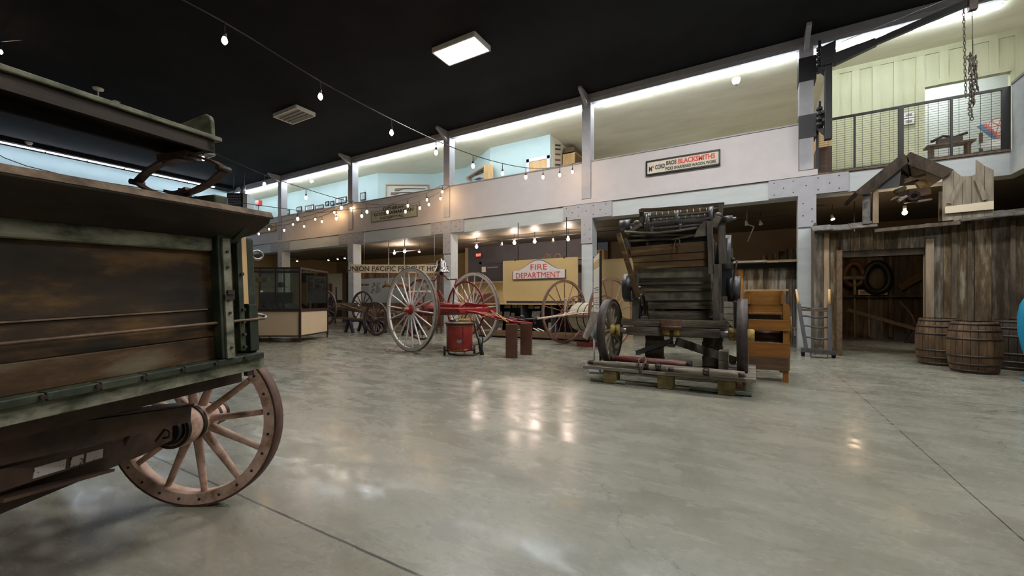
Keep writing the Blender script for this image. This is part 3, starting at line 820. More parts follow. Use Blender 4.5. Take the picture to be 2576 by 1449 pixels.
# uprights
def upr(pxa, pya, pxb, pyb, Y, w, t=.07, m=None, nm='upright'):
    return MB().beam(q(pxa, pya, Y), q(pxb, pyb, Y), t, w, up=(1, 0, 0)).build(nm, m or M_mwv, mach, bevel=.004)
upr(1599, 690, 1598, 812, 6.62, .085)
upr(1806, 665, 1803, 822, 6.60, .095)
upr(1785, 557, 1790, 690, 6.62, .075)
upr(1556, 588, 1606, 748, 6.55, .07, m=M_mwy, nm='slanting_arm')
upr(1572, 600, 1590, 640, 6.75, .05)
upr(1815, 560, 1818, 664, 6.9, .10)
for (px, py) in ((1598, 812), (1803, 824)):
    c = q(px, py, 6.56); MB().box((c.x - .12, 6.5, c.z - .01), (c.x + .12, 6.62, c.z + .015)).build('foot_iron', M_iron, mach)
# front boards: stacked horizontally, narrowing downward
rows = [(1583, 1783, 622, 606, 645, 632, M_mwy, 6.66), (1588, 1784, 645, 632, 661, 652, M_mwy, 6.67), (1592, 1786, 661, 652, 677, 670, M_mwy, 6.68), (1603, 1788, 677, 672, 700, 698, M_mtin, 6.72),
        (1607, 1789, 700, 698, 716, 715, M_mw, 6.76), (1610, 1790, 716, 715, 734, 733, M_mw, 6.80), (1620, 1792, 734, 733, 757, 756, M_mtin, 6.82), (1628, 1793, 757, 756, 778, 778, M_mw, 6.84), (1630, 1795, 782, 781, 806, 806, M_mw, 6.86)]
for (xa1, xb1, ta, tb, ba, bb, m, Y) in rows:
    A, B, C_, D = q(xa1, ta, Y), q(xb1, tb, Y), q(xb1 - (0 if Y > 6.7 else -1), bb - .6, Y), q(xa1 + 4, ba - .6, Y)
    MB().prism([A, B, C_, D], (0, .035, 0)).build('front_board', m, mach, bevel=.004)
# body behind
bx0, bx1 = q(1625, 760, 6.9).x, q(1793, 760, 6.9).x
body = MB()
z_ = .98
while z_ < 2.0:
    body.box((bx1 - .03, 6.9, z_), (bx1, 9.8, z_ + .165)).box((bx0, 6.9, z_), (bx0 + .03, 9.8, z_ + .165)); z_ += .17
body.build('body_side', M_mw, mach)
MB().box((bx0, 6.95, .94), (bx1, 9.8, .98)).build('body_floor', M_mw, mach)
MB().box((bx0, 7.6, 2.0), (bx1, 9.8, 2.04)).build('body_deck', M_mw, mach)
MB().box((bx0, 9.78, .98), (bx1, 9.81, 2.0)).build('body_end', M_mw, mach)
for y in (7.3, 8.5, 9.6):
    MB().box((bx1, y, .85), (bx1 + .05, y + .08, 2.1)).build('body_post', M_mwv, mach)
for x in (bx0 - .04, bx1 - .03):
    MB().box((x, 6.7, .86), (x + .07, 9.8, .96)).build('sill', M_mw, mach)
# toothed cylinder and feeder at the top
def ax3(pxa, pya, pxb, pyb, Y, r, nm, m, n=10, Yb=None): return MB().cyl(q(pxa, pya, Y), q(pxb, pyb, Yb or Y), r, n=n).build(nm, m, mach)
for k, (pxa, pya, pxb, pyb, Y) in enumerate([(1630, 546, 1786, 532, 6.72), (1630, 562, 1786, 548, 6.66), (1634, 575, 1762, 565, 6.68), (1640, 553, 1784, 541, 6.95)]):
    A, B = q(pxa, pya, Y), q(pxb, pyb, Y)
    bar = MB().beam(A, B, .03, .028).build('cylinder_bar', M_mtin if k in (0, 3) else M_pul, mach)
    th = MB(); 
    for j in range(10):
        c = A.lerp(B, (j + .5 - .25 * (k % 2)) / 10)
        d_ = V((0, -.6, .8)) if k != 2 else V((0, -.95, -.2))
        MB().cyl(c, c + d_ * .065, .0065, .005, 6).build('tooth', M_bone if k == 0 else M_steel, mach if False else bar)
for px in (1634, 1706, 1790):
    c = q(px, 560 - (px - 1634) * .085, 6.85)
    MB().ring(.16, .125, -.03, .03, axisframe(c, (1, 0, 0)), 28).build('cylinder_ring', M_pul, mach)
ax3(1640, 563, 1790, 551, 6.86, .035, 'cylinder_shaft', M_steel)
ax3(1588, 590, 1640, 562, 6.86, .02, 'shaft_end', M_steel) if False else None
ax3(1770, 556, 1852, 549, 6.86, .02, 'shaft_end', M_steel)
ax3(1816, 552, 1843, 549, 6.86, .045, 'small_pulley', M_pul, 18)
A, B = q(1608, 531, 6.9), q(1822, 514, 6.9)
MB().beam(A, B, .06, .05).build('top_rail', M_mw, mach)
MB().beam(q(1612, 527, 6.8), q(1800, 524, 6.8), .03, .03).build('top_rail', M_mwy, mach)
upr(1614, 533, 1616, 575, 6.88, .06, nm='top_post'); upr(1814, 515, 1812, 545, 6.88, .06, nm='top_post')
MB().beam(q(1578, 590, 6.8), q(1614, 565, 6.8), .10, .06).build('bearing_arm', M_mtin, mach, bevel=.006)
MB().beam(q(1795, 572, 6.8), q(1808, 545, 6.8), .10, .09).build('bearing_arm', M_mtin, mach, bevel=.006)
for (px, py) in ((1602, 560), (1806, 541)):
    c = q(px, py, 6.8); MB().ball(c, .05, .8, 10, 6).build('oil_cup', M_mtin, mach)
c = q(1574, 566, 6.95); MB().ring(.085, .075, -.09, .09, axisframe(c, (1, 0, 0)), 28).build('top_pulley', M_pul, mach)
MB().cyl(c - V((.05, 0, 0)), q(1640, 562, 6.95), .018, n=8).build('shaft_end', M_steel, mach)
# limp hanging slats / dark boards below the cylinder
pts = [q(1572, 583, 6.72), q(1610, 586, 6.68), q(1660, 586, 6.66), q(1710, 580, 6.66), q(1755, 573, 6.68)]
MB().tube(pts, .02, 8).build('bent_rail', M_mtin, mach)
for (a, b, c_, d_, Y) in ((1578, 594, 1762, 590, 6.76), (1582, 606, 1700, 601, 6.72), (1700, 601, 1760, 588, 6.72)):
    MB().beam(q(a, b, Y), q(c_, d_, Y), .02, .03).build('slat', M_mw, mach)
MB().prism([q(1580, 588, 6.95), q(1783, 575, 6.95), q(1784, 625, 6.95), q(1590, 630, 6.95)], (0, .02, 0)).build('inner_board', mat('near_black_wood', (.014, .012, .01), rough=.9), mach)  # inner board coloured nearly black
MB().prism([q(1746, 597, 6.62), q(1752, 580, 6.62), q(1766, 560, 6.62), q(1776, 555, 6.62), q(1784, 556, 6.62), q(1784, 592, 6.62)], (0, .03, 0)).build('shield', M_mtin, mach, bevel=.004)
# twine knots
tw = [q(1700, 602, 6.62), q(1697, 612, 6.6), q(1695, 625, 6.6), q(1698, 633, 6.6)]
MB().tube(tw, .006, 6).build('twine', M_wood, mach)
MB().tube([q(1690, 604, 6.62), q(1705, 599, 6.6), q(1710, 606, 6.6), q(1707, 620, 6.6)], .008, 6).build('twine', M_wood, mach)
# pulleys
def drum(px, py, Y, X, r, w, nm='pulley', m=None, hollow=.8):
    c = P(px, py, Y=Y); 
    if X is not None: c = P(px, py, X=X)
    M = axisframe(c, (1, 0, 0))
    o = MB().ring(r, r * hollow, -w / 2, w / 2, M, 36).build(nm, m or M_pul, mach)
    s = MB().lathe([(.001, -w * .4), (r * .2, -w * .4), (r * .2, w * .4), (.001, w * .4)], M, 14)
    s.build('pulley_hub', M_iron, o)
    for k in range(4):
        a = k * pi / 2 + .4; d = V((math.cos(a), math.sin(a), 0))
        MB(M).beam(d * r * .15, d * r * .85, .02, r * .14).build('pulley_spoke', M_iron, o)
    return c
drum(1583, 724, 6.95, None, .235, .13, hollow=.9)
drum(1826, 640, 7.35, None, .30, .16, hollow=.92)
drum(1852, 727, 7.5, None, .20, .12, hollow=.85)
drum(1838, 724, 7.35, None, .23, .07, m=M_black, hollow=.7)
drum(1612, 775, 7.2, None, .24, .08, hollow=.88)
c0, c1 = P(1803, 727, Y=7.5), P(1860, 727, Y=7.5)
MB().cyl(c0, c1, .022, n=10).build('pulley_shaft', M_steel, mach)
MB().cyl(P(1790, 640, Y=7.35), P(1840, 640, Y=7.35), .022, n=10).build('pulley_shaft', M_steel, mach)
MB().cyl(P(1570, 724, Y=6.95), P(1625, 724, Y=6.95), .022, n=10).build('pulley_shaft', M_steel, mach)
MB().beam(P(1822, 672, Y=7.2), P(1828, 745, Y=7.2), .05, .20, up=(1, 0, 0)).build('side_casing', M_black, mach)
MB().beam(P(1816, 665, Y=7.0), P(1820, 600, Y=7.0), .04, .11, up=(1, 0, 0)).build('side_casing', M_dkgrey, mach)
MB().tube([P(1839, 745, Y=7.4), P(1845, 700, Y=7.3), P(1855, 655, Y=7.2)], .012, 8).ball(P(1843, 653, Y=7.2), .035).build('lever', M_iron, mach)
MB().beam(P(1841, 750, Y=7.3), P(1841, 625, Y=7.3), .03, .03).build('side_rod', M_mtin, mach)
# grey-white elevator box at the right
for k in range(5):
    a = 758 + k * 16
    MB().prism([q(1821, a, 6.95), q(1842, a + 1, 6.95), q(1843, a + 15, 6.95), q(1822, a + 14, 6.95)], (0, .1, 0)).build('side_block', mat('bleached_board', (.2, .18, .14), (.34, .31, .25), sc=(5, 14, 14), rough=.8) if k != 4 else M_mwv, mach)
MB().beam(q(1850, 760, 7.2), q(1850, 830, 7.2), .04, .03).build('side_rod', M_black, mach)
MB().tube([q(1820, 800, 6.85), q(1832, 812, 6.8), q(1838, 822, 6.75)], .01, 6).build('hook', M_iron, mach)
# diagonal braces beneath
MB().beam((cxm + .05, 6.6, .60), (cxm + .80, 7.25, .28), .06, .12).build('brace', M_mwv, mach)
MB().beam((cxm - .02, 6.6, .60), (cxm - .75, 7.5, .28), .05, .08).build('brace', M_black, mach)
# timber cribbing that carries the body, resting on the floor
def crib(x0, x1, y, label, n=11):
    t = thing('timber_cribbing', label, 'timber stack', ((x0 + x1) / 2, y + .1, 0), 'timber stacks under the machine')
    h = .86 / n
    for k in range(n):
        jx = random.uniform(-.012, .012)
        MB().box((x0 + jx, y - random.uniform(0, .02), k * h + .001), (x1 + jx, y + .28, (k + 1) * h - .003)).build('block', mat('cribbing_wood', (.05, .038, .026), (.11, .09, .06), sc=(3, 14, 14), rough=.85, bump=.3), t)
crib(-1.62, -1.36, 7.35, 'dark stack of short timbers under the left of the machine')
crib(-.72, -.44, 7.35, 'stack of short timbers under the right of the machine')
solo('timber_board', MB().box((-1.95, 7.0, 0), (-.95, 7.3, .03)), M_black, 'flat dark board on the floor under the machine', 'board')
cb = thing('concrete_block', 'pale stacked blocks beside the right timber stack', 'block', (-.33, 7.2, 0))
for k in range(3):
    MB().box((-.47, 7.0, k * .15 + .001), (-.335, 7.25, k * .15 + .148)).build('block', mat('bleached_board', (.2, .18, .14)), cb, bevel=.006)

# draught gear lying along the front of the skid
def pole(label, a, b, r0, r1, m, hw, cat='wooden pole', nm='whiffletree'):
    t = thing(nm, label, cat, (a + b) / 2)
    mid = a.lerp(b, .5)
    MB().tube([a, a.lerp(b, .25), mid, a.lerp(b, .75), b], [r0, (r0 + r1) / 2 * 1.1, r1, (r0 + r1) / 2 * 1.1, r0], 12).build('bar', m, t)
    for s_ in hw:
        c = a.lerp(b, s_); ax = (b - a).normalized()
        rr = r1 * 1.18 if .2 < s_ < .8 else r0 * 1.25
        MB().ring(rr, rr * .8, -.035, .035, axisframe(c, ax), 18).build('band', M_iron, t)
        if .2 < s_ < .8:
            MB().tube([c + V((.035 * math.cos(k * pi / 5), -rr - .01, .03 + .035 * math.sin(k * pi / 5))) for k in range(10)], .007, 6, closed=True).build('ring', M_iron, t)
    return t
zt = zsk
pole('long bare wooden evener bar on the skid with iron ends', V((-2.18, 5.985, zt + .045)), V((-.1, 5.96, zt + .055)), .028, .043, M_plank, (.03, .2, .42, .5))
pole('maroon and grey turned pole lying behind the bare bars', V((-1.86, 6.12, zt + .115)), V((-.73, 6.10, zt + .10)), .04, .048, M_maroon, (.03, .97))
pole('short wooden bar with iron ferrules at the right end of the skid', V((-1.02, 5.87, zt + .05)), V((-.08, 5.86, zt + .05)), .024, .04, M_plank, (.06, .52, .94))
MB().tube([V((-1.36, 5.93, zt + .13)), V((-1.40, 5.90, zt + .10)), V((-1.385, 5.87, zt + .06)), V((-1.37, 5.865, zt - .02)), V((-1.33, 5.87, zt + .05)), V((-1.31, 5.90, zt + .10)), V((-1.34, 5.93, zt + .13))], .013, 8).build('x', M_iron) if False else None
solo('clevis', MB().tube([V((-1.36, 6.02, zt + .17)), V((-1.41, 5.93, zt + .14)), V((-1.39, 5.90, zt + .08)), V((-1.36, 5.885, zt - .03)), V((-1.33, 5.90, zt + .08)), V((-1.30, 5.93, zt + .14)), V((-1.34, 6.02, zt + .17))], .014, 8), mat('rust_iron', (.10, .06, .05), (.18, .11, .09), sc=(20, 20, 20), rough=.6, metal=.3), 'rusty iron clevis hooked over the front poles', 'clevis')
MB().box((-.5, 6.35, zsk), (-.3, 6.36, zsk)) if False else None

# ------------------------------------------------------------------ fanning mill behind the right wheel
M_or = mat('orange_pine', (0.22, 0.085, 0.012), (0.33, 0.145, 0.028), (0.27, 0.11, 0.02), sc=(2, 14, 14), rough=0.55)
M_orv = mat('orange_pine_upright', (0.22, 0.085, 0.012), (0.33, 0.145, 0.028), sc=(14, 14, 2), rough=0.55)
M_brn = mat('brown_mill_board', (0.08, 0.045, 0.025), (0.15, 0.085, 0.045), sc=(2, 14, 14), rough=0.6)
YF = 7.3
fxa, fxb = P(1882, 900, Y=YF).x, P(1984, 900, Y=YF).x
fm_ = thing('fanning_mill', 'orange wooden grain fanning mill behind the right machine wheel', 'grain mill', ((fxa + fxb) / 2, YF + .5, 0))
def fz(py, px=1984): return P(px, py, Y=YF).z
MB().box((fxb - .07, YF, 0), (fxb, YF + .07, fz(765))).build('leg', M_orv, fm_, bevel=.003)
MB().box((fxa - .07, YF, 0), (fxa, YF + .07, fz(765))).build('leg', M_orv, fm_, bevel=.003)
for x in (fxa - .07, fxb - .07):
    MB().box((x, YF + 1.0, 0), (x + .07, YF + 1.07, fz(735))).build('leg', M_orv, fm_)
def fboard(t, b, m=M_or, y=-.025, x0=fxa - .07, x1=fxb + .02, th=.025, nm='board'):
    return MB().box((x0, YF + y, fz(b)), (x1, YF + y + th, fz(t))).build(nm, m, fm_, bevel=.003)
fboard(806, 833); fboard(864, 900); fboard(900, 934, M_brn, x1=fxb)
fboard(787, 792, y=.02, x1=fxb - .07, x0=fxa)
fboard(792, 806, mat('mill_grey_sheet', (.16, .14, .12), rough=.6), y=.2, x1=fxb - .07, x0=fxa)
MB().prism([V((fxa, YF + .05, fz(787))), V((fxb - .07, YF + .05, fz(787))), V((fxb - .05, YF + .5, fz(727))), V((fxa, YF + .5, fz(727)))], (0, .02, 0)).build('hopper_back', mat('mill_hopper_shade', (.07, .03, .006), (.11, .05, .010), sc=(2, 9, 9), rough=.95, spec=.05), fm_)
MB().box((fxa - .06, YF + .02, fz(732)), (fxb + .0, YF + .06, fz(727))).build('hopper_rail', M_pine, fm_)
MB().prism([V((fxb - .09, YF + .03, fz(765))), V((fxb - .09, YF + .03, fz(732))), V((fxb - .09, YF + .55, fz(727))), V((fxb - .09, YF + .55, fz(765)))], (.025, 0, 0)).build('hopper_side', M_or, fm_)
MB().prism([V((fxa, YF + .03, fz(765))), V((fxa, YF + .03, fz(732))), V((fxa, YF + .55, fz(727))), V((fxa, YF + .55, fz(765)))], (.025, 0, 0)).build('hopper_side', M_or, fm_)
MB().cyl((fxa, YF + .2, fz(848)), (fxb - .07, YF + .2, fz(848)), .10, n=24).build('fan_drum', mat('drum_maroon', (.05, .018, .014), rough=.5), fm_)
MB().box((fxb, YF + .05, fz(934)), (fxb + .02, YF + 1.0, fz(770))).build('side_panel', M_or, fm_)
MB().box((fxa - .09, YF + .05, fz(934)), (fxa - .07, YF + 1.0, fz(770))).build('side_panel', M_or, fm_)
MB().ring(.19, .15, 0, .025, axisframe((fxb + .03, YF + .35, fz(830)), (1, 0, 0)), 32).build('side_gear', mat('gear_brown', (.15, .10, .05), rough=.6), fm_)
MB().cyl((fxb + .02, YF + .35, fz(830)), (fxb + .12, YF + .35, fz(830)), .02, n=8).beam((fxb + .09, YF + .35, fz(830)), (fxb + .09, YF + .2, fz(850)), .02, .03).build('crank', M_iron, fm_)

# ------------------------------------------------------------------ two-wheel freight hand truck
ht = thing('hand_truck', 'dark wooden freight hand truck standing by the grey column and barn', 'hand truck', P(2055, 895, z=0), None)
M_ht = mat('truck_grey_wood', (.035, .035, .038), (.08, .078, .08), sc=(9, 9, 2), rough=.6)
b0, b1 = P(2030, 892, z=0.02), P(2098, 900, z=0.02)
t0, t1 = P(2003, 728, Y=11.35), P(2086, 728, Y=11.25)
b0 = P(2029, 882, Y=11.0); b1 = P(2088, 889, Y=10.95)
for a, b in ((b0, t0), (b1, t1)):
    m_ = a.lerp(b, .75)
    MB().beam(a, m_, .05, .07, up=(1, 0, 0)).build('side_rail', M_ht, ht, bevel=.004)
    MB().tube([m_, a.lerp(b, .85), b], [.03, .024, .02], 10).build('handle', M_pine, ht)
for k, f_ in enumerate((.22, .40, .56, .70)):
    a, b = b0.lerp(t0, f_), b1.lerp(t1, f_)
    mid = (a + b) / 2 + V((0, .03, -.03))
    MB().tube([a, a.lerp(b, .2) * .5 + mid * .0 + a.lerp(b, .2) * .5, mid, b], .018, 8).build('crossbar', M_ht, ht)
MB().beam(b0.lerp(t0, .66), b1.lerp(t1, .66), .03, .05).build('crossbar', M_brn, ht)
MB().beam(b0 + V((-.1, -.03, .02)), b1 + V((.1, -.03, .02)), .06, .09).build('axle_block', M_ht, ht)
MB().tube([V((b0.x + .06, b0.y - .03, .15)), V((b0.x + .06, b0.y - .18, .02)), V((b1.x - .06, b1.y - .18, .02)), V((b1.x - .06, b1.y - .03, .15))], .015, 6).build('nose_iron', M_iron, ht)
for c in (b0 + V((-.06, .08, 0)), b1 + V((.07, .08, 0))):
    c = V((c.x, c.y, .09)); MB().ring(.09, .02, -.03, .03, axisframe(c, (1, 0, 0)), 24).build('wheel', M_black, ht)

# ------------------------------------------------------------------ white-wheeled hose cart with red reel
M_redd = mat('dark_red_iron', (0.13, 0.02, 0.018), (0.22, 0.04, 0.035), sc=(8, 8, 8), rough=0.45)
M_redw = mat('cart_red', (0.22, 0.016, 0.015), (0.30, 0.028, 0.025), sc=(5, 5, 5), rough=0.35)
M_tyre = mat('worn_tyre_iron', (0.10, 0.08, 0.065), (0.2, 0.16, 0.13), sc=(12, 12, 12), rough=0.6, metal=.2)
A1 = P(1033, 885, z=0); A2 = P(1189, 868, z=0)
ca = V((A2.x - A1.x, A2.y - A1.y, 0)); gap = ca.length; cb_ = ca.normalized(); cf = V((cb_.y, -cb_.x, 0))
RW = 1.0
A1.z = A2.z = RW
cart = thing('hose_cart', 'red hose reel cart with two tall white spoked wheels', 'fire cart', V(((A1.x + A2.x) / 2, (A1.y + A2.y) / 2, 0)))
hpw = [(.001, -.20), (.055, -.20), (.06, -.19), (.06, -.09), (.07, -.07), (.12, -.04), (.13, 0), (.12, .05), (.07, .12), (.001, .12)]
for c, ax in ((A1, cb_), (A2, -cb_)):
    w = wheel(cart, c, ax, RW, .06, .075, 18, M_whitep, M_tyre, M_redw, .12, .3, .019, tire=.016, hubprof=hpw, flat=1.2, phase=.08)
    MB().lathe([(.001, -.215), (.04, -.215), (.058, -.205), (.06, -.10), (.001, -.10)], axisframe(c, ax), 20).build('hub_cap', M_brass, w)
MB().cyl(A1 + cb_ * .05, A2 - cb_ * .05, .03, n=12).build('axle', M_whitep, cart)
CM = frame(V(((A1.x + A2.x) / 2, (A1.y + A2.y) / 2, RW)), cf, cb_)   # x forward to the tongue, y towards the far wheel
hf = gap / 2
def cbx(name, m, *bs, par=None, **kw):
    mb = MB(CM)
    for b in bs: mb.box(*b)
    return mb.build(name, m, par or cart, **kw)
# reel: two spoked red flanges
for s_ in (-1, 1):
    yy = s_ * (hf - .28)
    c = CM @ V((0, yy, 0))
    wheel(cart, c, cb_, .74, .035, .035, 10, M_redd, M_redd, M_redd, .07, .1, .009, tire=.006, name='reel_flange', flat=1.0, phase=.2)
MB(CM).cyl((0, -hf + .28, 0), (0, hf - .28, 0), .16, n=20).build('reel_drum', M_redd, cart)
cbx('tool_chest', M_redw, ((-1.02, -.42, -.14), (-.28, .42, .14)), bevel=.01)
cbx('chest_lid', M_redw, ((-1.04, -.44, .14), (-.26, .44, .165)), bevel=.005)
cbx('side_rail', M_redw, ((-1.0, -.60, -.05), (1.25, -.55, .03)), bevel=.006)
cbx('side_rail', M_redw, ((-1.0, .55, -.05), (1.25, .60, .03)), bevel=.006)
cbx('front_box', M_redw, ((.30, -.5, .0), (1.12, .5, .035)), ((.30, -.5, .06), (1.12, -.44, .13)), ((.30, .44, .06), (1.12, .5, .13)), bevel=.01)
cbx('crossbar', M_redw, ((.7, -.6, -.06), (.78, .6, .0)))
cbx('crossbar', M_redw, ((1.2, -.6, -.06), (1.28, .6, .0)))
cbx('crossbar', M_redw, ((-1.0, -.6, -.12), (-.92, .6, -.05)))
tipw = P(1340, 813, d=8.9)
tip = CM.inverted() @ tipw
MB(CM).tube([(1.1, -.5, -.02), (1.45, -.28, -.05), (1.8, -.06, -.16), tuple(tip * .6 + V((.72, 0, -.06)))], .028, 8).build('hound', M_redw, cart)
MB(CM).tube([(1.1, .5, -.02), (1.45, .28, -.05), (1.8, .06, -.16)], .028, 8).build('hound', M_redw, cart)
MB().tube([CM @ V((.3, 0, -.02)), CM @ V((1.5, 0, -.09)), P(1292, 810, d=8.9), tipw], [.035, .035, .028, .018], 10).build('tongue', M_redw, cart)
MB().tube([P(1228, 797, d=9.2), P(1260, 806, d=9.0), P(1285, 800, d=9.05), P(1320, 806, d=8.9)], .014, 8).build('tongue_iron', M_redd, cart)
for s_ in (-.45, .45):
    MB(CM).tube([(.1, s_, .0), (.35, s_, .16), (.78, s_, .12)], .018, 8).build('brace', M_redw, cart)
    MB(CM).tube([(-.8, s_, .16), (-.8, s_, .44), (-.75, s_, .5), (-.45, s_, .16)], .013, 8).build('stanchion', M_redw, cart)
    MB(CM).tube([(-.3, s_ * 1.1, -.1), (.0, s_ * 1.1, -.5), (.4, s_ * 1.1, -.06)], .014, 6).build('spring', M_redd, cart)
MB(CM).cyl((-1.0, -.5, .44), (.1, -.5, .44), .025, n=10).build('hand_rail', M_whitep, cart)
MB(CM).ring(.07, .045, -.03, .03, axisframe((-.75, -.35, .30), (0, 1, 0)), 20).build('lamp_ring', M_brass, cart)
MB(CM).cyl((-.75, -.35, .165), (-.75, -.35, .25), .02, n=10).build('lamp_post', M_whitep, cart)
# bell on its red arch
bc = P(1110, 672, d=10.6)
bl = CM.inverted() @ bc
ztop = bl.z
arch = [(bl.x - .95, bl.y, ztop - .33), (bl.x - .25, bl.y, ztop - .33), (bl.x - .17, bl.y, ztop - .25), (bl.x, bl.y, ztop - .19), (bl.x + .17, bl.y, ztop - .25), (bl.x + .25, bl.y, ztop - .33), (bl.x + .60, bl.y, ztop - .33)]
MB(CM).tube(arch, .018, 8).build('bell_arch', M_redd, cart)
MB(CM).tube([(bl.x + .58, bl.y, ztop - .34), (bl.x + .50, bl.y, .5), (bl.x + .45, bl.y, .03)], .018, 8).build('arch_post', M_redd, cart)
MB(CM).tube([(bl.x - .9, bl.y, ztop - .34), (bl.x - .8, bl.y, .5), (bl.x - .7, bl.y, .03)], .018, 8).build('arch_post', M_redd, cart)
MB(CM).tube([(bl.x + .1, bl.y, ztop - .3), (bl.x + .3, bl.y, .8), (bl.x + .85, bl.y - .1, .22)], .007, 6).build('bell_cord', M_bone, cart)
Mb = Matrix.Translation(bc)
MB().lathe([(.02, .22), (.035, .20), (.02, .175), (.10, .165), (.115, .15), (.12, .05), (.135, -.02), (.17, -.09), (.215, -.125), (.21, -.135), (.17, -.11), (.12, -.02), (.10, .1), (.001, .12)], Mb, 36).build('bell', M_chrome, cart)
MB().ball(bc - V((0, 0, .155)), .05, 1, 12, 8).build('clapper', M_iron, cart)

# ladder leaning on the grey column behind the cart
lad = thing('ladder', 'dark narrow ladder leaning beside the grey column behind the cart', 'ladder', P(1106, 850, Y=12.1))
La, Lb, Lc, Ld = P(1099, 845, Y=12.0), P(1105, 692, Y=12.2), P(1110, 845, Y=12.0), P(1112, 692, Y=12.2)
for a, b in ((La, Lb), (Lc, Ld)):
    a.z = 0.0; MB().beam(a, b, .035, .05).build('rail', M_dkgrey, lad)
for k in range(8):
    f_ = .1 + k * .11
    MB().cyl(La.lerp(Lb, f_), Lc.lerp(Ld, f_), .012, n=8).build('rung', M_dkgrey, lad)

# red chemical tank on wheels
TC = P(1156, 893, z=0)
tk = thing('chemical_tank', 'red wheeled fire tank with black nozzle and yellow coils on its lid', 'tank', TC)
M_tred = mat('tank_red_paint', (0.21, 0.018, 0.016), (0.30, 0.04, 0.035), (0.27, 0.026, 0.022), sc=(4, 4, 4), rough=0.4, bump=.1)
T = Matrix.Translation(TC)
MB(T).lathe([(.001, .10), (.27, .10), (.29, .12), (.29, .62), (.30, .68), (.295, .70), (.001, .70)], n=40).build('tank', M_tred, tk)
MB(T).ring(.297, .28, .135, .145).ring(.304, .29, .655, .665).build('tank_stripe', M_brass, tk)
MB(T).lathe([(.001, .70), (.33, .70), (.335, .72), (.30, .745), (.001, .75)], n=32).build('lid', mat('lid_brown', (.05, .03, .025), (.12, .07, .05), sc=(9, 9, 9), rough=.5), tk)
pd = (EYE - TC); pd.z = 0; pd.normalize(); rt = V((-pd.y, pd.x, 0)); 
MB(T).prism([rt * -.06 + pd * .285 + V((0, 0, .31)), rt * -.01 + pd * .292 + V((0, 0, .29)), rt * .05 + pd * .29 + V((0, 0, .32)), rt * .04 + pd * .29 + V((0, 0, .37)), rt * .0 + pd * .292 + V((0, 0, .36)), rt * -.05 + pd * .287 + V((0, 0, .37))], pd * .006).build('bare_patch', M_steel, tk)
MB(T).box((-.003, -.003, .12), (.003, .003, .66)).build('seam', M_redd, tk) if False else None
MB(T).beam(rt * .08 + pd * .285 + V((0, 0, .12)), rt * .08 + pd * .285 + V((0, 0, .66)), .012, .014).build('seam', M_redd, tk)
for s_ in (-1, 1):
    c = rt * (s_ * .33) - pd * .02 + V((0, 0, .10))
    MB(T).ring(.10, .03, -.022, .022, axisframe(c, rt), 24).build('wheel', M_rubber, tk)
    MB(T).cyl(rt * (s_ * .10) + pd * .15 + V((0, 0, .11)), rt * (s_ * .10) + pd * .15, .008, n=6).build('leg', M_steel, tk)
MB(T).cyl(rt * -.33 + V((0, 0, .1)) - pd * .02, rt * .33 + V((0, 0, .1)) - pd * .02, .012, n=8).build('axle', M_iron, tk)
R3 = rt if (P(1200, 860, d=9) - TC).dot(rt) > 0 else -rt
MB(T).tube([R3 * -.28 + pd * .05 + V((0, 0, .13)), R3 * -.22 + pd * .2 + V((0, 0, .05)), pd * .3 + V((0, 0, .03)), R3 * .3 + pd * .25 + V((0, 0, .03)), R3 * .44 + pd * .12 + V((0, 0, .06))], .02, 8).build('hose', M_rubber, tk)
MB(T).tube([R3 * .25 + V((0, 0, .76)), R3 * .35 + V((0, 0, .74)), R3 * .46 + V((0, 0, .58)), R3 * .52 + V((0, 0, .35)), R3 * .50 + V((0, 0, .12)), R3 * .44 + pd * .12 + V((0, 0, .06))], .014, 8).build('hose', M_rubber, tk)
MB(T).tube([R3 * .33 + V((0, 0, .70)), R3 * .40 + V((0, 0, .38)), R3 * .43 + pd * .02 + V((0, 0, .36)), R3 * .50 + pd * .05 + V((0, 0, .0))], [.018, .022, .03, .052], 12).build('nozzle', M_rubber, tk)
MB(T).cyl(R3 * -.15 + V((0, 0, .75)), R3 * -.15 + V((0, 0, .79)), .07, n=16).build('filler_cap', M_iron, tk)
yl = thing('rope_coil', 'yellow rope coiled on the red tank lid and strung to the pedestal', 'rope', TC + V((0, 0, .76)))
M_rope = mat('yellow_rope', (.55, .32, .07), (.68, .42, .12), sc=(30, 30, 30), rough=.7)
coil = [TC + R3 * (.0 + k * .0032) + pd * (.06 * math.sin(k * .9)) + V((0, 0, .785 + .02 * math.cos(k * .9))) for k in range(70)]
MB().tube(coil, .009, 6).build('coil', M_rope, yl)
MB().tube([coil[-1], P(1215, 797, d=9.0), P(1247, 787, d=9.0), P(1256, 793, d=8.95), P(1268, 805, d=8.85), P(1276, 811, d=8.8)], .008, 6).build('strand', M_rope, yl)
MB().tube([P(1247, 787, d=9.0), P(1262, 797, d=8.95), P(1280, 811, d=8.85)], .008, 6).build('strand', M_rope, yl)

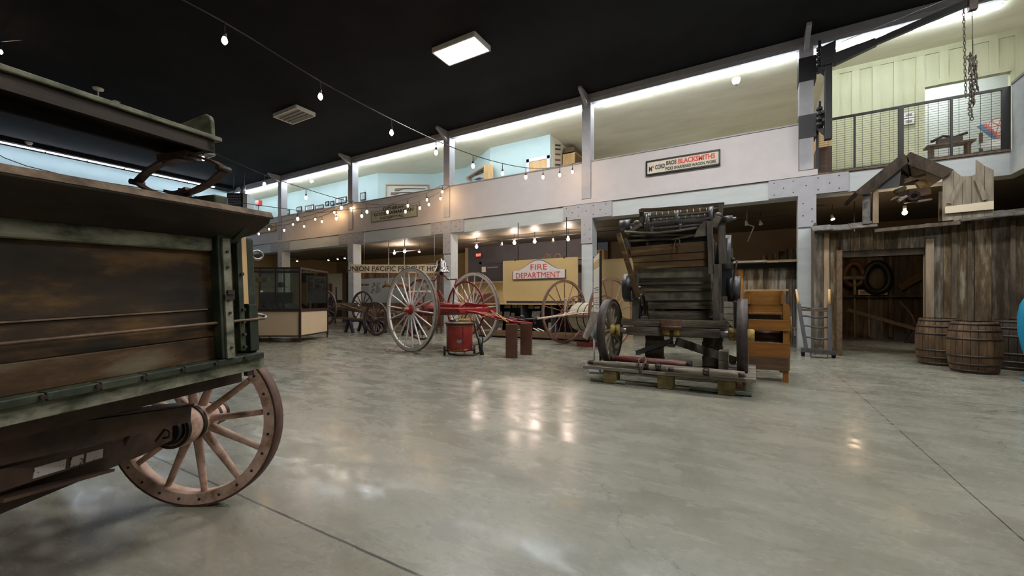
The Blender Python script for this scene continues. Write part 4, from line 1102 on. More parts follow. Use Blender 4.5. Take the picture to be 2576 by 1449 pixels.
# brown display pedestals under the tongues
M_ped = mat('pedestal_brown', (0.075, 0.03, 0.018), (0.10, 0.042, 0.026), sc=(3, 3, 3), rough=0.35)
def pedestal(px0, px1, pyb, h, label, rot=0.0):
    c = P((px0 + px1) / 2, pyb, z=0); d_ = (c - EYE).dot(V((-SP, CP, 0)))
    w = (px1 - px0) * d_ / F
    fd = c - EYE; fd.z = 0; c = c + fd.normalized() * w * .5
    mb = MB(Matrix.Translation(c) @ Matrix.Rotation(PHI + rot, 4, 'Z')).box((-w / 2, -w / 2, 0), (w / 2, w / 2, h))
    return solo('display_pedestal', mb, M_ped, label, 'pedestal', bevel=.004)
p1 = pedestal(1272, 1302, 901, .715, 'brown box pedestal holding up the red tongue, the nearer one')
p2 = pedestal(1310, 1338, 893, .695, 'brown box pedestal holding up the brown cart pole, the farther one', -.15)

# ------------------------------------------------------------------ brown-wheeled hose cart
M_bw = mat('cart_brown_paint', (0.16, 0.075, 0.045), (0.26, 0.145, 0.095), (0.21, 0.105, 0.07), sc=(7, 7, 7), rough=0.5)
M_bt = mat('cart_tyre_brown', (0.09, 0.055, 0.04), (0.15, 0.10, 0.075), sc=(9, 9, 9), rough=.6)
M_hose = mat('canvas_hose', (0.42, 0.38, 0.28), (0.55, 0.50, 0.39), (0.35, 0.32, 0.24), sc=(3, 3, 30), rough=0.85, bump=.4)
M_pole = mat('worn_cream_pole', (0.22, 0.09, 0.06), (0.55, 0.45, 0.36), (0.5, 0.38, 0.3), sc=(9, 9, 9), rough=0.6)
B1 = V((-4.73, 10.85, .905)); wd_ = V((.34, .94, 0)).normalized(); bax = V((.94, -.34, 0)).normalized()
hub1 = P(1424, 787, Y=10.85)
B1 = V((P(1421, 864, z=0).x, P(1421, 864, z=0).y, .905))
B2 = B1 + bax * 1.62
bcart = thing('hose_cart', 'brown-wheeled hose cart with a canvas-wrapped drum beside the old machine', 'fire cart', (B1 + B2) / 2 - V((0, 0, .905)))
for c, ax in ((B1, bax), (B2, -bax)):
    wheel(bcart, c, ax, .905, .05, .055, 14, M_bw, M_bt, M_bw, .085, .26, .015, tire=.012, flat=1.1, phase=.25)
MB().cyl(B1, B2, .024, n=10).build('axle', M_bw, bcart)
BMf = frame((B1 + B2) / 2, -wd_, bax)  # x to the tongue, y to the near wheel
MB(BMf).lathe([(.001, -.44), (.36, -.42), (.385, -.35), (.375, -.22), (.39, -.12), (.38, 0), (.39, .12), (.375, .22), (.385, .35), (.36, .42), (.001, .44)], axisframe((.05, .12, -.12), (0, 1, 0)), 36).build('hose_drum', M_hose, bcart)
st = MB(BMf)
for yy in (-.10, .12, .32): st.ring(.397, .37, yy - .012, yy + .012, axisframe((.05, .12, -.12), (0, 1, 0)), 36)
st.build('strap', M_black, bcart)
for yy in (-.38, .60):
    wheel(bcart, BMf @ V((.0, yy, .05)), bax, .40, .025, .025, 9, M_bw, M_bt, M_bw, .06, .08, .008, name='reel_flange', flat=1)
for yy in (-.3, .0):
    MB(BMf).beam((.25, yy - .25, -.05), (.25, yy - .25, .34), .045, .045).lathe([(.001, -.02), (.04, 0), (.03, .04), (.001, .05)], Matrix.Translation((.25, yy - .25, .34)), 12).build('reel_post', M_pole, bcart)
MB(BMf).box((-.4, -.58, -.10), (.5, -.54, -.04)).build('side_rail', M_bw, bcart)
MB(BMf).box((-.4, .54, -.10), (.5, .58, -.04)).build('side_rail', M_bw, bcart)
MB(BMf).box((.42, -.58, -.10), (.48, .58, -.05)).build('crossbar', M_bw, bcart)
MB(BMf).beam((.1, -.55, -.12), (-.3, .4, -.5), .03, .05).build('brace', M_bw, bcart)
MB(BMf).beam((-.1, .0, -.2), (-.1, .0, -.62), .04, .3).build('foot_board', M_redd, bcart)
pt = P(1350, 802, d=9.35); ptm = P(1420, 793, d=10.2)
MB().tube([BMf @ V((-.2, .0, -.02)), BMf @ V((.5, -.1, .0)), ptm, pt], [.03, .035, .03, .024], 10).build('pole', M_pole, bcart)
MB().tube([BMf @ V((.1, .5, .0)), BMf @ V((.5, .3, .0)), ptm], .018, 8).build('hound', M_pole, bcart)
MB().tube([BMf @ V((.1, -.5, .0)), BMf @ V((.5, -.35, -.02)), ptm + V((-.02, 0, 0))], .018, 8).build('hound', M_pole, bcart)
MB().tube([pt, P(1325, 803, d=9.35), P(1310, 806, d=9.35)], [.03, .02, .02], 8).build('pole_tip', M_black, bcart)
MB().tube([P(1345, 808, d=9.35) + V((0, .05 * math.cos(a), .06 * math.sin(a))) for a in [k * pi / 5 for k in range(10)]], .014, 6, closed=True).build('pole_ring', M_black, bcart)
MB().tube([P(1310, 806, d=9.3), P(1305, 797, d=9.3), P(1312, 793, d=9.3), P(1318, 798, d=9.3)], .01, 6).build('pole_hook', M_steel, bcart)
for yy in (-.3, .5):
    MB(BMf).ring(.13, .09, -.015, .015, axisframe((.25, yy, -.28), (0, 1, 0)), 20).build('pump_wheel', M_redd, bcart)
MB(BMf).box((-.25, -.15, -.905), (.25, .25, -.80)).beam((0, 0, -.8), (0, 0, -.2), .10, .10).build('stand', M_redd, bcart)

# ------------------------------------------------------------------ information stand beside the machine
si = thing('information_stand', 'white text panel stand with slanted reader board left of the machine', 'sign stand', P(1514, 925, z=0))
SB = P(1514, 925, z=0); SF = V((-SP, CP, 0)); sdir = (SF * 1.0 + V((CP, SP, 0)) * -.02)
Sa, Sb_ = P(1512, 700, d=6.95), P(1496, 700, d=7.9)
sx_ = (Sb_ - Sa); sx_.z = 0; sx_.normalize(); sn = V((-sx_.y, sx_.x, 0));
if sn.dot(EYE - Sa) < 0: sn = -sn
Lp = (V((Sb_.x, Sb_.y, 0)) - V((Sa.x, Sa.y, 0))).length
za, zb = P(1512, 838, d=6.95).z, P(1512, 635, d=6.95).z
Sa0 = V((Sa.x, Sa.y, 0))
def spn(x0, x1, z0, z1, off, th, nm, m):
    return MB().prism([Sa0 + sx_ * x0 + V((0, 0, z0)) + sn * off, Sa0 + sx_ * x1 + V((0, 0, z0)) + sn * off, Sa0 + sx_ * x1 + V((0, 0, z1)) + sn * off, Sa0 + sx_ * x0 + V((0, 0, z1)) + sn * off], sn * th).build(nm, m, si)
spn(0, Lp, za, zb, 0, .025, 'panel', M_bone)
spn(-.03, 0, .05, zb + .03, -.01, .04, 'panel_edge', M_black)
spn(Lp, Lp + .03, .05, zb + .03, -.01, .04, 'panel_edge', M_black)
M_ink = mat('panel_text_ink', (.2, .18, .17), rough=.8); M_gold = mat('panel_gold_band', (.5, .38, .08), rough=.6)
for k, z_ in enumerate([.0, .04, .08, .16, .22, .26, .30, .34, .44, .48, .52]):
    spn(.12, Lp - (.12 if k % 3 else .3), za + .25 + z_, za + .262 + z_, .026, .002, 'text_line', M_ink)
spn(.05, Lp - .05, zb - .22, zb - .1, .026, .003, 'title_band', M_gold)
rb = [P(1467, 853, d=6.6), P(1483, 789, d=6.9), P(1510, 790, d=6.9), P(1491, 855, d=6.6)]
a0, a1 = P(1467, 853, d=6.55), P(1486, 785, d=6.9)
b1_, b0_ = P(1507, 786, d=7.1), P(1490, 852, d=6.75)
MB().prism([P(1466, 846, d=6.55), P(1489, 783, d=6.85), P(1508, 790, d=7.05), P(1478, 854, d=6.7)], (0, 0, -.015)).build('reader_board', M_plank if False else mat('reader_print', (.34, .30, .26), (.5, .45, .40), sc=(9, 9, 9), rough=.5), si)
MB().prism([P(1480, 838, d=6.85), P(1508, 795, d=7.1), P(1508, 868, d=7.1)], sn * -.01).build('gusset', M_grey, si)
spn(.02, .08, 0.01, za, 0, .03, 'post', M_bone)
spn(Lp - .08, Lp - .02, 0.01, za, 0, .03, 'post', M_bone)
spn(-.1, Lp + .1, 0.0, .02, -.15, .35, 'foot_plate', M_steel)

# ------------------------------------------------------------------ fire department display
M_tanp = mat('tan_canvas_panel', (0.47, 0.34, 0.15), (0.53, 0.39, 0.18), sc=(1, 1, 1), rough=0.85)
M_signw = mat('sign_white', (0.66, 0.60, 0.60), (0.58, 0.52, 0.52), sc=(5, 5, 5), rough=0.6)
M_redl = mat('sign_red_paint', (0.55, 0.045, 0.03), rough=0.5)
M_ink = MATS['panel_text_ink']
M_letter = mat('letter_black', (0.03, 0.03, 0.035), rough=0.6)
YP = 12.15
Xa, Xb = P(1265, 700, Y=YP).x, P(1453, 700, Y=YP).x
zpb, zpt = P(1350, 757, Y=YP).z, P(1350, 652, Y=YP).z
fp = thing('hanging_backdrop', 'large tan panel hanging behind the fire department sign', 'panel', ((Xa + Xb) / 2, YP, zpb))
MB().box((Xa, YP, zpb), (Xb, YP + .05, zpt)).build('board', M_tanp, fp)
for px in (1296, 1419):
    x = P(px, 640, Y=YP).x
    MB().cyl((x, YP + .2, zpt + .02), (x, YP + .2, 3.9), .012, n=6).box((x - .02, YP - .01, zpt - .03), (x + .02, YP + .22, zpt + .03)).build('hanger', M_black, fp)
fs = thing('fire_sign', 'white arched board lettered FIRE DEPARTMENT in red on the tan panel', 'sign', ((Xa + Xb) / 2, YP - .04, zpb + .4))
def fq(px, py): return P(px, py, Y=YP - .03)
sx0, sx1 = fq(1290, 690).x, fq(1422, 690).x
sz0, sz1, sz2 = fq(1290, 703.5).z, fq(1289, 683).z, fq(1352, 654.5).z
cxs = (sx0 + sx1) / 2
prof = [(sx0, sz0), (sx1, sz0), (sx1, sz1)]
for k in range(1, 24):
    t = k / 24; x = sx1 - .02 + (sx0 - sx1 + .04) * t
    u = (x - cxs) / ((sx1 - sx0) / 2)
    prof.append((x, sz1 + (sz2 - sz1) * (math.cos(pi * max(-1, min(1, u * 1.12))) + 1) / 2 + .01))
prof.append((sx0, sz1))
def outl(sc, y, th, nm, m):
    pts = []
    cz = (sz0 + sz2) / 2
    for x, z_ in prof: pts.append(V((cxs + (x - cxs) * sc[0], y, cz + (z_ - cz) * sc[1])))
    return MB().prism(pts, (0, th, 0)).build(nm, m, fs)
outl((1.012, 1.03), YP - .035, .034, 'border', mat('sign_border', (.08, .07, .09), rough=.6))
outl((.985, .955), YP - .042, .006, 'face', M_signw)
hh = sz1 - sz0
text('DEPARTMENT', (sx0 + .13, YP - .043, sz0 + hh * .12), (1, 0, 0), (0, 0, 1), (sx1 - sx0) * .845, hh * .66, M_redl, 'lettering', fs, bold=.0)
text('FIRE', (cxs - .27, YP - .043, sz1 + .02), (1, 0, 0), (0, 0, 1), .60, hh * .66, M_redl, 'lettering', fs, bold=.0)
# low cabinet with photographs beneath it
zc = 1.11
Yc = 11.95
ca0, ca1 = P(1240, 800, Y=Yc).x, P(1475, 800, Y=Yc).x
dc = thing('display_cabinet', 'low black display cabinet of photographs under the tan fire panel', 'display cabinet', ((ca0 + ca1) / 2, Yc + .3, 0))
M_stage = mat('stage_brown', (.12, .07, .04), (.17, .10, .06), sc=(2, 9, 9), rough=.5)
MB().box((ca0 - .5, Yc - .35, .06), (ca1 + .3, Yc + .65, .20)).build('stage', M_stage, dc)
MB().box((ca0 - .4, Yc - .28, 0), (ca1 + .2, Yc + .6, .06)).build('stage_base', M_black, dc)
MB().box((ca0, Yc + .5, .20), (ca1, Yc + .54, zc)).build('back', M_black, dc)
MB().box((ca0 - .5, Yc - .02, zc - .02), (ca1, Yc + .56, zc + .02)).build('top', M_tanp, dc)
MB().box((ca0, Yc + .02, .66), (ca0 + 1.0, Yc + .5, .69)).build('shelf', M_dkgrey, dc)
for f_ in (0, .33, .66, 1):
    x = ca0 + (ca1 - ca0 - .04) * f_
    MB().box((x, Yc, .2), (x + .04, Yc + .5, zc - .02)).build('divider', M_dkgrey, dc)
cards = [(1268, 1283, 767, 775), (1288, 1300, 763, 774), (1302, 1314, 766, 774), (1328, 1341, 767, 776), (1344, 1357, 771, 776), (1382, 1397, 768, 776), (1254, 1262, 784, 795), (1267, 1281, 784, 796), (1284, 1293, 787, 797), (1337, 1358, 783, 798), (1242, 1263, 806, 829), (1378, 1398, 812, 834), (1362, 1370, 767, 776), (1300, 1309, 818, 830)]
M_photo = mat('sepia_photo', (.30, .28, .24), (.62, .60, .53), (.2, .19, .16), sc=(14, 14, 14), rough=.6, det=3)
wh = ['leftmost on the top shelf', 'second on the top shelf', 'third on the top shelf', 'fourth on the top shelf', 'narrow white one on the top shelf', 'far right of the top shelf', 'leftmost on the middle shelf', 'second on the middle shelf', 'third on the middle shelf', 'large tilted one in the middle', 'large pale one at the lower left', 'large pale one at the lower right', 'small one right of the narrow white one', 'small one between the two pedestals']
for (a, b, c_, d_), lab in zip(cards, wh):
    A, B = P(a, d_, Y=Yc + .2), P(b, c_, Y=Yc + .2)
    solo('photo_card', MB().prism([V((A.x, Yc + .2, A.z)), V((B.x, Yc + .2, A.z)), V((B.x, Yc + .25, B.z)), V((A.x, Yc + .25, B.z))], (0, .012, 0)), M_photo if lab[0] != 'n' else M_bone, 'photograph card in the black cabinet, ' + lab, 'photograph', 'photograph cards in the cabinet')
for k, (a, b) in enumerate(((1342, 1356), (1352, 1368))):
    solo('paper_tube', MB().cyl(P(a, 826, Y=Yc - .1), P(b, 833, Y=Yc - .25), .02, n=10), M_bone, ['left', 'right'][k] + ' pale rolled tube lying on the cabinet stage', 'tube')

# door and wall of the fire bay
dx0, dx1 = P(1213, 700, Y=17).x, P(1248, 700, Y=17).x
zdt = P(1230, 664, Y=17).z
dr = MB().box((dx0, 16.95, 0), (dx1 + .3, 17, zdt)); o = struct('door_1', dr, mat('door_charcoal', (.045, .042, .048), rough=.5))
MB().box((dx0 - .12, 16.93, 0), (dx0, 17, zdt + .12)).box((dx0 - .12, 16.93, zdt), (dx1 + .4, 17, zdt + .12)).build('door_frame', M_dkgrey, o)
MB().box((dx0 + .35, 16.9, zdt - .22), (dx0 + 1.0, 16.95, zdt - .16)).build('door_closer', M_steel, o)
A, B = P(1212, 685, Y=16.94), P(1222, 671, Y=16.94)
solo('door_notice', MB().box((A.x, 16.93, A.z), (B.x, 16.945, B.z)), M_bone, 'white paper notice taped on the dark door', 'notice')
A, B = P(1248, 691, Y=16.96), P(1256, 684, Y=16.96)
solo('wall_plate', MB().box((A.x, 16.96, A.z), (B.x, 16.995, B.z)), M_bone, 'small white wall plate right of the dark door', 'plate')
A, B = P(1198, 645, Y=16.6), P(1210, 638, Y=16.6)
ex = thing('exit_sign', 'glowing red exit sign above the dark door', 'exit sign', (A.x, 16.6, A.z))
MB().box((A.x - .03, 16.6, A.z - .03), (B.x + .03, 16.66, B.z + .03)).build('case', M_dkgrey, ex)
MB().cyl(((A.x + B.x) / 2, 16.63, B.z), ((A.x + B.x) / 2, 16.63, 3.92), .012, n=6).build('stem', M_dkgrey, ex)
text('EXIT', (A.x, 16.59, A.z), (1, 0, 0), (0, 0, 1), B.x - A.x, B.z - A.z, emit('exit_red', (1, .03, .02), 6), 'lettering', ex, bold=.04)
# pale yellow half wall
A, B = P(1118, 765, Y=14.6), P(1264, 708, Y=14.6)
struct('wall_half', MB().box((A.x, 14.6, 0), (B.x + .1, 14.75, B.z)), mat('pale_yellow_wall', (.58, .42, .20), rough=.8))
struct('trim_70', MB().box((A.x, 14.57, B.z - .06), (B.x + .1, 14.78, B.z + .02)), MATS['pale_yellow_wall'])
# brown leather trunk and saddle in front of the half wall
A = P(1218, 775, Y=13.6)
sdl = thing('leather_saddle', 'brown leather saddle on a stand seen through the white wheel', 'saddle', (A.x, 13.6, 0))
M_lea = mat('brown_leather', (.09, .04, .02), (.16, .08, .045), sc=(7, 7, 7), rough=.45)
z1 = P(1218, 738, Y=13.6).z
MB().prism([V((A.x - .45, 13.4, z1 - .5)), V((A.x - .5, 13.4, z1 - .1)), V((A.x - .35, 13.4, z1 + .05)), V((A.x - .1, 13.4, z1 - .06)), V((A.x + .2, 13.4, z1 - .02)), V((A.x + .42, 13.4, z1 + .03)), V((A.x + .42, 13.4, z1 - .5))], (0, .4, 0)).build('seat', M_lea, sdl, bevel=.04)
MB().box((A.x - .4, 13.42, 0), (A.x + .35, 13.78, z1 - .45)).build('stand', M_stage, sdl, bevel=.01)
A, B = P(1150, 780, Y=12.9), P(1200, 765, Y=12.9)
# shelf with harness parts above the panel
zs = P(1400, 652, Y=16.0).z
xs0, xs1 = P(1330, 650, Y=16.0).x, P(1470, 650, Y=16.0).x
hs_ = thing('harness_shelf', 'high brown shelf of horse gear behind the tan fire panel', 'shelf', ((xs0 + xs1) / 2, 16, zs))
MB().box((xs0, 15.9, zs - .05), (xs1, 16.4, zs)).build('board', M_stage, hs_)
MB().cyl((xs0 + .1, 16.1, zs - .05), (xs0 + .1, 16.1, 0), .03, n=8).cyl((xs1 - .1, 16.1, zs - .05), (xs1 - .1, 16.1, 0), .03, n=8).build('leg', M_dkgrey, hs_)
for k, px in enumerate((1377, 1404)):
    c = P(px, 643, Y=16.1); c.z = zs + .02
    solo('horse_hames', MB().tube([c + V((.16 * math.cos(a), 0, .22 * math.sin(a))) for a in [pi * j / 10 for j in range(11)]], .03, 8), M_wood, ['pair of curved wooden hames on the high shelf, left one', 'pair of curved wooden hames on the high shelf, right one'][k], 'horse gear')
for k, px in enumerate((1317, 1354, 1385, 1427)):
    c = P(px if k else 1338, 646, Y=15.89); c.z = zs - .02
    solo('shelf_label', MB().box((c.x - .12, 15.885, c.z - .04), (c.x + .12, 15.899, c.z + .04)), M_bone, 'small white label at the harness shelf, ' + ['leftmost', 'second from left', 'third from left', 'rightmost'][k], 'label', 'labels at the harness shelf')

# tan panel and crate seen left of the machine
A, B = P(1510, 790, Y=13.6), P(1562, 650, Y=13.6)
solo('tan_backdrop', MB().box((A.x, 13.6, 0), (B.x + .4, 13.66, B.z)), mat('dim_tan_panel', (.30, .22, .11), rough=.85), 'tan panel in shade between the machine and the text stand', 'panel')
A, B = P(1493, 680, Y=14.5), P(1520, 628, Y=14.5)
solo('wooden_crate', MB().box((A.x, 14.5, 0), (B.x, 14.9, B.z)), M_pine, 'tall bare wooden crate showing behind the text stand', 'crate', bevel=.01)

# ------------------------------------------------------------------ freight house exhibit in the left bays
M_fw = mat('freight_boards', (0.10, 0.055, 0.03), (0.24, 0.15, 0.09), sc=(9, 9, 2), rough=0.75, isl=.4)
fw = thing('freight_house_wall', 'brown vertical board wall behind the grey display board', 'board wall', P(1000, 720, Y=15.4) * 1)
fw.location.z = 0
xa, xb = P(885, 700, Y=15.4).x, P(1118, 700, Y=15.4).x
mb = MB(); x = xa
ztp = P(1000, 668, Y=15.4).z
while x < xb:
    w_ = random.uniform(.18, .34); mb.box((x, 15.4 + random.uniform(0, .04), 0), (x + w_ - .01, 15.5, ztp)); x += w_
mb.build('boards', M_fw, fw)
MB().box((xa, 15.35, ztp - .12), (xb, 15.4, ztp - .02)).build('rail', M_wood, fw)
ups = thing('freight_sign', 'long cream sign with black railway lettering hung over the display board', 'sign', P(1000, 675, d=15.5))
M_oldsign = mat('aged_cream_sign', (.36, .28, .18), (.60, .51, .36), sc=(5, 5, 9), rough=.8)
sr = V((CP, SP, 0)) 
a, b, c, d = P(882, 686, d=15.5), P(1112, 687, d=15.5), P(1112, 667, d=15.5), P(882, 665, d=15.5)
MB().prism([a, b, c, d], V((-SP, CP, 0)) * .04).build('board', M_oldsign, ups)
text('UNION PACIFIC FREIGHT HOUSE', P(873, 682.5, d=15.49), sr, (0, 0, 1), (P(1128, 680, d=15.5) - P(873, 680, d=15.5)).length, 13 * 15.5 / F, M_letter, 'lettering', ups, bold=.015)
for px in (916, 1093):
    c = P(px, 666, d=15.6); MB().cyl(c, (c.x, c.y, 3.93), .012, n=6).build('hanging_wire', M_steel, ups)
gb = thing('display_board', 'pale grey display board with photographs behind the dark running gear', 'display board', P(1000, 730, Y=13.9))
YG = 13.9
g0, g1 = P(906, 730, Y=YG), P(1096, 730, Y=YG)
gz0, gz1 = P(906, 762, Y=YG).z, P(906, 701.5, Y=YG).z
M_gb = mat('display_board_grey', (.42, .45, .45), (.46, .49, .49), sc=(1, 1, 1), rough=.7)
MB().box((g0.x, YG, gz0), (g1.x, YG + .05, gz1)).build('board', M_gb, gb)
MB().box((g0.x + .1, YG + .01, 0), (g0.x + .2, YG + .06, gz0)).box((g1.x - .2, YG + .01, 0), (g1.x - .1, YG + .06, gz0)).build('leg', M_gb, gb)
def onb(px0, px1, py0, py1, nm, m, Y=YG - .012, par=gb):
    A, B = P(px0, py1, Y=Y), P(px1, py0, Y=Y)
    return MB().box((A.x, Y, A.z), (B.x, Y + .01, B.z)).build(nm, m, par)
M_bw_ph = mat('black_white_photo', (.08, .08, .08), (.6, .6, .6), (.3, .3, .3), sc=(5, 5, 7), rough=.5, det=6)
onb(933, 957, 710, 738, 'photograph', M_bw_ph); onb(1064, 1082, 702, 730, 'photograph', M_bw_ph); onb(1085, 1094, 697, 735, 'photograph', M_photo)
M_rust = mat('rust_red_print', (.22, .06, .04), rough=.7)
onb(908, 914.5, 714, 719, 'title_block', M_rust); onb(916.5, 927.5, 714, 719, 'title_block', M_rust)
for y in (722, 724.5, 729, 731.5, 734): onb(908.5, 928, y, y + .9, 'text_line', M_ink)
# lit chains hanging in the bay, and the white-topped small sign
M_chain = mat('galvanised_chain', (.5, .5, .48), rough=.4, metal=.7)
def chain(px0, py0, px1, py1, Y, r, label, m=M_chain, step=None, ztop=None, wr=None):
    a, b = P(px0, py0, Y=Y), P(px1, py1, Y=Y)
    if ztop: a = V((a.x, a.y, ztop))
    n = int((a - b).length / (r * 2.6)); mb = MB()
    for k in range(n):
        c = a.lerp(b, (k + .5) / n); h = k % 2
        pts = [c + (V((1, 0, 0)) if h else V((0, 1, 0))) * (r * .6 * math.cos(t)) + V((0, 0, r * 1.7 * math.sin(t))) for t in [j * pi / 4 for j in range(8)]]
        mb.tube(pts, wr or r * .3, 5, closed=True)
    return solo('chain', mb, m, label, 'chain')
chain(978, 606, 977, 712, 13.2, .035, 'bright chain hanging at the left behind the white wheel', ztop=3.92)
chain(1018, 602, 1016, 706, 13.2, .035, 'bright chain hanging at the right behind the white wheel', ztop=3.92)
yk = thing('ox_yoke', 'tan wooden ox yoke hanging from the two bright chains', 'yoke', P(1000, 722, Y=13.2))
MB().tube([P(963, 722, Y=13.2), P(972, 716, Y=13.2), P(990, 722, Y=13.2), P(1005, 716, Y=13.2), P(1020, 720, Y=13.2), P(1038, 727, Y=13.2)], [.05, .09, .06, .09, .09, .05], 12).build('beam', mat('yoke_wood', (.28, .15, .06), (.38, .22, .10), sc=(5, 5, 5), rough=.5), yk)
for px in (969, 1030): MB().cyl(P(px, 720, Y=13.2), P(px, 707, Y=13.2), .02, n=8).build('pin', M_redd, yk)

# lit siding panel left of the second column
A, B = P(806, 800, Y=16.0), P(863, 687, Y=16.0)
o = thing('siding_panel', 'cream clapboard panel lit beside the dark post left of the column', 'panel', ((A.x + B.x) / 2, 16, 0))
sd = MB(); z_ = .3
while z_ < B.z: sd.prism([V((A.x, 16.0, z_)), V((A.x, 15.97, z_)), V((A.x, 15.99, min(z_ + .19, B.z))), V((A.x, 16.0, min(z_ + .19, B.z)))], (B.x - A.x, 0, 0)); z_ += .195
sd.build('clapboards', M_siding, o)
MB().box((A.x, 16.0, 0), (B.x, 16.08, B.z)).build('backing', M_siding, o)
A2_, B2_ = P(863, 800, Y=15.9), P(873, 687, Y=15.9)
MB().box((A2_.x, 15.85, 0), (B2_.x, 16.05, ztp)).build('post', M_wood, o)
A, B = P(811, 730, Y=15.9), P(831, 715, Y=15.9)
pf = thing('framed_picture', 'brown framed picture leaning on the cream clapboard panel', 'picture', (A.x, 15.9, A.z - .05))
MB().box((A.x, 15.90, A.z - .2), (B.x, 15.93, B.z)).build('print', mat('brown_print', (.16, .10, .05), (.3, .2, .11), sc=(8, 8, 8), rough=.5), pf)
MB().box((A.x - .03, 15.88, B.z), (B.x + .03, 15.93, B.z + .04)).box((A.x - .04, 15.88, A.z - .2), (A.x, 15.93, B.z + .04)).box((B.x, 15.88, A.z - .2), (B.x + .04, 15.93, B.z + .04)).build('frame', M_wood, pf)
# little engine and stove by the siding
A = P(838, 740, Y=14.6)
eng = thing('cast_iron_stove', 'black cast iron stove in front of the clapboard panel', 'stove', (A.x, 14.6, 0))
zt_ = P(838, 738, Y=14.6).z
MB().box((A.x - .5, 14.4, .35), (A.x + .4, 14.9, zt_ - .35)).build('body', M_black, eng, bevel=.05)
for dx in (-.42, .32): MB().cyl((A.x + dx, 14.5, 0), (A.x + dx, 14.5, .36), .03, n=8).build('leg', M_black, eng)
MB().cyl((A.x + .26, 14.6, zt_ - .4), (A.x + .26, 14.6, zt_ + .35), .035, n=10).build('pipe', M_black, eng)
MB().cyl((A.x - .2, 14.6, zt_ - .4), (A.x - .2, 14.6, zt_ + .0), .09, .05, 14).build('kettle', M_iron, eng)

# dark running gear on trestles
M_rg = mat('running_gear_dark', (0.035, 0.02, 0.016), (0.09, 0.055, 0.045), sc=(7, 7, 7), rough=0.6)
M_rgt = mat('running_gear_tyre', (0.05, 0.035, 0.03), (0.11, 0.08, 0.07), sc=(9, 9, 9), rough=0.5, metal=.3)
M_navy = mat('navy_trestle', (0.012, 0.014, 0.035), rough=0.6)
gA = CW(-4.73, 14.4, .59); gB = gA + V((-2.8, 0, .36))
rg = thing('wagon_running_gear', 'dark wooden wagon running gear on trestles left of the white wheel', 'wagon gear', ((gA.x + gB.x) / 2, gA.y + .9, 0))
for c, R_, y in ((gA, .585, 0), (gA, .585, 1.75), (gB, .67, 0), (gB, .67, 1.75)):
    wheel(rg, c + V((0, y, 0)), (0, -1 if y == 0 else 1, 0), R_, .07, .055, 14, M_rg, M_rgt, M_rg, .095, .3, .02, phase=.1)
MB().cyl(gA, gA + V((0, 1.75, 0)), .05, n=10).build('axle', M_rg, rg)
MB().cyl(gB, gB + V((0, 1.75, 0)), .05, n=10).build('axle', M_rg, rg)
MB().beam(gA + V((0, .3, .16)), gA + V((0, 1.45, .16)), .14, .14).build('bolster', M_rg, rg)
MB().beam(gB + V((0, .3, .12)), gB + V((0, 1.45, .12)), .14, .14).build('bolster', M_rg, rg)
for y in (.4, .85, 1.3):
    MB().beam(gB + V((-.3, y, .03)), gA + V((.45, y, .12)), .09, .11).build('reach', M_wood, rg)
MB().beam(gB + V((.3, .2, -.38)), gA + V((-.6, .2, -.06)), .06, .07).build('rail', M_wood, rg)
MB().beam(gB + V((.45, .35, .12)), gA + V((-.5, .35, .10)), .05, .08).build('rail', M_wood, rg)
for x, lab in ((gB.x + .75, 'navy trestle under the left of the dark running gear'), (gB.x + 1.85, 'navy trestle under the middle of the dark running gear'), (gA.x + .95, 'navy trestle partly behind the white wheel')):
    tr = thing('trestle', lab, 'trestle', (x, gA.y + .8, 0), 'navy trestles')
    zz = .50
    MB().box((x - .06, gA.y + .45, zz - .1), (x + .06, gA.y + 1.15, zz)).build('top_beam', M_navy, tr)
    for sx in (-1, 1):
        for yy in (.5, 1.1):
            MB().beam((x + sx * .03, gA.y + yy, zz - .05), (x + sx * .22, gA.y + yy, 0.0), .07, .09, up=(0, 1, 0)).build('leg', M_navy, tr)
c = P(815, 826, Y=13.0)
wr_ = thing('wheel_hub_ornament', 'small pale round openwork disc by the left running gear wheel', 'disc', (c.x, c.y, 0))
Mw = axisframe((c.x, 13.0 - .3, .17), (0, -1, 0))
MB().ring(.17, .12, -.01, .01, Mw, 24).build('rim', M_bone, wr_)
for k in range(8):
    a = k * pi / 4; MB(Mw).beam((.05 * math.cos(a), .05 * math.sin(a), 0), (.13 * math.cos(a), .13 * math.sin(a), 0), .05, .012, up=(0, 0, 1)).build('petal', M_bone, wr_)

# ------------------------------------------------------------------ glass display case
M_cfr = mat('case_maroon_black', (0.035, 0.018, 0.018), rough=0.45)
M_cbase = mat('case_beige', (0.50, 0.38, 0.25), (0.53, 0.41, 0.28), sc=(1, 1, 1), rough=0.7)
k0 = CW(-6.14, 12.0); kd = V((CP, SP, 0)) * -1; kk = (CW(-6.44, 13.8) - k0); kL = kk.length; kk.normalize()
CWd = 2.3
case = thing('display_case', 'tall glass display case on a beige base with dark frame', 'display case', k0)
CF = frame(k0, kd, kk, (0, 0, 1))
zf, zm0, zm1, ztp_ = .20, .90, .98, 2.19
def cs_(name, m, *bs, par=None, bevel=0.0):
    mb = MB(CF)
    for b in bs: mb.box(*b)
    # frame handed so that y goes away from the viewer
    return mb.build(name, m, par or case, bevel=bevel)
MB(CF).box((.02, .02, zf), (CWd - .02, kL - .02, zm0)).build('base', M_cbase, case)
fr = MB(CF)
for x, y in ((0, 0), (CWd - .05, 0), (0, kL - .05), (CWd - .05, kL - .05)):
    fr.box((x, y, .08), (x + .05, y + .05, ztp_))
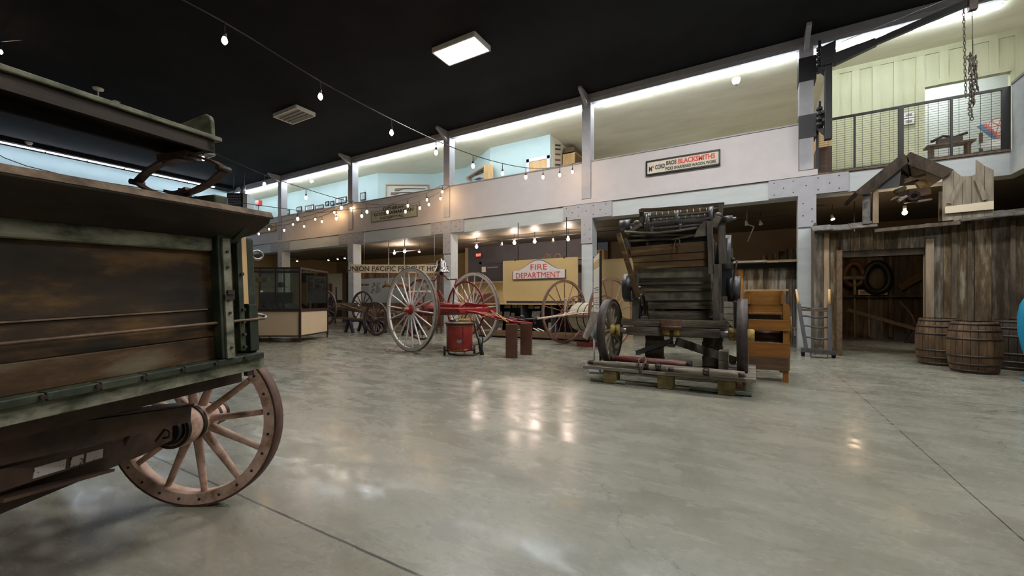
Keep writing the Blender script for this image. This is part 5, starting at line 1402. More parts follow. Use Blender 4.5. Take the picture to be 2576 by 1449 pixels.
for z_, h in ((zf - .03, .04), (zm0, zm1 - zm0), (ztp_ - .05, .05)):
    fr.box((0, 0, z_), (CWd, .05, z_ + h)).box((0, kL - .05, z_), (CWd, kL, z_ + h)).box((0, 0, z_), (.05, kL, z_ + h)).box((CWd - .05, 0, z_), (CWd, kL, z_ + h))
for x in (.72, 1.45): fr.box((x, 0.005, zm1), (x + .03, .035, ztp_ - .05)).box((x, kL - .035, zm1), (x + .03, kL - .005, ztp_ - .05))
fr.build('frame', M_cfr, case)
cs_('deck', M_cfr, ((.04, .04, zm0), (CWd - .04, kL - .04, zm0 + .06)))
gl = MB(CF)
gl.box((.05, .015, zm1), (.72, .02, ztp_ - .05)).box((.75, .015, zm1), (1.45, .02, ztp_ - .05)).box((1.48, .015, zm1), (CWd - .05, .02, ztp_ - .05))
gl.box((.015, .05, zm1), (.02, kL - .05, ztp_ - .05)).box((.04, .04, ztp_ - .012), (CWd - .04, kL - .04, ztp_ - .006)).box((.05, kL - .02, zm1), (CWd - .05, kL - .015, ztp_ - .05))
gl.build('glass', M_glass, case)
A, B = (k0 - k0).x, 0
bdp = MB(CF); yb_ = kL - .12
bdp.box((.55, yb_, zm1), (.62, yb_ + .03, 2.1)).box((.05, yb_, zm1), (.30, yb_ + .03, 2.1)).box((.30, yb_, zm1), (.55, yb_ + .03, 1.55)).box((.30, yb_, 1.98), (.55, yb_ + .03, 2.1)).box((1.15, yb_, zm1), (CWd - .1, yb_ + .03, 1.5))
bdp.build('back_panel', mat('case_dark_lining', (.03, .02, .017), rough=.8), case)
for x, y in ((.02, .02), (CWd - .02, .02), (.02, kL - .04), (CWd - .02, kL - .04), (.9, .02)):
    MB(CF).cyl((x, y, .08), (x, y, .2), .012, n=8).ring(.035, .01, -.01, .01, axisframe((x, y, .036), (1, 0, 0)), 14).build('caster', M_black, case)
M_gs = glassmat('shelf_glass', (.7, .85, .8), .5)
cs_('shelf', M_gs, ((.72, .1, 1.62), (CWd - .1, .75, 1.63)))
cs_('shelf', M_gs, ((.72, .1, 1.40), (CWd - .1, .75, 1.41)))
def cpt(px, py, y): # point inside the case at depth y behind the front pane
    return P(px, py, pl=(CF @ V((0, y, 0)), kk))
def hat(c, r, m, label, sc=1.0):
    t = thing('hat', label, 'hat', c, 'hats in the case')
    M = Matrix.Translation(c) @ Matrix.Rotation(.15, 4, 'X')
    MB().lathe([(r, .01), (r * .98, .0), (r * .55, .01), (r * .52, .09), (r * .46, .13), (r * .2, .15), (.001, .14)], M, 24).build('crown', m, t)
hat(cpt(671, 709, .4), .17, mat('straw_hat', (.42, .36, .2), rough=.8), 'cream hat on the upper glass shelf')
hat(cpt(651, 709, .45), .14, M_tanp, 'tan hat at the left of the glass shelf')
hat(cpt(707, 722, .5), .15, M_black, 'black hat with a brown band on the shelf')
A, B = cpt(717, 776, .12), cpt(748, 763, .12)
solo('display_card', MB().prism([A, V((B.x, B.y, A.z)), B, V((A.x, A.y, B.z))], kk * .01), M_photo, 'white printed card standing low in the case', 'card')
A, B = cpt(655, 735, .2), cpt(665, 731, .2)
solo('paper_label', MB().prism([A, V((B.x, B.y, A.z)), B, V((A.x, A.y, B.z))], kk * .01), M_bone, 'small white label at the left of the case shelf', 'label')
cc = cpt(733, 757, .45)
MBc = MB(); o = solo('wicker_basket', MB().lathe([(.001, 0), (.16, .0), (.21, .10), (.22, .12), (.2, .12), (.15, .02), (.001, .02)], Matrix.Translation(V((cc.x, cc.y, zm0 + .062))), 24), M_wood, 'brown wicker basket behind the white card in the case', 'basket')
for k, (px, r, h, lab) in enumerate(((655, .05, .18, 'red tin at the left of the case floor'), (672, .06, .22, 'dark lantern left of the middle in the case'), (690, .07, .14, 'pale jug in the middle of the case floor'), (704, .05, .20, 'dark bottle right of the jug in the case'))):
    c = cpt(px, 777, .35); c.z = zm0 + .061
    solo(['tin_can', 'lantern', 'jug', 'bottle'][k], MB().lathe([(.001, 0), (r, 0), (r, h * .6), (r * .55, h * .8), (r * .4, h), (.001, h)], Matrix.Translation(c), 18), [M_red, M_black, M_mtin, M_dkgrey][k], lab, ['can', 'lantern', 'jug', 'bottle'][k])
c = P(782, 716, pl=(CF @ V((.35, 0, 0)), kd))
cl_ = thing('bridle_collar', 'leather strap loop hanging at the right end of the case', 'horse gear', c)
MB().tube([c + kk * (.22 * math.cos(a)) + V((0, 0, -.25 + .32 * math.sin(a))) for a in [j * pi / 8 for j in range(16)]], .012, 6, closed=True).build('loop', M_lea, cl_)
MB().cyl(c + V((0, 0, .05)), V((c.x, c.y, ztp_ - .01)), .005, n=6).build('cord', M_bone, cl_)

# ------------------------------------------------------------------ weathered barn on the right
M_barn = mat('weathered_barn_board', (0.032, 0.024, 0.016), (0.22, 0.195, 0.150), (0.095, 0.070, 0.044), sc=(9, 9, 1.4), rough=0.85, bump=0.4, isl=.6, det=8)
M_barnd = mat('dark_barn_board', (0.05, 0.034, 0.020), (0.17, 0.118, 0.070), sc=(7, 7, 1.1), rough=0.85, bump=0.4, isl=.4, det=8)
M_shing = mat('grey_roof_board', (0.04, 0.036, 0.032), (0.14, 0.13, 0.12), sc=(7, 2, 7), rough=0.85, isl=.35, bump=.3)
M_barnp = mat('barn_pale_trim', (0.22, 0.13, 0.05), (0.36, 0.23, 0.10), sc=(9, 9, 1.5), rough=0.7, isl=.2)
M_dorm = mat('dormer_dark_board', (0.018, 0.012, 0.008), (0.06, 0.042, 0.028), sc=(7, 7, 3), rough=.85)
YW = 11.6
def bq(px, py, Y=YW): return P(px, py, Y=Y)
bx_0, bx_1 = bq(2048, 700).x, 5.2
dxa, dxb = bq(2118, 700).x, bq(2327, 700).x
dz = bq(2120, 632).z
zr = bq(2060, 588).z
barn = thing('barn_shack', 'weathered grey board barn front with an open doorway under the gallery', 'barn', ((bx_0 + bx_1) / 2, YW + .1, 0))
def boards(x0, x1, z0, z1, Y, m, nm, par, wmin=.12, wmax=.3, th=.03, jz=.0, j=.012):
    mb = MB(); x = x0
    while x < x1 - .03:
        w_ = min(random.uniform(wmin, wmax), x1 - x)
        y = Y + random.uniform(-j, j)
        mb.box((x, y, z0), (x + w_ - .006, y + th, z1 + random.uniform(-jz, jz))); x += w_
    return mb.build(nm, m, par)
boards(bx_0, dxa - .02, 0, zr, YW, M_barn, 'wall_boards', barn)
boards(dxa - .02, dxb + .02, dz, zr, YW, M_barn, 'wall_boards', barn, .12, .22)
boards(dxb, bx_1, 0, zr + .06, YW, M_barn, 'wall_boards', barn, .2, .42)
MB().box((bx_0 + .18, YW - .045, 0), (bx_0 + .27, YW - .012, zr)).build('batten', M_barnp, barn)
MB().box((dxa - .10, YW - .06, 0), (dxa, YW + .12, dz + .02)).build('door_post', M_wood, barn, bevel=.005)
MB().box((dxb, YW - .06, 0), (dxb + .12, YW + .12, dz + .16)).build('door_post', M_barnp, barn, bevel=.005)
MB().box((dxa, YW + .02, dz - .14), (dxb, YW + .1, dz)).build('lintel', M_dorm, barn)
for (px, w_) in ((2392, .07), (2432, .06), (2540, .06)):
    x = bq(px, 700).x; MB().box((x, YW - .04, 0), (x + w_, YW - .01, zr)).build('batten', M_barnd, barn)
# inside: side walls, back wall, rails
MB().box((bx_0 + .02, YW + .1, 0), (bx_0 + .06, 17.4, 3.0)).build('side_wall', M_barnd, barn)
MB().box((bx_1 - .04, YW + .1, 0), (bx_1, 17.4, 3.0)).build('side_wall', M_barnd, barn)
YBK = 17.4
boards(bx_0, P(2330, 700, Y=YBK).x + 1.5, 0, 3.0, YBK, M_barnd, 'back_wall', barn, .2, .45)
def ibox(px0, px1, py0, py1, Y, nm, m, th=.06):
    A, B = P(px0, py1, Y=Y), P(px1, py0, Y=Y)
    return MB().box((A.x, Y, A.z), (B.x, Y + th, B.z)).build(nm, m, barn)
ibox(2118, 2330, 743, 748, YBK - .15, 'rail', M_barnd, .12)
ibox(2118, 2330, 640, 647, YBK - .15, 'rail', M_barnd, .12)
ibox(2236, 2244, 640, 848, YBK - .12, 'stud', M_wood); ibox(2148, 2152, 750, 848, YBK - .1, 'stud', M_barnp); ibox(2184, 2188, 648, 848, YBK - .1, 'stud', M_barnp)
MB().beam(P(2262, 724, Y=YBK - .1), P(2320, 692, Y=YBK - .1), .05, .2).build('diagonal_brace', M_wood, barn)
A, B = P(2159, 742, Y=YBK - .2), P(2232, 728, Y=YBK - .2)
pc = thing('framed_panorama', 'long narrow framed photograph on the rail inside the barn', 'picture', ((A.x + B.x) / 2, A.y, A.z))
MB().box((A.x, A.y - .02, A.z), (B.x, A.y + .03, B.z)).build('frame', M_siding, pc)
MB().box((A.x + .05, A.y - .03, A.z + .04), (B.x - .05, A.y - .021, B.z - .04)).build('photograph', mat('panorama_print', (.08, .08, .08), (.55, .52, .45), sc=(3, 3, 9), rough=.6), pc)
for px, py, s_, lab in ((2206, 698, 1.0, 'black horse collar hung inside the barn, the darker right one'), (2148, 690, .8, 'brown horse collar hung inside the barn at the left')):
    c = P(px, py, Y=YBK - .25)
    t = thing('horse_collar', lab, 'horse collar', c)
    MB().tube([c + V((.30 * s_ * math.cos(a) * (1 - .15 * math.sin(a)), 0, .46 * s_ * math.sin(a))) for a in [j * pi / 10 for j in range(20)]], .10 * s_, 10, closed=True).build('collar', M_black if s_ == 1 else M_lea, t)
    MB().cyl(c + V((0, .1, .5 * s_)), c + V((0, .25, .5 * s_)), .02, n=6).build('peg', M_wood, t)
c = P(2150, 742, Y=YBK - .3)
mlt = thing('wooden_mallet', 'wooden mallet standing on the rail inside the barn', 'mallet', c)
MB().cyl(c, c + V((0, 0, .5)), .035, n=8).build('handle', M_pine, mlt); MB().box((c.x - .3, c.y - .08, c.z + .5), (c.x + .25, c.y + .08, c.z + .6)).build('head', M_mtin, mlt)
# old walking plough deep in the barn doorway
c = P(2300, 840, Y=16.0); c.z = 0
pg = thing('walking_plough', 'dark walking plough standing inside the barn at the right', 'plough', c)
MB().beam(c + V((-1.5, 0, .95)), c + V((.2, 0, .35)), .07, .10).build('beam', M_wood, pg)
MB().prism([c + V((-.2, 0, 0)), c + V((.3, 0, .05)), c + V((.25, 0, .4)), c + V((0, 0, .45))], (0, .12, 0)).build('mouldboard', M_iron, pg)
MB().tube([c + V((.1, 0, .35)), c + V((.35, -.1, .8)), c + V((.5, -.15, 1.1))], .03, 8).tube([c + V((.1, .1, .35)), c + V((.0, .2, .8)), c + V((-.25, .25, 1.2))], .03, 8).build('handle', M_wood, pg)
c = V(((dxa + dxb) / 2, 14.4, 2.86))
bl_ = thing('barn_fill_lamp', 'unseen warm lamp added inside the barn behind the lintel', 'lamp', c)  # unseen lamp, added to brighten the barn interior
MB().ball(c, .05, 1.05, 16, 10).build('bulb', emit('barn_inner', (1, .72, .45), 75), bl_)
MB().cyl(c + V((0, 0, .04)), (c.x, c.y, 3.92), .012, n=6).build('stem', M_dkgrey, bl_)
# roof edge
rf = MB(); x = bx_0 - .05
M_rf = M_shing
zed = [(bx_0 - .05, 0.0)]
def roofb(x0, x1, z0, z1, out=.28, rise=.16):
    rf.prism([(x0, YW - out, z0), (x0, YW - out, z0 + .02), (x0, YW + .12, z0 + rise + .02), (x0, YW + .12, z0 + rise)], (x1 - x0, 0, z1 - z0))
xr = [bx_0 - .05, bx_0 + .28, bx_0 + .62, bq(2142, 560).x, bq(2196, 560).x]
for a, b in zip(xr[:-1], xr[1:]): roofb(a, b + .03, zr + random.uniform(-.01, .03), zr + random.uniform(0, .04))
rf.build('roof_boards', M_shing, barn)
MB().beam(bq(2197, 582, YW - .12), bq(2410, 562, YW - .12), .25, .07).build('sill_beam', M_barnd, barn)
rf = MB(); xe = bq(2404, 560).x
roofb(xe, xe + .7, zr + .02, zr + .06); roofb(xe + .68, xe + 1.5, zr + .05, zr + .10); roofb(xe + 1.48, bx_1, zr + .08, zr + .14)
rf.build('roof_boards', M_shing, barn)
MB().box((xe, YW - .30, zr - .0), (bx_1, YW - .28, zr + .07)).build('fascia', M_barnp, barn) if False else None
# dormer
YD = 11.35
def dq(px, py, Y=YD): return P(px, py, Y=Y)
pk, le, re_ = dq(2281, 392), dq(2160, 489), dq(2390, 437)
dep = V((0, 1.3, 0)); th = V((0, 0, .07))
for a, b, nm in ((le, pk, 'dormer_roof'), (pk, re_, 'dormer_roof')):
    n_ = (b - a).normalized(); up2 = V((-n_.z, 0, n_.x)); up2 = up2 if up2.z > 0 else -up2
    MB().prism([a, b, b + up2 * .09, a + up2 * .09], dep).build(nm, M_dorm, barn)
    MB().prism([a - up2 * .13 + n_ * .12, b - up2 * .12 - n_ * .05, b, a], V((0, .04, 0))).build('barge_board', M_dorm, barn)
zb_ = zr + .12
for px, m, w_ in ((2190, M_shing, .12), (2196, M_barnp, .09), (2376, M_barnp, .07)):
    t_ = dq(px, 480 if px < 2300 else 440, YD + .12); x = t_.x
    zt2 = dq(px, 476 if px < 2300 else 448, YD + .12).z
    MB().box((x - w_ / 2 + (.04 if px > 2192 else -.07), YD + .08, zb_), (x + w_ / 2 + (.04 if px > 2192 else -.07), YD + .16, zt2)).build('dormer_post', m, barn)
x = dq(2362, 500, YD + .5).x
boards(x, x + .12, zb_, dq(2362, 470).z, YD + .5, M_barn, 'dormer_side', barn)
gx0, gx1 = dq(2201, 470, YD + .9), dq(2300, 470, YD + .9)
MB().prism([dq(2201, 478, YD + .1), dq(2262, 470, YD + .1), dq(2268, 425, YD + .1), dq(2262, 420, YD + .1)], (0, .03, 0)).build('gable_board', M_dkgrey, barn)
# junk hanging in the dormer
ju = thing('hanging_pulley_block', 'broken wooden hoist block with rusty parts hanging in the dormer', 'hoist', dq(2300, 480, YD + .3))
rr = random.Random(5)
for (px, py, w_, h_, an, m) in [(2300, 448, .34, .07, .25, M_barnp), (2318, 462, .16, .14, .4, M_pine), (2264, 478, .20, .10, .45, M_plank), (2280, 490, .3, .12, -.2, M_brn), (2312, 485, .34, .22, .1, M_stage), (2298, 500, .30, .16, .0, M_iron), (2270, 500, .16, .07, .6, M_plank), (2325, 505, .22, .05, .1, M_plank), (2255, 495, .2, .03, .5, M_barnp)]:
    c = dq(px, py, YD + .35 + rr.uniform(-.12, .1)); v = V((math.cos(an), 0, math.sin(an)))
    MB().beam(c - v * w_ / 2, c + v * w_ / 2, .12, h_, h2=h_ * .7).build('fragment', m, ju, bevel=.01)
MB().cyl(dq(2290, 445, YD + .4), dq(2285, 408, YD + .4), .02, n=6).build('hanger', M_iron, ju)
c = dq(2298, 492, YD + .25); MB().ring(.10, .05, -.04, .04, axisframe(c, (0, 1, .3)), 18).build('sheave', M_iron, ju)
c = dq(2291, 418, YD + .35); MB().ball(c, .02).ball(c + V((.03, 0, .05)), .018).build('bolts', M_bone, ju)
# jagged broken boards to the right of the dormer
M_old = mat('grey_tan_board', (0.17, 0.13, 0.08), (0.32, 0.26, 0.18), (0.24, 0.19, 0.12), sc=(9, 9, 1.5), rough=0.8, isl=.2, bump=.3)
jb = thing('broken_board_panel', 'jagged broken upright boards with a pale crosspiece beside the dormer', 'board panel', dq(2435, 555, 11.42))
jag = [(2372, 448, 2398, 430), (2399, 428, 2420, 444), (2421, 444, 2444, 442), (2445, 442, 2456, 437), (2456, 402, 2476, 416), (2477, 417, 2500, 428)]
for a, ya, b, yb in jag:
    MB().prism([dq(a, 556, 11.42), dq(b, 553, 11.42), dq(b, yb, 11.42), dq(a, ya, 11.42)], (0, .03, 0)).build('board', M_old, jb)
MB().prism([dq(2378, 520, 11.38), dq(2500, 505, 11.38), dq(2500, 526, 11.38), dq(2378, 537, 11.38)], (0, .025, 0)).build('crosspiece', M_siding, jb)
MB().beam(dq(2388, 512, 11.40), dq(2420, 448, 11.40), .03, .07).build('diagonal', M_old, jb); MB().beam(dq(2458, 452, 11.40), dq(2478, 503, 11.40), .03, .07).build('diagonal', M_old, jb)

# shed behind the fanning mill
YS = 13.0
sh = thing('low_shed', 'low board shed with a flat plank roof behind the fanning mill', 'shed', P(1930, 800, Y=YS))
sh.location.z = 0
s0, s1 = P(1845, 700, Y=YS).x, bx_0 - .05
zsh = P(1930, 668, Y=YS).z
boards(s0, s1, 0, zsh, YS, M_barn, 'wall_boards', sh, .1, .28)
MB().box((s0, YS - .04, zsh - .08), (s1, YS, zsh + .06)).build('header', M_black, sh)
rf = MB(); 
for a, b, z_ in ((s0 - .05, s0 + .8, .07), (s0 + .78, s1, .05)): rf.prism([(a, YS - .35, zsh + z_), (a, YS - .35, zsh + z_ + .025), (a, YS + 1.2, zsh + z_ + .2), (a, YS + 1.2, zsh + z_ + .175)], (b - a, 0, 0))
rf.build('roof_boards', M_old, sh)
MB().box((P(1856, 700, Y=YS).x, YS - .04, 0), (P(1870, 700, Y=YS).x, YS - .01, zsh - .08)).build('post', M_orv, sh)
ysb = 16.2
fb = thing('rising_board_fence', 'stepped board wall lit warm at its top behind the low shed', 'board wall', P(1960, 640, Y=ysb))
fb.location.z = 0
xx0, xx1 = P(1885, 650, Y=ysb).x, P(2060, 650, Y=ysb).x
x = xx0; mb = MB()
while x < xx1:
    w_ = random.uniform(.14, .26); f_ = (x - xx0) / (xx1 - xx0)
    mb.box((x, ysb, 0), (x + w_ - .01, ysb + .03, P(1885, 652, Y=ysb).z + f_ * (P(2060, 604, Y=ysb).z - P(1885, 652, Y=ysb).z))); x += w_
mb.build('boards', M_barn, fb)
c = P(1893, 575, Y=13.4)
solo('bent_pipe', MB().tube([P(1879, 564, Y=13.4), P(1897, 570, Y=13.4), P(1889, 588, Y=13.4), P(1881, 608, Y=13.4)], .018, 8).cyl(P(1879, 564, Y=13.4), V((P(1879, 564, Y=13.4).x, 13.4, 3.92)), .01, n=6), M_steel, 'bent pale pipe hanging under the gallery behind the machine', 'pipe')

# ------------------------------------------------------------------ barrels
M_bar = mat('barrel_oak', (0.04, 0.022, 0.010), (0.17, 0.10, 0.05), (0.09, 0.052, 0.025), sc=(9, 9, 2.0), rough=0.6, bump=.25, det=7)
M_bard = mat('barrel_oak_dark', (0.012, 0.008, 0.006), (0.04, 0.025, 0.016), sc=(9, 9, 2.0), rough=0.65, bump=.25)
M_hoop = mat('barrel_hoop', (0.03, 0.022, 0.02), (0.075, 0.055, 0.045), sc=(12, 12, 12), rough=0.5, metal=.5)
def barrel(c, R_, h, m, label):
    t = thing('barrel', label, 'barrel', c)
    T = Matrix.Translation(c)
    def rad(z_): u = z_ / h * 2 - 1; return R_ * (1 - .17 * u * u)
    n = 22
    for k in range(0, 1):
        mb = MB(T)
        for j in range(n):
            a0, a1 = 2 * pi * (j + .03) / n, 2 * pi * (j + .97) / n
            vs, fs = [], []
            for i in range(9):
                z_ = h * i / 8; r = rad(z_)
                for a, rr_ in ((a0, r - .02), (a0, r), ((a0 + a1) / 2, r + .002), (a1, r), (a1, r - .02)):
                    vs.append((rr_ * math.cos(a), rr_ * math.sin(a), z_))
            for i in range(8):
                for l in range(4): fs.append((i * 5 + l, i * 5 + l + 1, i * 5 + l + 6, i * 5 + l + 5))
            fs += [(0, 1, 2, 3, 4), (40, 41, 42, 43, 44)]
            mb.add(vs, fs, False)
        mb.build('staves', m, t)
    MB(T).lathe([(.001, h - .04), (rad(h) - .018, h - .04), (rad(h) - .018, h - .06), (.001, h - .06)], n=32).lathe([(.001, .03), (rad(0) - .018, .03)], n=32).build('head', m, t)
    for z_ in (.025, .13, .27, h - .27 - .035, h - .13 - .035, h - .025 - .03):
        MB(T).lathe([(rad(z_) + .001, z_), (rad(z_) + .006, z_), (rad(z_ + .035) + .006, z_ + .035), (rad(z_ + .035) + .001, z_ + .035)], n=40, closed=True).build('hoop', M_hoop, t)
def bfloor(px, py, R_):
    c = P(px, py, z=0); d_ = c - EYE; d_.z = 0; return c + d_.normalized() * R_ * .83
barrel(bfloor(2450, 941, .33), .33, .86, M_bar, 'oak barrel with dark hoops, the front one beside the barn wall')
barrel(bfloor(2362, 921, .33), .33, .88, M_bar, 'dark-stained barrel half hidden behind the front barrel at the doorway')
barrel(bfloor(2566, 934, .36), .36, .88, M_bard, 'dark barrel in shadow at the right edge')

c = P(2596, 900, d=6.2); c.z = 0
solo('blue_form', MB().lathe([(.001, 0), (.10, 0), (.10, .03), (.04, .06), (.05, .30), (.10, .48), (.14, .72), (.145, .95), (.12, 1.15), (.06, 1.28), (.001, 1.32)], Matrix.Translation(c), 28), mat('bright_blue', (.0, .20, .36), rough=.6), 'bright blue rounded upright form cut off by the right edge beside the barrels', 'placeholder')  # made-up upright shape standing in for an unidentified blue blur
# ------------------------------------------------------------------ railing, crane and hoist on the gallery
rl = thing('mesh_railing', 'black steel railing with wire mesh along the right gallery bay', 'railing', (2.8, YC, 4.25))
rx0, rx1 = CL[0] + CWID + .02, XR
yr = YC + .06
rzt = 5.6
MB().box((rx0, yr - .025, rzt - .05), (rx1, yr + .025, rzt)).build('top_rail', M_black, rl)
MB().box((rx0, yr - .02, 4.30), (rx1, yr + .02, 4.34)).build('bottom_rail', M_black, rl)
for px, w_ in ((2056, .05), (2150, .035), (2266, .09), (2393, .035), (2530, .12)):
    x = P(px, 350, Y=yr).x; MB().box((x - w_ / 2, yr - .03, 4.25), (x + w_ / 2, yr + .03, rzt)).build('post', M_black, rl)
ms = MB(); z_ = 4.36
while z_ < rzt - .05: ms.box((rx0, yr - .003, z_), (rx1, yr + .003, z_ + .0055)); z_ += .052
x = rx0 + .06
while x < rx1: ms.box((x, yr - .004, 4.34), (x + .0055, yr + .004, rzt - .05)); x += .16
o = ms.build('wire_mesh', M_black, rl); o['kind'] = 'stuff'
struct('trim_71', MB().box((rx0 - .1, YC - .04, 4.255), (XR, YC + .2, 4.30)), M_wedge)
# crane
YK = 11.95
cr_ = thing('jib_crane', 'black steel jib crane mounted on the column, boom reaching up to the right', 'crane', P(2083, 350, Y=YK))
km = P(2083, 250, Y=YK).x
zk0, zk1 = P(2083, 352, Y=YK).z, P(2083, 150, Y=YK).z
MB().box((km - .07, YK - .07, zk0), (km + .07, YK + .07, zk1)).build('mast', M_black, cr_, bevel=.01)
cap = MB().prism([V((km - .14, YK - .1, zk1 - .15)), V((km - .15, YK - .1, zk1 + .28)), V((km + .13, YK - .1, zk1 + .36)), V((km + .13, YK - .1, zk1 - .15))], (0, .2, 0)); cap.build('mast_head', M_black, cr_)
b0 = P(2096, 152, Y=YK - .05); b1 = P(2440, 5, d=8.2)
bd = (b1 - b0).normalized()
MB().beam(b0, b0 + bd * .75, .12, .26, h2=.16).build('boom_root', M_black, cr_)
MB().beam(b0 + bd * .6, b1 + bd * 1.2, .10, .12).build('boom', M_black, cr_)
MB().tube([V((km + .1, YK, zk1 + .3)), b1 + V((0, 0, .25))], .006, 5).build('stay_wire', M_steel, cr_)
for za_, zc_ in ((P(2030, 205, Y=YC).z, P(2030, 145, Y=YC).z), (P(2030, 348, Y=YC).z, P(2030, 290, Y=YC).z)):
    xk = CL[0]
    MB().box((xk + .01, YC - .04, za_), (xk + CWID + .005, YC + .36, zc_)).build('mounting_band', M_dkgrey if za_ < 6 else M_black, cr_)
    bk = MB()
    bk.box((xk + CWID, YC - .12, za_ + .12), (xk + CWID + .12, YC + .0, zc_ - .1)).box((xk + CWID + .06, YK - .06, za_ + .18), (km - .05, YC - .05, za_ + .24)).box((xk + CWID + .06, YK - .06, zc_ - .2), (km - .05, YC - .05, zc_ - .14))
    bk.build('bracket', M_black, cr_)
    hk = MB()
    for k in range(4): hk.cyl((km - .16, YK, za_ + .1 + k * .12), (km - .16, YK, za_ + .17 + k * .12), .06, n=12)
    hk.cyl((km - .16, YK, za_ + .05), (km - .16, YK, zc_ + .1), .03, n=10)
    hk.build('hinge', M_black, cr_)
    MB().prism([V((km - .2, YK - .03, za_ + .02)), V((km - .05, YK - .03, za_ + .02)), V((km - .05, YK - .03, za_ - .18))], (0, .06, 0)).build('hinge_gusset', M_black, cr_)
th_ = P(2447, 22, d=8.0)
MB().box((th_.x - .06, th_.y - .05, th_.z - .03), (th_.x + .06, th_.y + .05, th_.z + .2)).build('trolley', M_iron, cr_)
M_dch = mat('dark_chain', (.06, .055, .05), (.14, .12, .1), sc=(30, 30, 30), rough=.5, metal=.5)
Yh = th_.y
chn = chain(2424, 24, 2430, 245, Yh, .026, 'thin dark chain hanging from the crane boom, the left one', M_dch, wr=.008)
solo('hoist_wire', MB().cyl(P(2445, 24, Y=Yh), P(2447, 135, Y=Yh), .007, n=6), M_dch, 'single wire from the boom down to the bunched chain', 'wire')
bun = thing('hoist_chain', 'bunched heavy chain hanging on the wire below the crane boom', 'chain', P(2448, 300, Y=Yh))
for k in range(3):
    a, b = P(2446 + k * 1.5, 133 + k * 4, Y=Yh), P(2449 + k * .5, 300 - k * 34, Y=Yh); n = 26 - k * 4; mb = MB()
    for j in range(n):
        c = a.lerp(b, (j + .5) / n) + V((random.uniform(-.02, .02) + (k - 1) * .03, random.uniform(-.02, .02), 0)); h = j % 2
        mb.tube([c + (V((1, 0, 0)) if h else V((0, 1, 0))) * (.022 * math.cos(t)) + V((0, 0, .042 * math.sin(t))) for t in [i * pi / 4 for i in range(8)]], .009, 5, closed=True)
    mb.build('chain_fall', M_dch, bun)

# things on the right gallery seen through the mesh
Yq = 13.6
A, B = P(2452, 345, Y=Yq), P(2532, 292, Y=Yq)
bb = thing('painted_board', 'white board painted with a red wheel and blue edge behind the railing', 'painted board', ((A.x + B.x) / 2, Yq, A.z))
MB().prism([P(2459, 318, Y=Yq), P(2536, 287, Y=Yq), P(2536, 344, Y=Yq), P(2500, 350, Y=Yq)], (0, .05, 0)).build('board', M_bone, bb)
MB().prism([P(2459, 318, Y=Yq - .02), P(2470, 312, Y=Yq - .02), P(2512, 342, Y=Yq - .02), P(2500, 350, Y=Yq - .02)], (0, .02, 0)).build('blue_edge', mat('blue_paint', (.08, .2, .35), rough=.6), bb)
Mwk = axisframe(P(2512, 315, Y=Yq - .02), (0, -1, 0))
rw = MB().ring(.17, .155, 0, .01, Mwk, 28)
for k in range(6): a = k * pi / 3 + .3; rw = rw.add(*(lambda m_: ([tuple(p) for p in m_.v], m_.f))(MB(Mwk).beam((0, 0, .005), (.16 * math.cos(a), .16 * math.sin(a), .005), .010, .01, up=(0, 0, 1))))
M_pink = mat('faded_red', (.5, .16, .13), rough=.7)
rw.build('red_wheel', M_pink, bb)
for k in range(5):
    c = P(2478 + k * 8, 316 + k * 7, Y=Yq - .02); MB().box((c.x - .03, Yq - .03, c.z - .04), (c.x + .035, Yq - .015, c.z + .04)).build('red_mark', M_pink, bb)
MB().prism([P(2462, 362, Y=Yq), P(2536, 340, Y=Yq), P(2536, 362, Y=Yq), P(2470, 372, Y=Yq)], (0, .08, 0)).build('base_board', M_bone, bb)
MB().box((P(2470, 360, Y=Yq).x, Yq + .1, 4.25), (P(2470, 360, Y=Yq).x + .05, Yq + .15, P(2470, 330, Y=Yq).z)).build('prop', M_wood, bb)
c = P(2387, 360, Y=13.3)
ts = thing('gear_bench', 'small dark bench with iron gear standing behind the railing', 'bench', (c.x, 13.3, 4.25))
zt3 = P(2387, 362, Y=13.3).z
MB().box((c.x - .4, 13.15, zt3 - .04), (c.x + .4, 13.45, zt3)).build('top', M_wood, ts)
for dx in (-.3, .3): MB().box((c.x + dx - .03, 13.2, 4.25), (c.x + dx + .03, 13.4, zt3 - .04)).build('leg', M_wood, ts)
MB().box((c.x - .2, 13.2, zt3), (c.x + .2, 13.38, zt3 + .12)).tube([V((c.x - .3, 13.3, zt3 + .1)), V((c.x - .1, 13.3, zt3 + .2)), V((c.x + .1, 13.3, zt3 + .14)), V((c.x + .3, 13.3, zt3 + .2))], .03, 8).build('gear', M_iron, ts)
A, B = P(2274, 313, Y=14.0), P(2301, 278, Y=14.0)
for k in range(2):
    za_ = A.z + (B.z - A.z) * (.52 * k); zc_ = za_ + (B.z - A.z) * .44
    pf = thing('framed_picture', ['white framed picture on the cream boards behind the mesh, lower one', 'white framed picture on the cream boards behind the mesh, upper one'][k], 'picture', (A.x, 14.0, za_))
    MB().box((A.x, 14.02, za_), (B.x, 14.05, zc_)).build('frame', M_bone, pf); MB().box((A.x + .04, 14.012, za_ + .04), (B.x - .04, 14.02, zc_ - .04)).build('print', M_bw_ph, pf)
A, B = P(2054, 410, Y=12.75), P(2093, 352, Y=12.75)
dk = thing('wooden_cabinet', 'dark brown cabinet with a plant behind the mesh beside the column', 'cabinet', ((A.x + B.x) / 2, 12.9, 4.25))
MB().box((A.x, 12.75, 4.25), (B.x, 13.3, B.z - .14)).build('body', mat('dark_mahogany', (.06, .025, .018), (.1, .045, .03), sc=(3, 3, 9), rough=.5), dk)
MB().box((A.x + .08, 12.73, 4.35), (B.x - .08, 12.75, B.z - .24)).build('door', M_brn, dk)
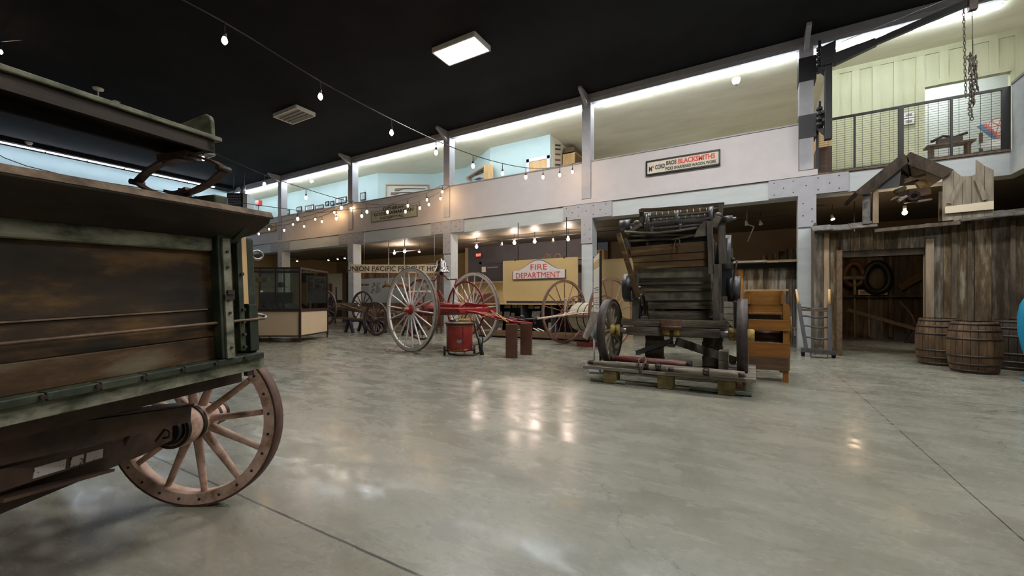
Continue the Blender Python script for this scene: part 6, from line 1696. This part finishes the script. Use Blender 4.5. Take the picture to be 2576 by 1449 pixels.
solo('plywood_sheet', MB().box((A.x - .0, 13.5, 4.25), (B.x + .1, 13.53, P(2070, 305, Y=13.5).z)), M_pine, 'yellow plywood sheet behind the crane hinge on the gallery', 'plywood')

# ------------------------------------------------------------------ signs on the parapet
YSG = YC - .03
sg = thing('blacksmith_sign', 'framed cream sign reading McCord Bros Blacksmiths on the white parapet', 'sign', P(1720, 410, Y=YSG))
A, B = P(1627, 441, Y=YSG), P(1810, 395, Y=YSG)
z0, z1 = P(1627, 441, Y=YSG).z, P(1627, 408, Y=YSG).z
xA, xB = A.x, B.x
M_cs = mat('cream_sign', (.55, .50, .40), (.62, .57, .47), sc=(5, 5, 5), rough=.7)
MB().box((xA, YSG - .02, z0), (xB, YSG + .025, z1)).build('board', M_cs, sg)
MB().box((xA - .02, YSG - .04, z0 - .02), (xB + .02, YSG + .02, z0 + .02)).box((xA - .02, YSG - .04, z1 - .02), (xB + .02, YSG + .02, z1 + .02)).box((xA - .02, YSG - .04, z0), (xA + .02, YSG + .02, z1)).box((xB - .02, YSG - .04, z0), (xB + .02, YSG + .02, z1)).build('frame', M_black, sg)
Wd, Hh = xB - xA, z1 - z0
yt = YSG - .022
R_, U_ = (1, 0, 0), (0, 0, 1)
text('M', (xA + Wd * .035, yt, z0 + Hh * .22), R_, U_, Wd * .045, Hh * .38, M_letter, 'lettering', sg, bold=.03)
text('c', (xA + Wd * .087, yt, z0 + Hh * .48), R_, U_, Wd * .022, Hh * .14, M_letter, 'lettering', sg, bold=.03)
text('CORD', (xA + Wd * .125, yt, z0 + Hh * .30), R_, U_, Wd * .145, Hh * .34, M_letter, 'lettering', sg, bold=.035, arc=lambda a: Hh * .04 * a)
text('BROS', (xA + Wd * .285, yt, z0 + Hh * .50), R_, U_, Wd * .145, Hh * .32, M_letter, 'lettering', sg, bold=.035)
text('BLACKSMITHS', (xA + Wd * .455, yt, z0 + Hh * .47), R_, U_, Wd * .49, Hh * .38, M_redl, 'lettering', sg, bold=.035)
text('PICKS SHARPENED·WAGON WORK', (xA + Wd * .275, yt, z0 + Hh * .13), R_, U_, Wd * .69, Hh * .24, M_letter, 'lettering', sg, bold=.035)
hs2 = thing('hospital_sign', 'stepped cream sign reading Lutheran Good Samaritan Hospital on the parapet', 'sign', P(992, 550, Y=YSG))
M_hs = mat('olive_cream_sign', (.36, .34, .24), (.46, .44, .33), sc=(6, 6, 6), rough=.7)
M_hsf = mat('olive_frame', (.16, .16, .10), rough=.6)
xA, xB = P(934, 545, Y=YSG).x, P(1050, 530, Y=YSG).x
xm0, xm1 = P(963, 520, Y=YSG).x, P(1018, 515, Y=YSG).x
z0, z1, z2 = P(934, 560, Y=YSG).z, P(934, 533, Y=YSG).z, P(963, 518, Y=YSG).z
pr = [(xA, z0), (xB, z0), (xB, z1), (xm1, z1), (xm1 - .03, z2 - .06), ((xm0 + xm1) / 2, z2), (xm0 + .03, z2 - .06), (xm0, z1), (xA, z1)]
MB().prism([V((x, YSG - .01, z_)) for x, z_ in pr], (0, .03, 0)).build('border', M_hsf, hs2)
cx_, cz_ = (xA + xB) / 2, (z0 + z1) / 2 + .02
MB().prism([V((cx_ + (x - cx_) * .965, YSG - .02, cz_ + (z_ - cz_) * .90)) for x, z_ in pr], (0, .02, 0)).build('face', M_hs, hs2)
Wd, Hh = xB - xA, z1 - z0
text('LUTHERAN', (xm0 + .05, YSG - .021, z1 - .05), R_, U_, (xm1 - xm0) - .1, Hh * .28, M_letter, 'lettering', hs2, bold=.035)
text('GOOD SAMARITAN', (xA + Wd * .07, YSG - .021, z0 + Hh * .50), R_, U_, Wd * .86, Hh * .30, M_letter, 'lettering', hs2, bold=.035)
text('HOSPITAL', (xA + Wd * .22, YSG - .021, z0 + Hh * .13), R_, U_, Wd * .52, Hh * .24, M_letter, 'lettering', hs2, bold=.03)
fs3 = thing('far_wooden_sign', 'brown framed old sign at the far end of the parapet behind the bulbs', 'sign', P(660, 580, Y=YSG))
xA, xB = P(628, 588, Y=YSG).x, P(694, 575, Y=YSG).x; z0, z1 = P(690, 580, Y=YSG).z, P(690, 562, Y=YSG).z
MB().box((xA, YSG - .01, z0), (xB, YSG + .025, z1)).build('board', M_oldsign, fs3)
MB().box((xB - .06, YSG - .03, z0 - .03), (xB, YSG, z1 + .03)).box((xA, YSG - .03, z0 - .03), (xB, YSG, z0 + .03)).build('frame', M_pine, fs3)
text('CO', (xB - .8, YSG - .015, z0 + .1), R_, U_, .5, (z1 - z0) * .6, M_letter, 'lettering', fs3, bold=.02)

# ------------------------------------------------------------------ pictures and cases in the blue gallery rooms
YG2 = 14.08
M_ph2 = mat('old_portrait', (.10, .12, .13), (.50, .56, .56), (.28, .32, .33), sc=(9, 9, 9), rough=.5)
def picture(px0, px1, py0, py1, label, mf=M_black, mp=M_ph2, Y=YG2, fw_=.05, mat_=True):
    A, B = P(px0, py1, Y=Y), P(px1, py0, Y=Y)
    A = V((A.x, Y, P(px0, py1, Y=Y).z)); 
    t = thing('framed_picture', label, 'picture', ((A.x + B.x) / 2, Y, A.z), 'small framed pictures in the gallery')
    MB().box((A.x, Y - .03, A.z), (B.x, Y, A.z + fw_)).box((A.x, Y - .03, B.z - fw_), (B.x, Y, B.z)).box((A.x, Y - .03, A.z), (A.x + fw_, Y, B.z)).box((B.x - fw_, Y - .03, A.z), (B.x, Y, B.z)).build('frame', mf, t)
    MB().box((A.x + .01, Y - .015, A.z + .01), (B.x - .01, Y - .005, B.z - .01)).build('mount', M_bone, t)
    mx_, mz = (B.x - A.x) * .2, (B.z - A.z) * .18
    MB().box((A.x + mx_, Y - .018, A.z + mz), (B.x - mx_, Y - .015, B.z - mz)).build('print', mp, t)
pics = [(722, 729, 528, 540, 'leftmost small dark framed picture above the far parapet'), (747, 759, 519, 534, 'grey-edged picture, second from left above the parapet'), (768, 790, 514, 532, 'wide black framed picture left of the hanging bulbs'), (794, 814, 514, 528, 'wide picture directly right of the wide black framed one'), (819, 828, 506, 518, 'tiny square picture, left of the pair of tiny ones'), (832, 841, 505, 518, 'tiny square picture, right of the pair of tiny ones'), (845, 872, 494, 514, 'largest dark framed picture left of the grey post'), (907, 920, 483, 505, 'narrow black picture just right of the grey post')]
for a, b, c_, d_, lab in pics: picture(a, b, c_, d_, lab)
# long gun case on the slanted wall
def onwall(seg, px, py, off=.03):
    a, n = segs[seg]; return P(px, py, pl=(a + n * off, n))
gc = thing('gun_case', 'tan framed case of old rifles on the slanted pale blue wall', 'wall case', onwall(3, 1025, 480))
def wallquad(seg, pts, nm, m, par, off=.03, th=.04):
    a, n = segs[seg]
    return MB().prism([onwall(seg, x, y, off) for x, y in pts], n * -th).build(nm, m, par)
M_gfr = mat('tan_case_frame', (.36, .26, .19), rough=.5)
wallquad(3, [(971, 505), (1078, 503), (1078, 464), (970, 463)], 'back', mat('case_lining', (.50, .50, .44), rough=.8), gc, .05)
wallquad(3, [(970, 465.5), (1078, 466.5), (1078, 463.5), (970, 462.5)], 'frame', M_gfr, gc, .12, .12)
wallquad(3, [(969.5, 505), (972.5, 505), (972.5, 463), (969.5, 463)], 'frame', M_gfr, gc, .12, .12)
wallquad(3, [(1075.5, 503), (1078.5, 503), (1078.5, 464), (1075.5, 464)], 'frame', M_gfr, gc, .12, .12)
for k, (y, x0) in enumerate(((474, 1000), (484, 990))):
    gn = thing('old_rifle', ['upper dark rifle in the gallery wall case', 'lower wooden-stocked rifle in the gallery wall case'][k], 'rifle', onwall(3, 1025, y))
    wallquad(3, [(x0 + 12, y + .6), (1070, y + 1.4), (1070, y), (x0 + 12, y - 1)], 'barrel', M_iron, gn, .09, .03)
    wallquad(3, [(x0 - 7, y + 6), (x0 + 3, y + 4.5), (x0 + 14, y + 1.5), (x0 + 14, y - 1), (x0 + 2, y - .5), (x0 - 7, y + 0)], 'stock', M_stage, gn, .10, .04)
# orange framed case standing out from the second slanted wall
oc = thing('gun_display_case', 'deep orange wood case with pistols on the slanted wall by the column', 'wall case', onwall(5, 1205, 440))
wallquad(5, [(1176, 452), (1220, 446), (1220, 414), (1176, 446)], 'back', M_gb, oc, .05)
wallquad(5, [(1172, 452), (1176, 452), (1176, 445), (1172, 447)], 'frame', M_gfr, oc, .22, .2)
wallquad(5, [(1172, 448), (1222, 417), (1222, 412.5), (1172, 444.5)], 'frame', M_gfr, oc, .22, .2)
wallquad(5, [(1217, 450), (1228, 450), (1228, 413), (1217, 413)], 'side', M_pine, oc, .24, .22)
wallquad(5, [(1194, 441), (1199, 440), (1214, 434), (1214, 429), (1208, 431), (1195, 437)], 'pistol', M_wood, oc, .09, .02)
wallquad(5, [(1192, 452), (1202, 447), (1208, 446), (1206, 449), (1197, 453)], 'pistol', M_iron, oc, .09, .02)
# wooden door with lilac casing
Yd = 14.08
a, b = P(1332, 430, Y=Yd), P(1377, 430, Y=Yd); zt4 = P(1332, 408.5, Y=Yd).z
o = struct('door_2', MB().box((a.x, Yd - .02, 4.25), (b.x, Yd + .02, zt4)), M_pine)
MB().box((a.x - .12, Yd - .04, 4.25), (a.x, Yd, zt4 + .12)).box((b.x, Yd - .04, 4.25), (b.x + .12, Yd, zt4 + .12)).box((a.x - .14, Yd - .04, zt4), (b.x + .14, Yd, zt4 + .13)).build('casing', M_lilac, o)
# poster and shelf on the side wall
Xs = -6.585
ps = thing('wall_poster', 'tall cream poster with faded dark and red lettering at the room corner', 'poster', P(1402, 400, X=Xs))
def onx(pts, nm, m, par, off=0, th=.02): return MB().prism([P(x, y, X=Xs + off) for x, y in pts], (th, 0, 0)).build(nm, m, par)
onx([(1394, 418), (1412, 413), (1412, 358), (1394, 346)], 'sheet', M_cs, ps)
for y, m in ((363, M_letter), (373, M_letter), (386, M_rust), (400, M_rust), (412, M_letter)):
    onx([(1396.5, y + 4), (1410, y + 5), (1410, y + 1), (1396.5, y)], 'lettering', m, ps, .022, .004)
sf = thing('pine_shelf_unit', 'orange pine shelf unit with dark contents against the side wall', 'shelf unit', P(1430, 410, X=Xs + .3))
A = P(1414, 410, X=Xs + .35); B = P(1432, 405, X=Xs + .35); zt5 = P(1432, 381, X=Xs + .35).z
y0_ = P(1413, 400, X=Xs).y
xf = Xs + .55
MB().box((Xs + .02, y0_, 4.25), (xf, y0_ + .04, zt5)).build('side', M_pine, sf)
MB().box((Xs + .02, y0_, zt5 - .04), (xf, y0_ + 2.6, zt5)).box((Xs + .02, y0_, 5.5), (xf, y0_ + 2.6, 5.54)).box((Xs + .02, y0_ + 2.56, 4.25), (xf, y0_ + 2.6, zt5)).build('shelf', M_pine, sf)
MB().box((Xs + .02, y0_, 4.25), (Xs + .04, y0_ + 2.6, zt5)).build('back', M_wood, sf)
for k in range(5):
    c = V((Xs + .35, y0_ + .35 + k * .45, 5.54)); hh_ = .2 + .1 * (k % 2)
    solo('curio', MB().lathe([(.001, 0), (.1, 0), (.13, hh_ * .5), (.06, hh_ * .8), (.07, hh_), (.001, hh_)], Matrix.Translation(c), 14), [M_wood, M_iron, M_brass, M_wood, M_tanp][k], ['dark wooden jar nearest on the pine shelf', 'iron pot second on the pine shelf', 'brass vase in the middle of the pine shelf', 'tall wooden jar fourth on the pine shelf', 'tan crock last on the pine shelf'][k], 'jar')
solo('wicker_crate', MB().box((Xs + .06, y0_ + .05, zt5 + .001), (xf - .04, y0_ + 1.4, zt5 + .22)), M_wood, 'brown crate on top of the pine shelf unit', 'crate', bevel=.02)
# detectors on the gallery ceiling
for px, py, lab in ((1852, 203, 'white round detector on the gallery ceiling over the blacksmiths sign'), (785, 458, 'white round detector on the gallery ceiling above the small pictures')):
    c = P(px, py - 4, z=7.45); t = thing('smoke_detector', lab, 'detector', c)
    MB().lathe([(.001, -.16), (.05, -.16), (.09, -.12), (.11, -.04), (.11, .01), (.001, .01)], Matrix.Translation(c), 24).build('body', M_bone, t)
    MB().lathe([(.001, -.18), (.03, -.175), (.03, -.16), (.001, -.16)], Matrix.Translation(c), 12).build('sensor', M_steel, t)
c = P(72, 358, z=7.69)
solo('ceiling_dome', MB().lathe([(.001, -.12), (.08, -.10), (.12, -.03), (.12, .008), (.001, .008)], Matrix.Translation(c), 20), M_bone, 'small pale dome on the dark ceiling above the long strip light', 'detector')

# ------------------------------------------------------------------ ceiling fan and unit heater
c = P(247, 222, z=CEIL - .01)
cf_ = thing('ceiling_fan', 'white ceiling fan on the black ceiling beyond the wagon seat', 'ceiling fan', c)
zh = P(247, 260, d=(c - EYE).dot(V((-SP, CP, 0)))).z - .05
MB().lathe([(.001, 0), (.13, 0), (.12, -.05), (.04, -.08), (.001, -.08)], Matrix.Translation(c), 20).build('canopy', M_bone, cf_)
MB().cyl(c, (c.x, c.y, zh), .02, n=8).build('rod', M_bone, cf_)
hc = V((c.x, c.y, zh))
MB().lathe([(.001, -.12), (.10, -.10), (.14, -.04), (.10, .05), (.001, .06)], Matrix.Translation(hc), 20).build('motor', M_bone, cf_)
for k in range(3):
    a = k * 2 * pi / 3 + .25; d_ = V((math.cos(a), math.sin(a), 0))
    MB().beam(hc + d_ * .12, hc + d_ * .85, .13, .012, w2=.16).build('blade', M_bone, cf_)
uh = thing('unit_heater', 'grey suspended unit heater with a louvred face at the far corner', 'heater', P(600, 520, d=19.5))
A, B = P(572, 524, d=20), P(610, 487, d=20)
ux = V((CP, SP, 0)); uy = V((-SP, CP, 0))
UM = Matrix.Translation(V((A.x, A.y, A.z))) @ Matrix.Rotation(PHI, 4, 'Z')
w_, h_ = (B - A).dot(ux), B.z - A.z
MB(UM).box((0, 0, 0), (w_, .7, h_)).build('housing', M_greyd, uh)
MB(UM).box((w_, .0, 0), (w_ + .22, .5, h_)).build('side_housing', M_grey, uh)
g = MB(UM)
for i in range(6):
    for j in range(5): g.box((.06 + i * (w_ - .12) / 6, -.02, .06 + j * (h_ - .1) / 5), (.06 + (i + .8) * (w_ - .12) / 6, 0, .06 + (j + .55) * (h_ - .1) / 5))
g.build('louvres', M_steel, uh)
MB(UM).box((-.02, -.012, -.02), (w_ + .02, -.001, h_ + .02)).build('face', M_black, uh)
MB(UM).cyl((w_ * .75, .3, h_), (w_ * .75, .3, h_ + .45), .12, n=16).build('flue', M_steel, uh)
for x in (.1, w_ - .1): MB(UM).cyl((x, .3, h_), (x, .3, CEIL - A.z), .012, n=6).build('hanger', M_dkgrey, uh)
A = P(624, 520, Y=12.8)
zr_ = P(628, 508, Y=13.2).z
rb_ = thing('red_alarm_box', 'small red box on a thin stand on the far gallery by the heater', 'box', (A.x + .17, 13.3, 4.25))
MB().box((A.x, 13.2, zr_ - .28), (A.x + .35, 13.4, zr_)).build('box', M_red, rb_)
MB().cyl((A.x + .17, 13.3, 4.25), (A.x + .17, 13.3, zr_ - .28), .02, n=8).build('stand', M_black, rb_)
solo('gallery_lamp_post', MB().tube([V((P(636, 530, Y=12.9).x, 12.9, 4.25)), P(636, 530, Y=12.9), P(636, 499, Y=12.9), P(624, 498, Y=12.9)], .03, 6), M_black, 'thin black bracket post on the far gallery', 'post')

# ------------------------------------------------------------------ hanging strings of bulbs
M_cord = M_black
def strand(label, A, B, bulbs, drop=.19, tail=None, unlit=()):
    """A, B: plan line of the cord; bulbs: reference positions of the bulbs along it"""
    A, B = V((*A, 0)), V((*B, 0)); n = V((-(B - A).y, (B - A).x, 0)).normalized()
    pts = [P(x, y, pl=(A, n)) for x, y in bulbs]
    t = thing('string_light', label, 'string lights', pts[0])
    cord = [p + V((0, 0, drop + .05)) for p in pts]
    if tail: cord = [tail[0]] + cord + [tail[1]] if tail[0] else cord + [tail[1]]
    fine = []
    for i in range(len(cord) - 1):
        p0, p1, p2, p3 = cord[max(i - 1, 0)], cord[i], cord[i + 1], cord[min(i + 2, len(cord) - 1)]
        for k in range(5):
            u = k / 5; fine.append(.5 * ((2 * p1) + (p2 - p0) * u + (2 * p0 - 5 * p1 + 4 * p2 - p3) * u * u + (3 * p1 - p0 - 3 * p2 + p3) * u ** 3))
    fine.append(cord[-1])
    MB().tube(fine, .009, 6).build('cord', M_cord, t)
    for i, p in enumerate(pts):
        MB().cyl(p + V((0, 0, drop + .05)), p + V((0, 0, .09)), .008, n=6).cyl(p + V((0, 0, .10)), p + V((0, 0, .04)), .020, .024, 10).build('socket', M_cord, t)
        MB().lathe([(.001, -.062), (.014, -.056), (.030, -.035), (.036, -.008), (.030, .018), (.017, .045), (.001, .05)], Matrix.Translation(p), 14).build('bulb', M_bulb if i not in unlit else M_dkgrey, t)
E1 = P(1463, 405, Y=YC - .05)
strand('string of bulbs dropping from the black ceiling to the column by the blacksmiths sign', (E1.x, E1.y), (E1.x - 1.5, E1.y - 9.6),
       [(1440, 432), (1408, 440), (1366, 445), (1323, 445), (1264, 436), (1190, 417), (1097, 383), (985, 333), (806, 242), (565, 101)][::-1], tail=(P(340, -60, pl=(E1, V((-9.6, 1.5, 0)).normalized())), E1))
E2 = P(1131, 468, Y=YC - .05)
strand('string of bulbs passing the wagon seat to the column left of the long plain parapet', (E2.x, E2.y), (E2.x - 1.5, E2.y - 9.6),
       [(1113, 482), (1074, 502), (1026, 517), (975, 533), (923, 532), (859, 522), (770, 497), (665, 463), (511, 398)][::-1], tail=(None, E2))
strand('nearly level string of bulbs running left from the same column past the flare board', (E2.x, E2.y), (E2.x - 3.0, 2.6),
       [(1108, 499), (1079, 514), (1056, 523), (1020, 532), (910, 543), (846, 549), (749, 550), (150, 466)][::-1], tail=(P(-60, 352, pl=(V((E2.x, E2.y, 0)), V(((2.6 - E2.y), 3.0, 0)).normalized())), E2), unlit=(0,))
E3 = P(888, 505, Y=YC - .05)
strand('string of bulbs across the far parapet, the upper of the two low ones', (E3.x, E3.y), (E3.x - 13, E3.y - 3.2),
       [(883, 524), (841, 534), (793, 551), (737, 564), (677, 576)][::-1], tail=(P(620, 560, pl=(E3, V((-3.2, 13, 0)).normalized())), E3))
strand('string of bulbs across the far parapet, the lowest one', (E3.x, E3.y), (E3.x - 13, E3.y - 5),
       [(846, 541), (810, 557), (765, 569), (715, 579), (651, 588)][::-1], tail=(P(600, 590, pl=(E3, V((-5, 13, 0)).normalized())), E3))
c = P(69, 551, d=1.9)
E4 = P(0, 128, z=CEIL - .5)
strand('single bulb on a cord near the ceiling at the upper left', (E4.x - 1, E4.y), (E4.x + 1, E4.y), [(2, 130)], tail=(None, P(60, 100, pl=(E4, V((0, 1, 0))))))
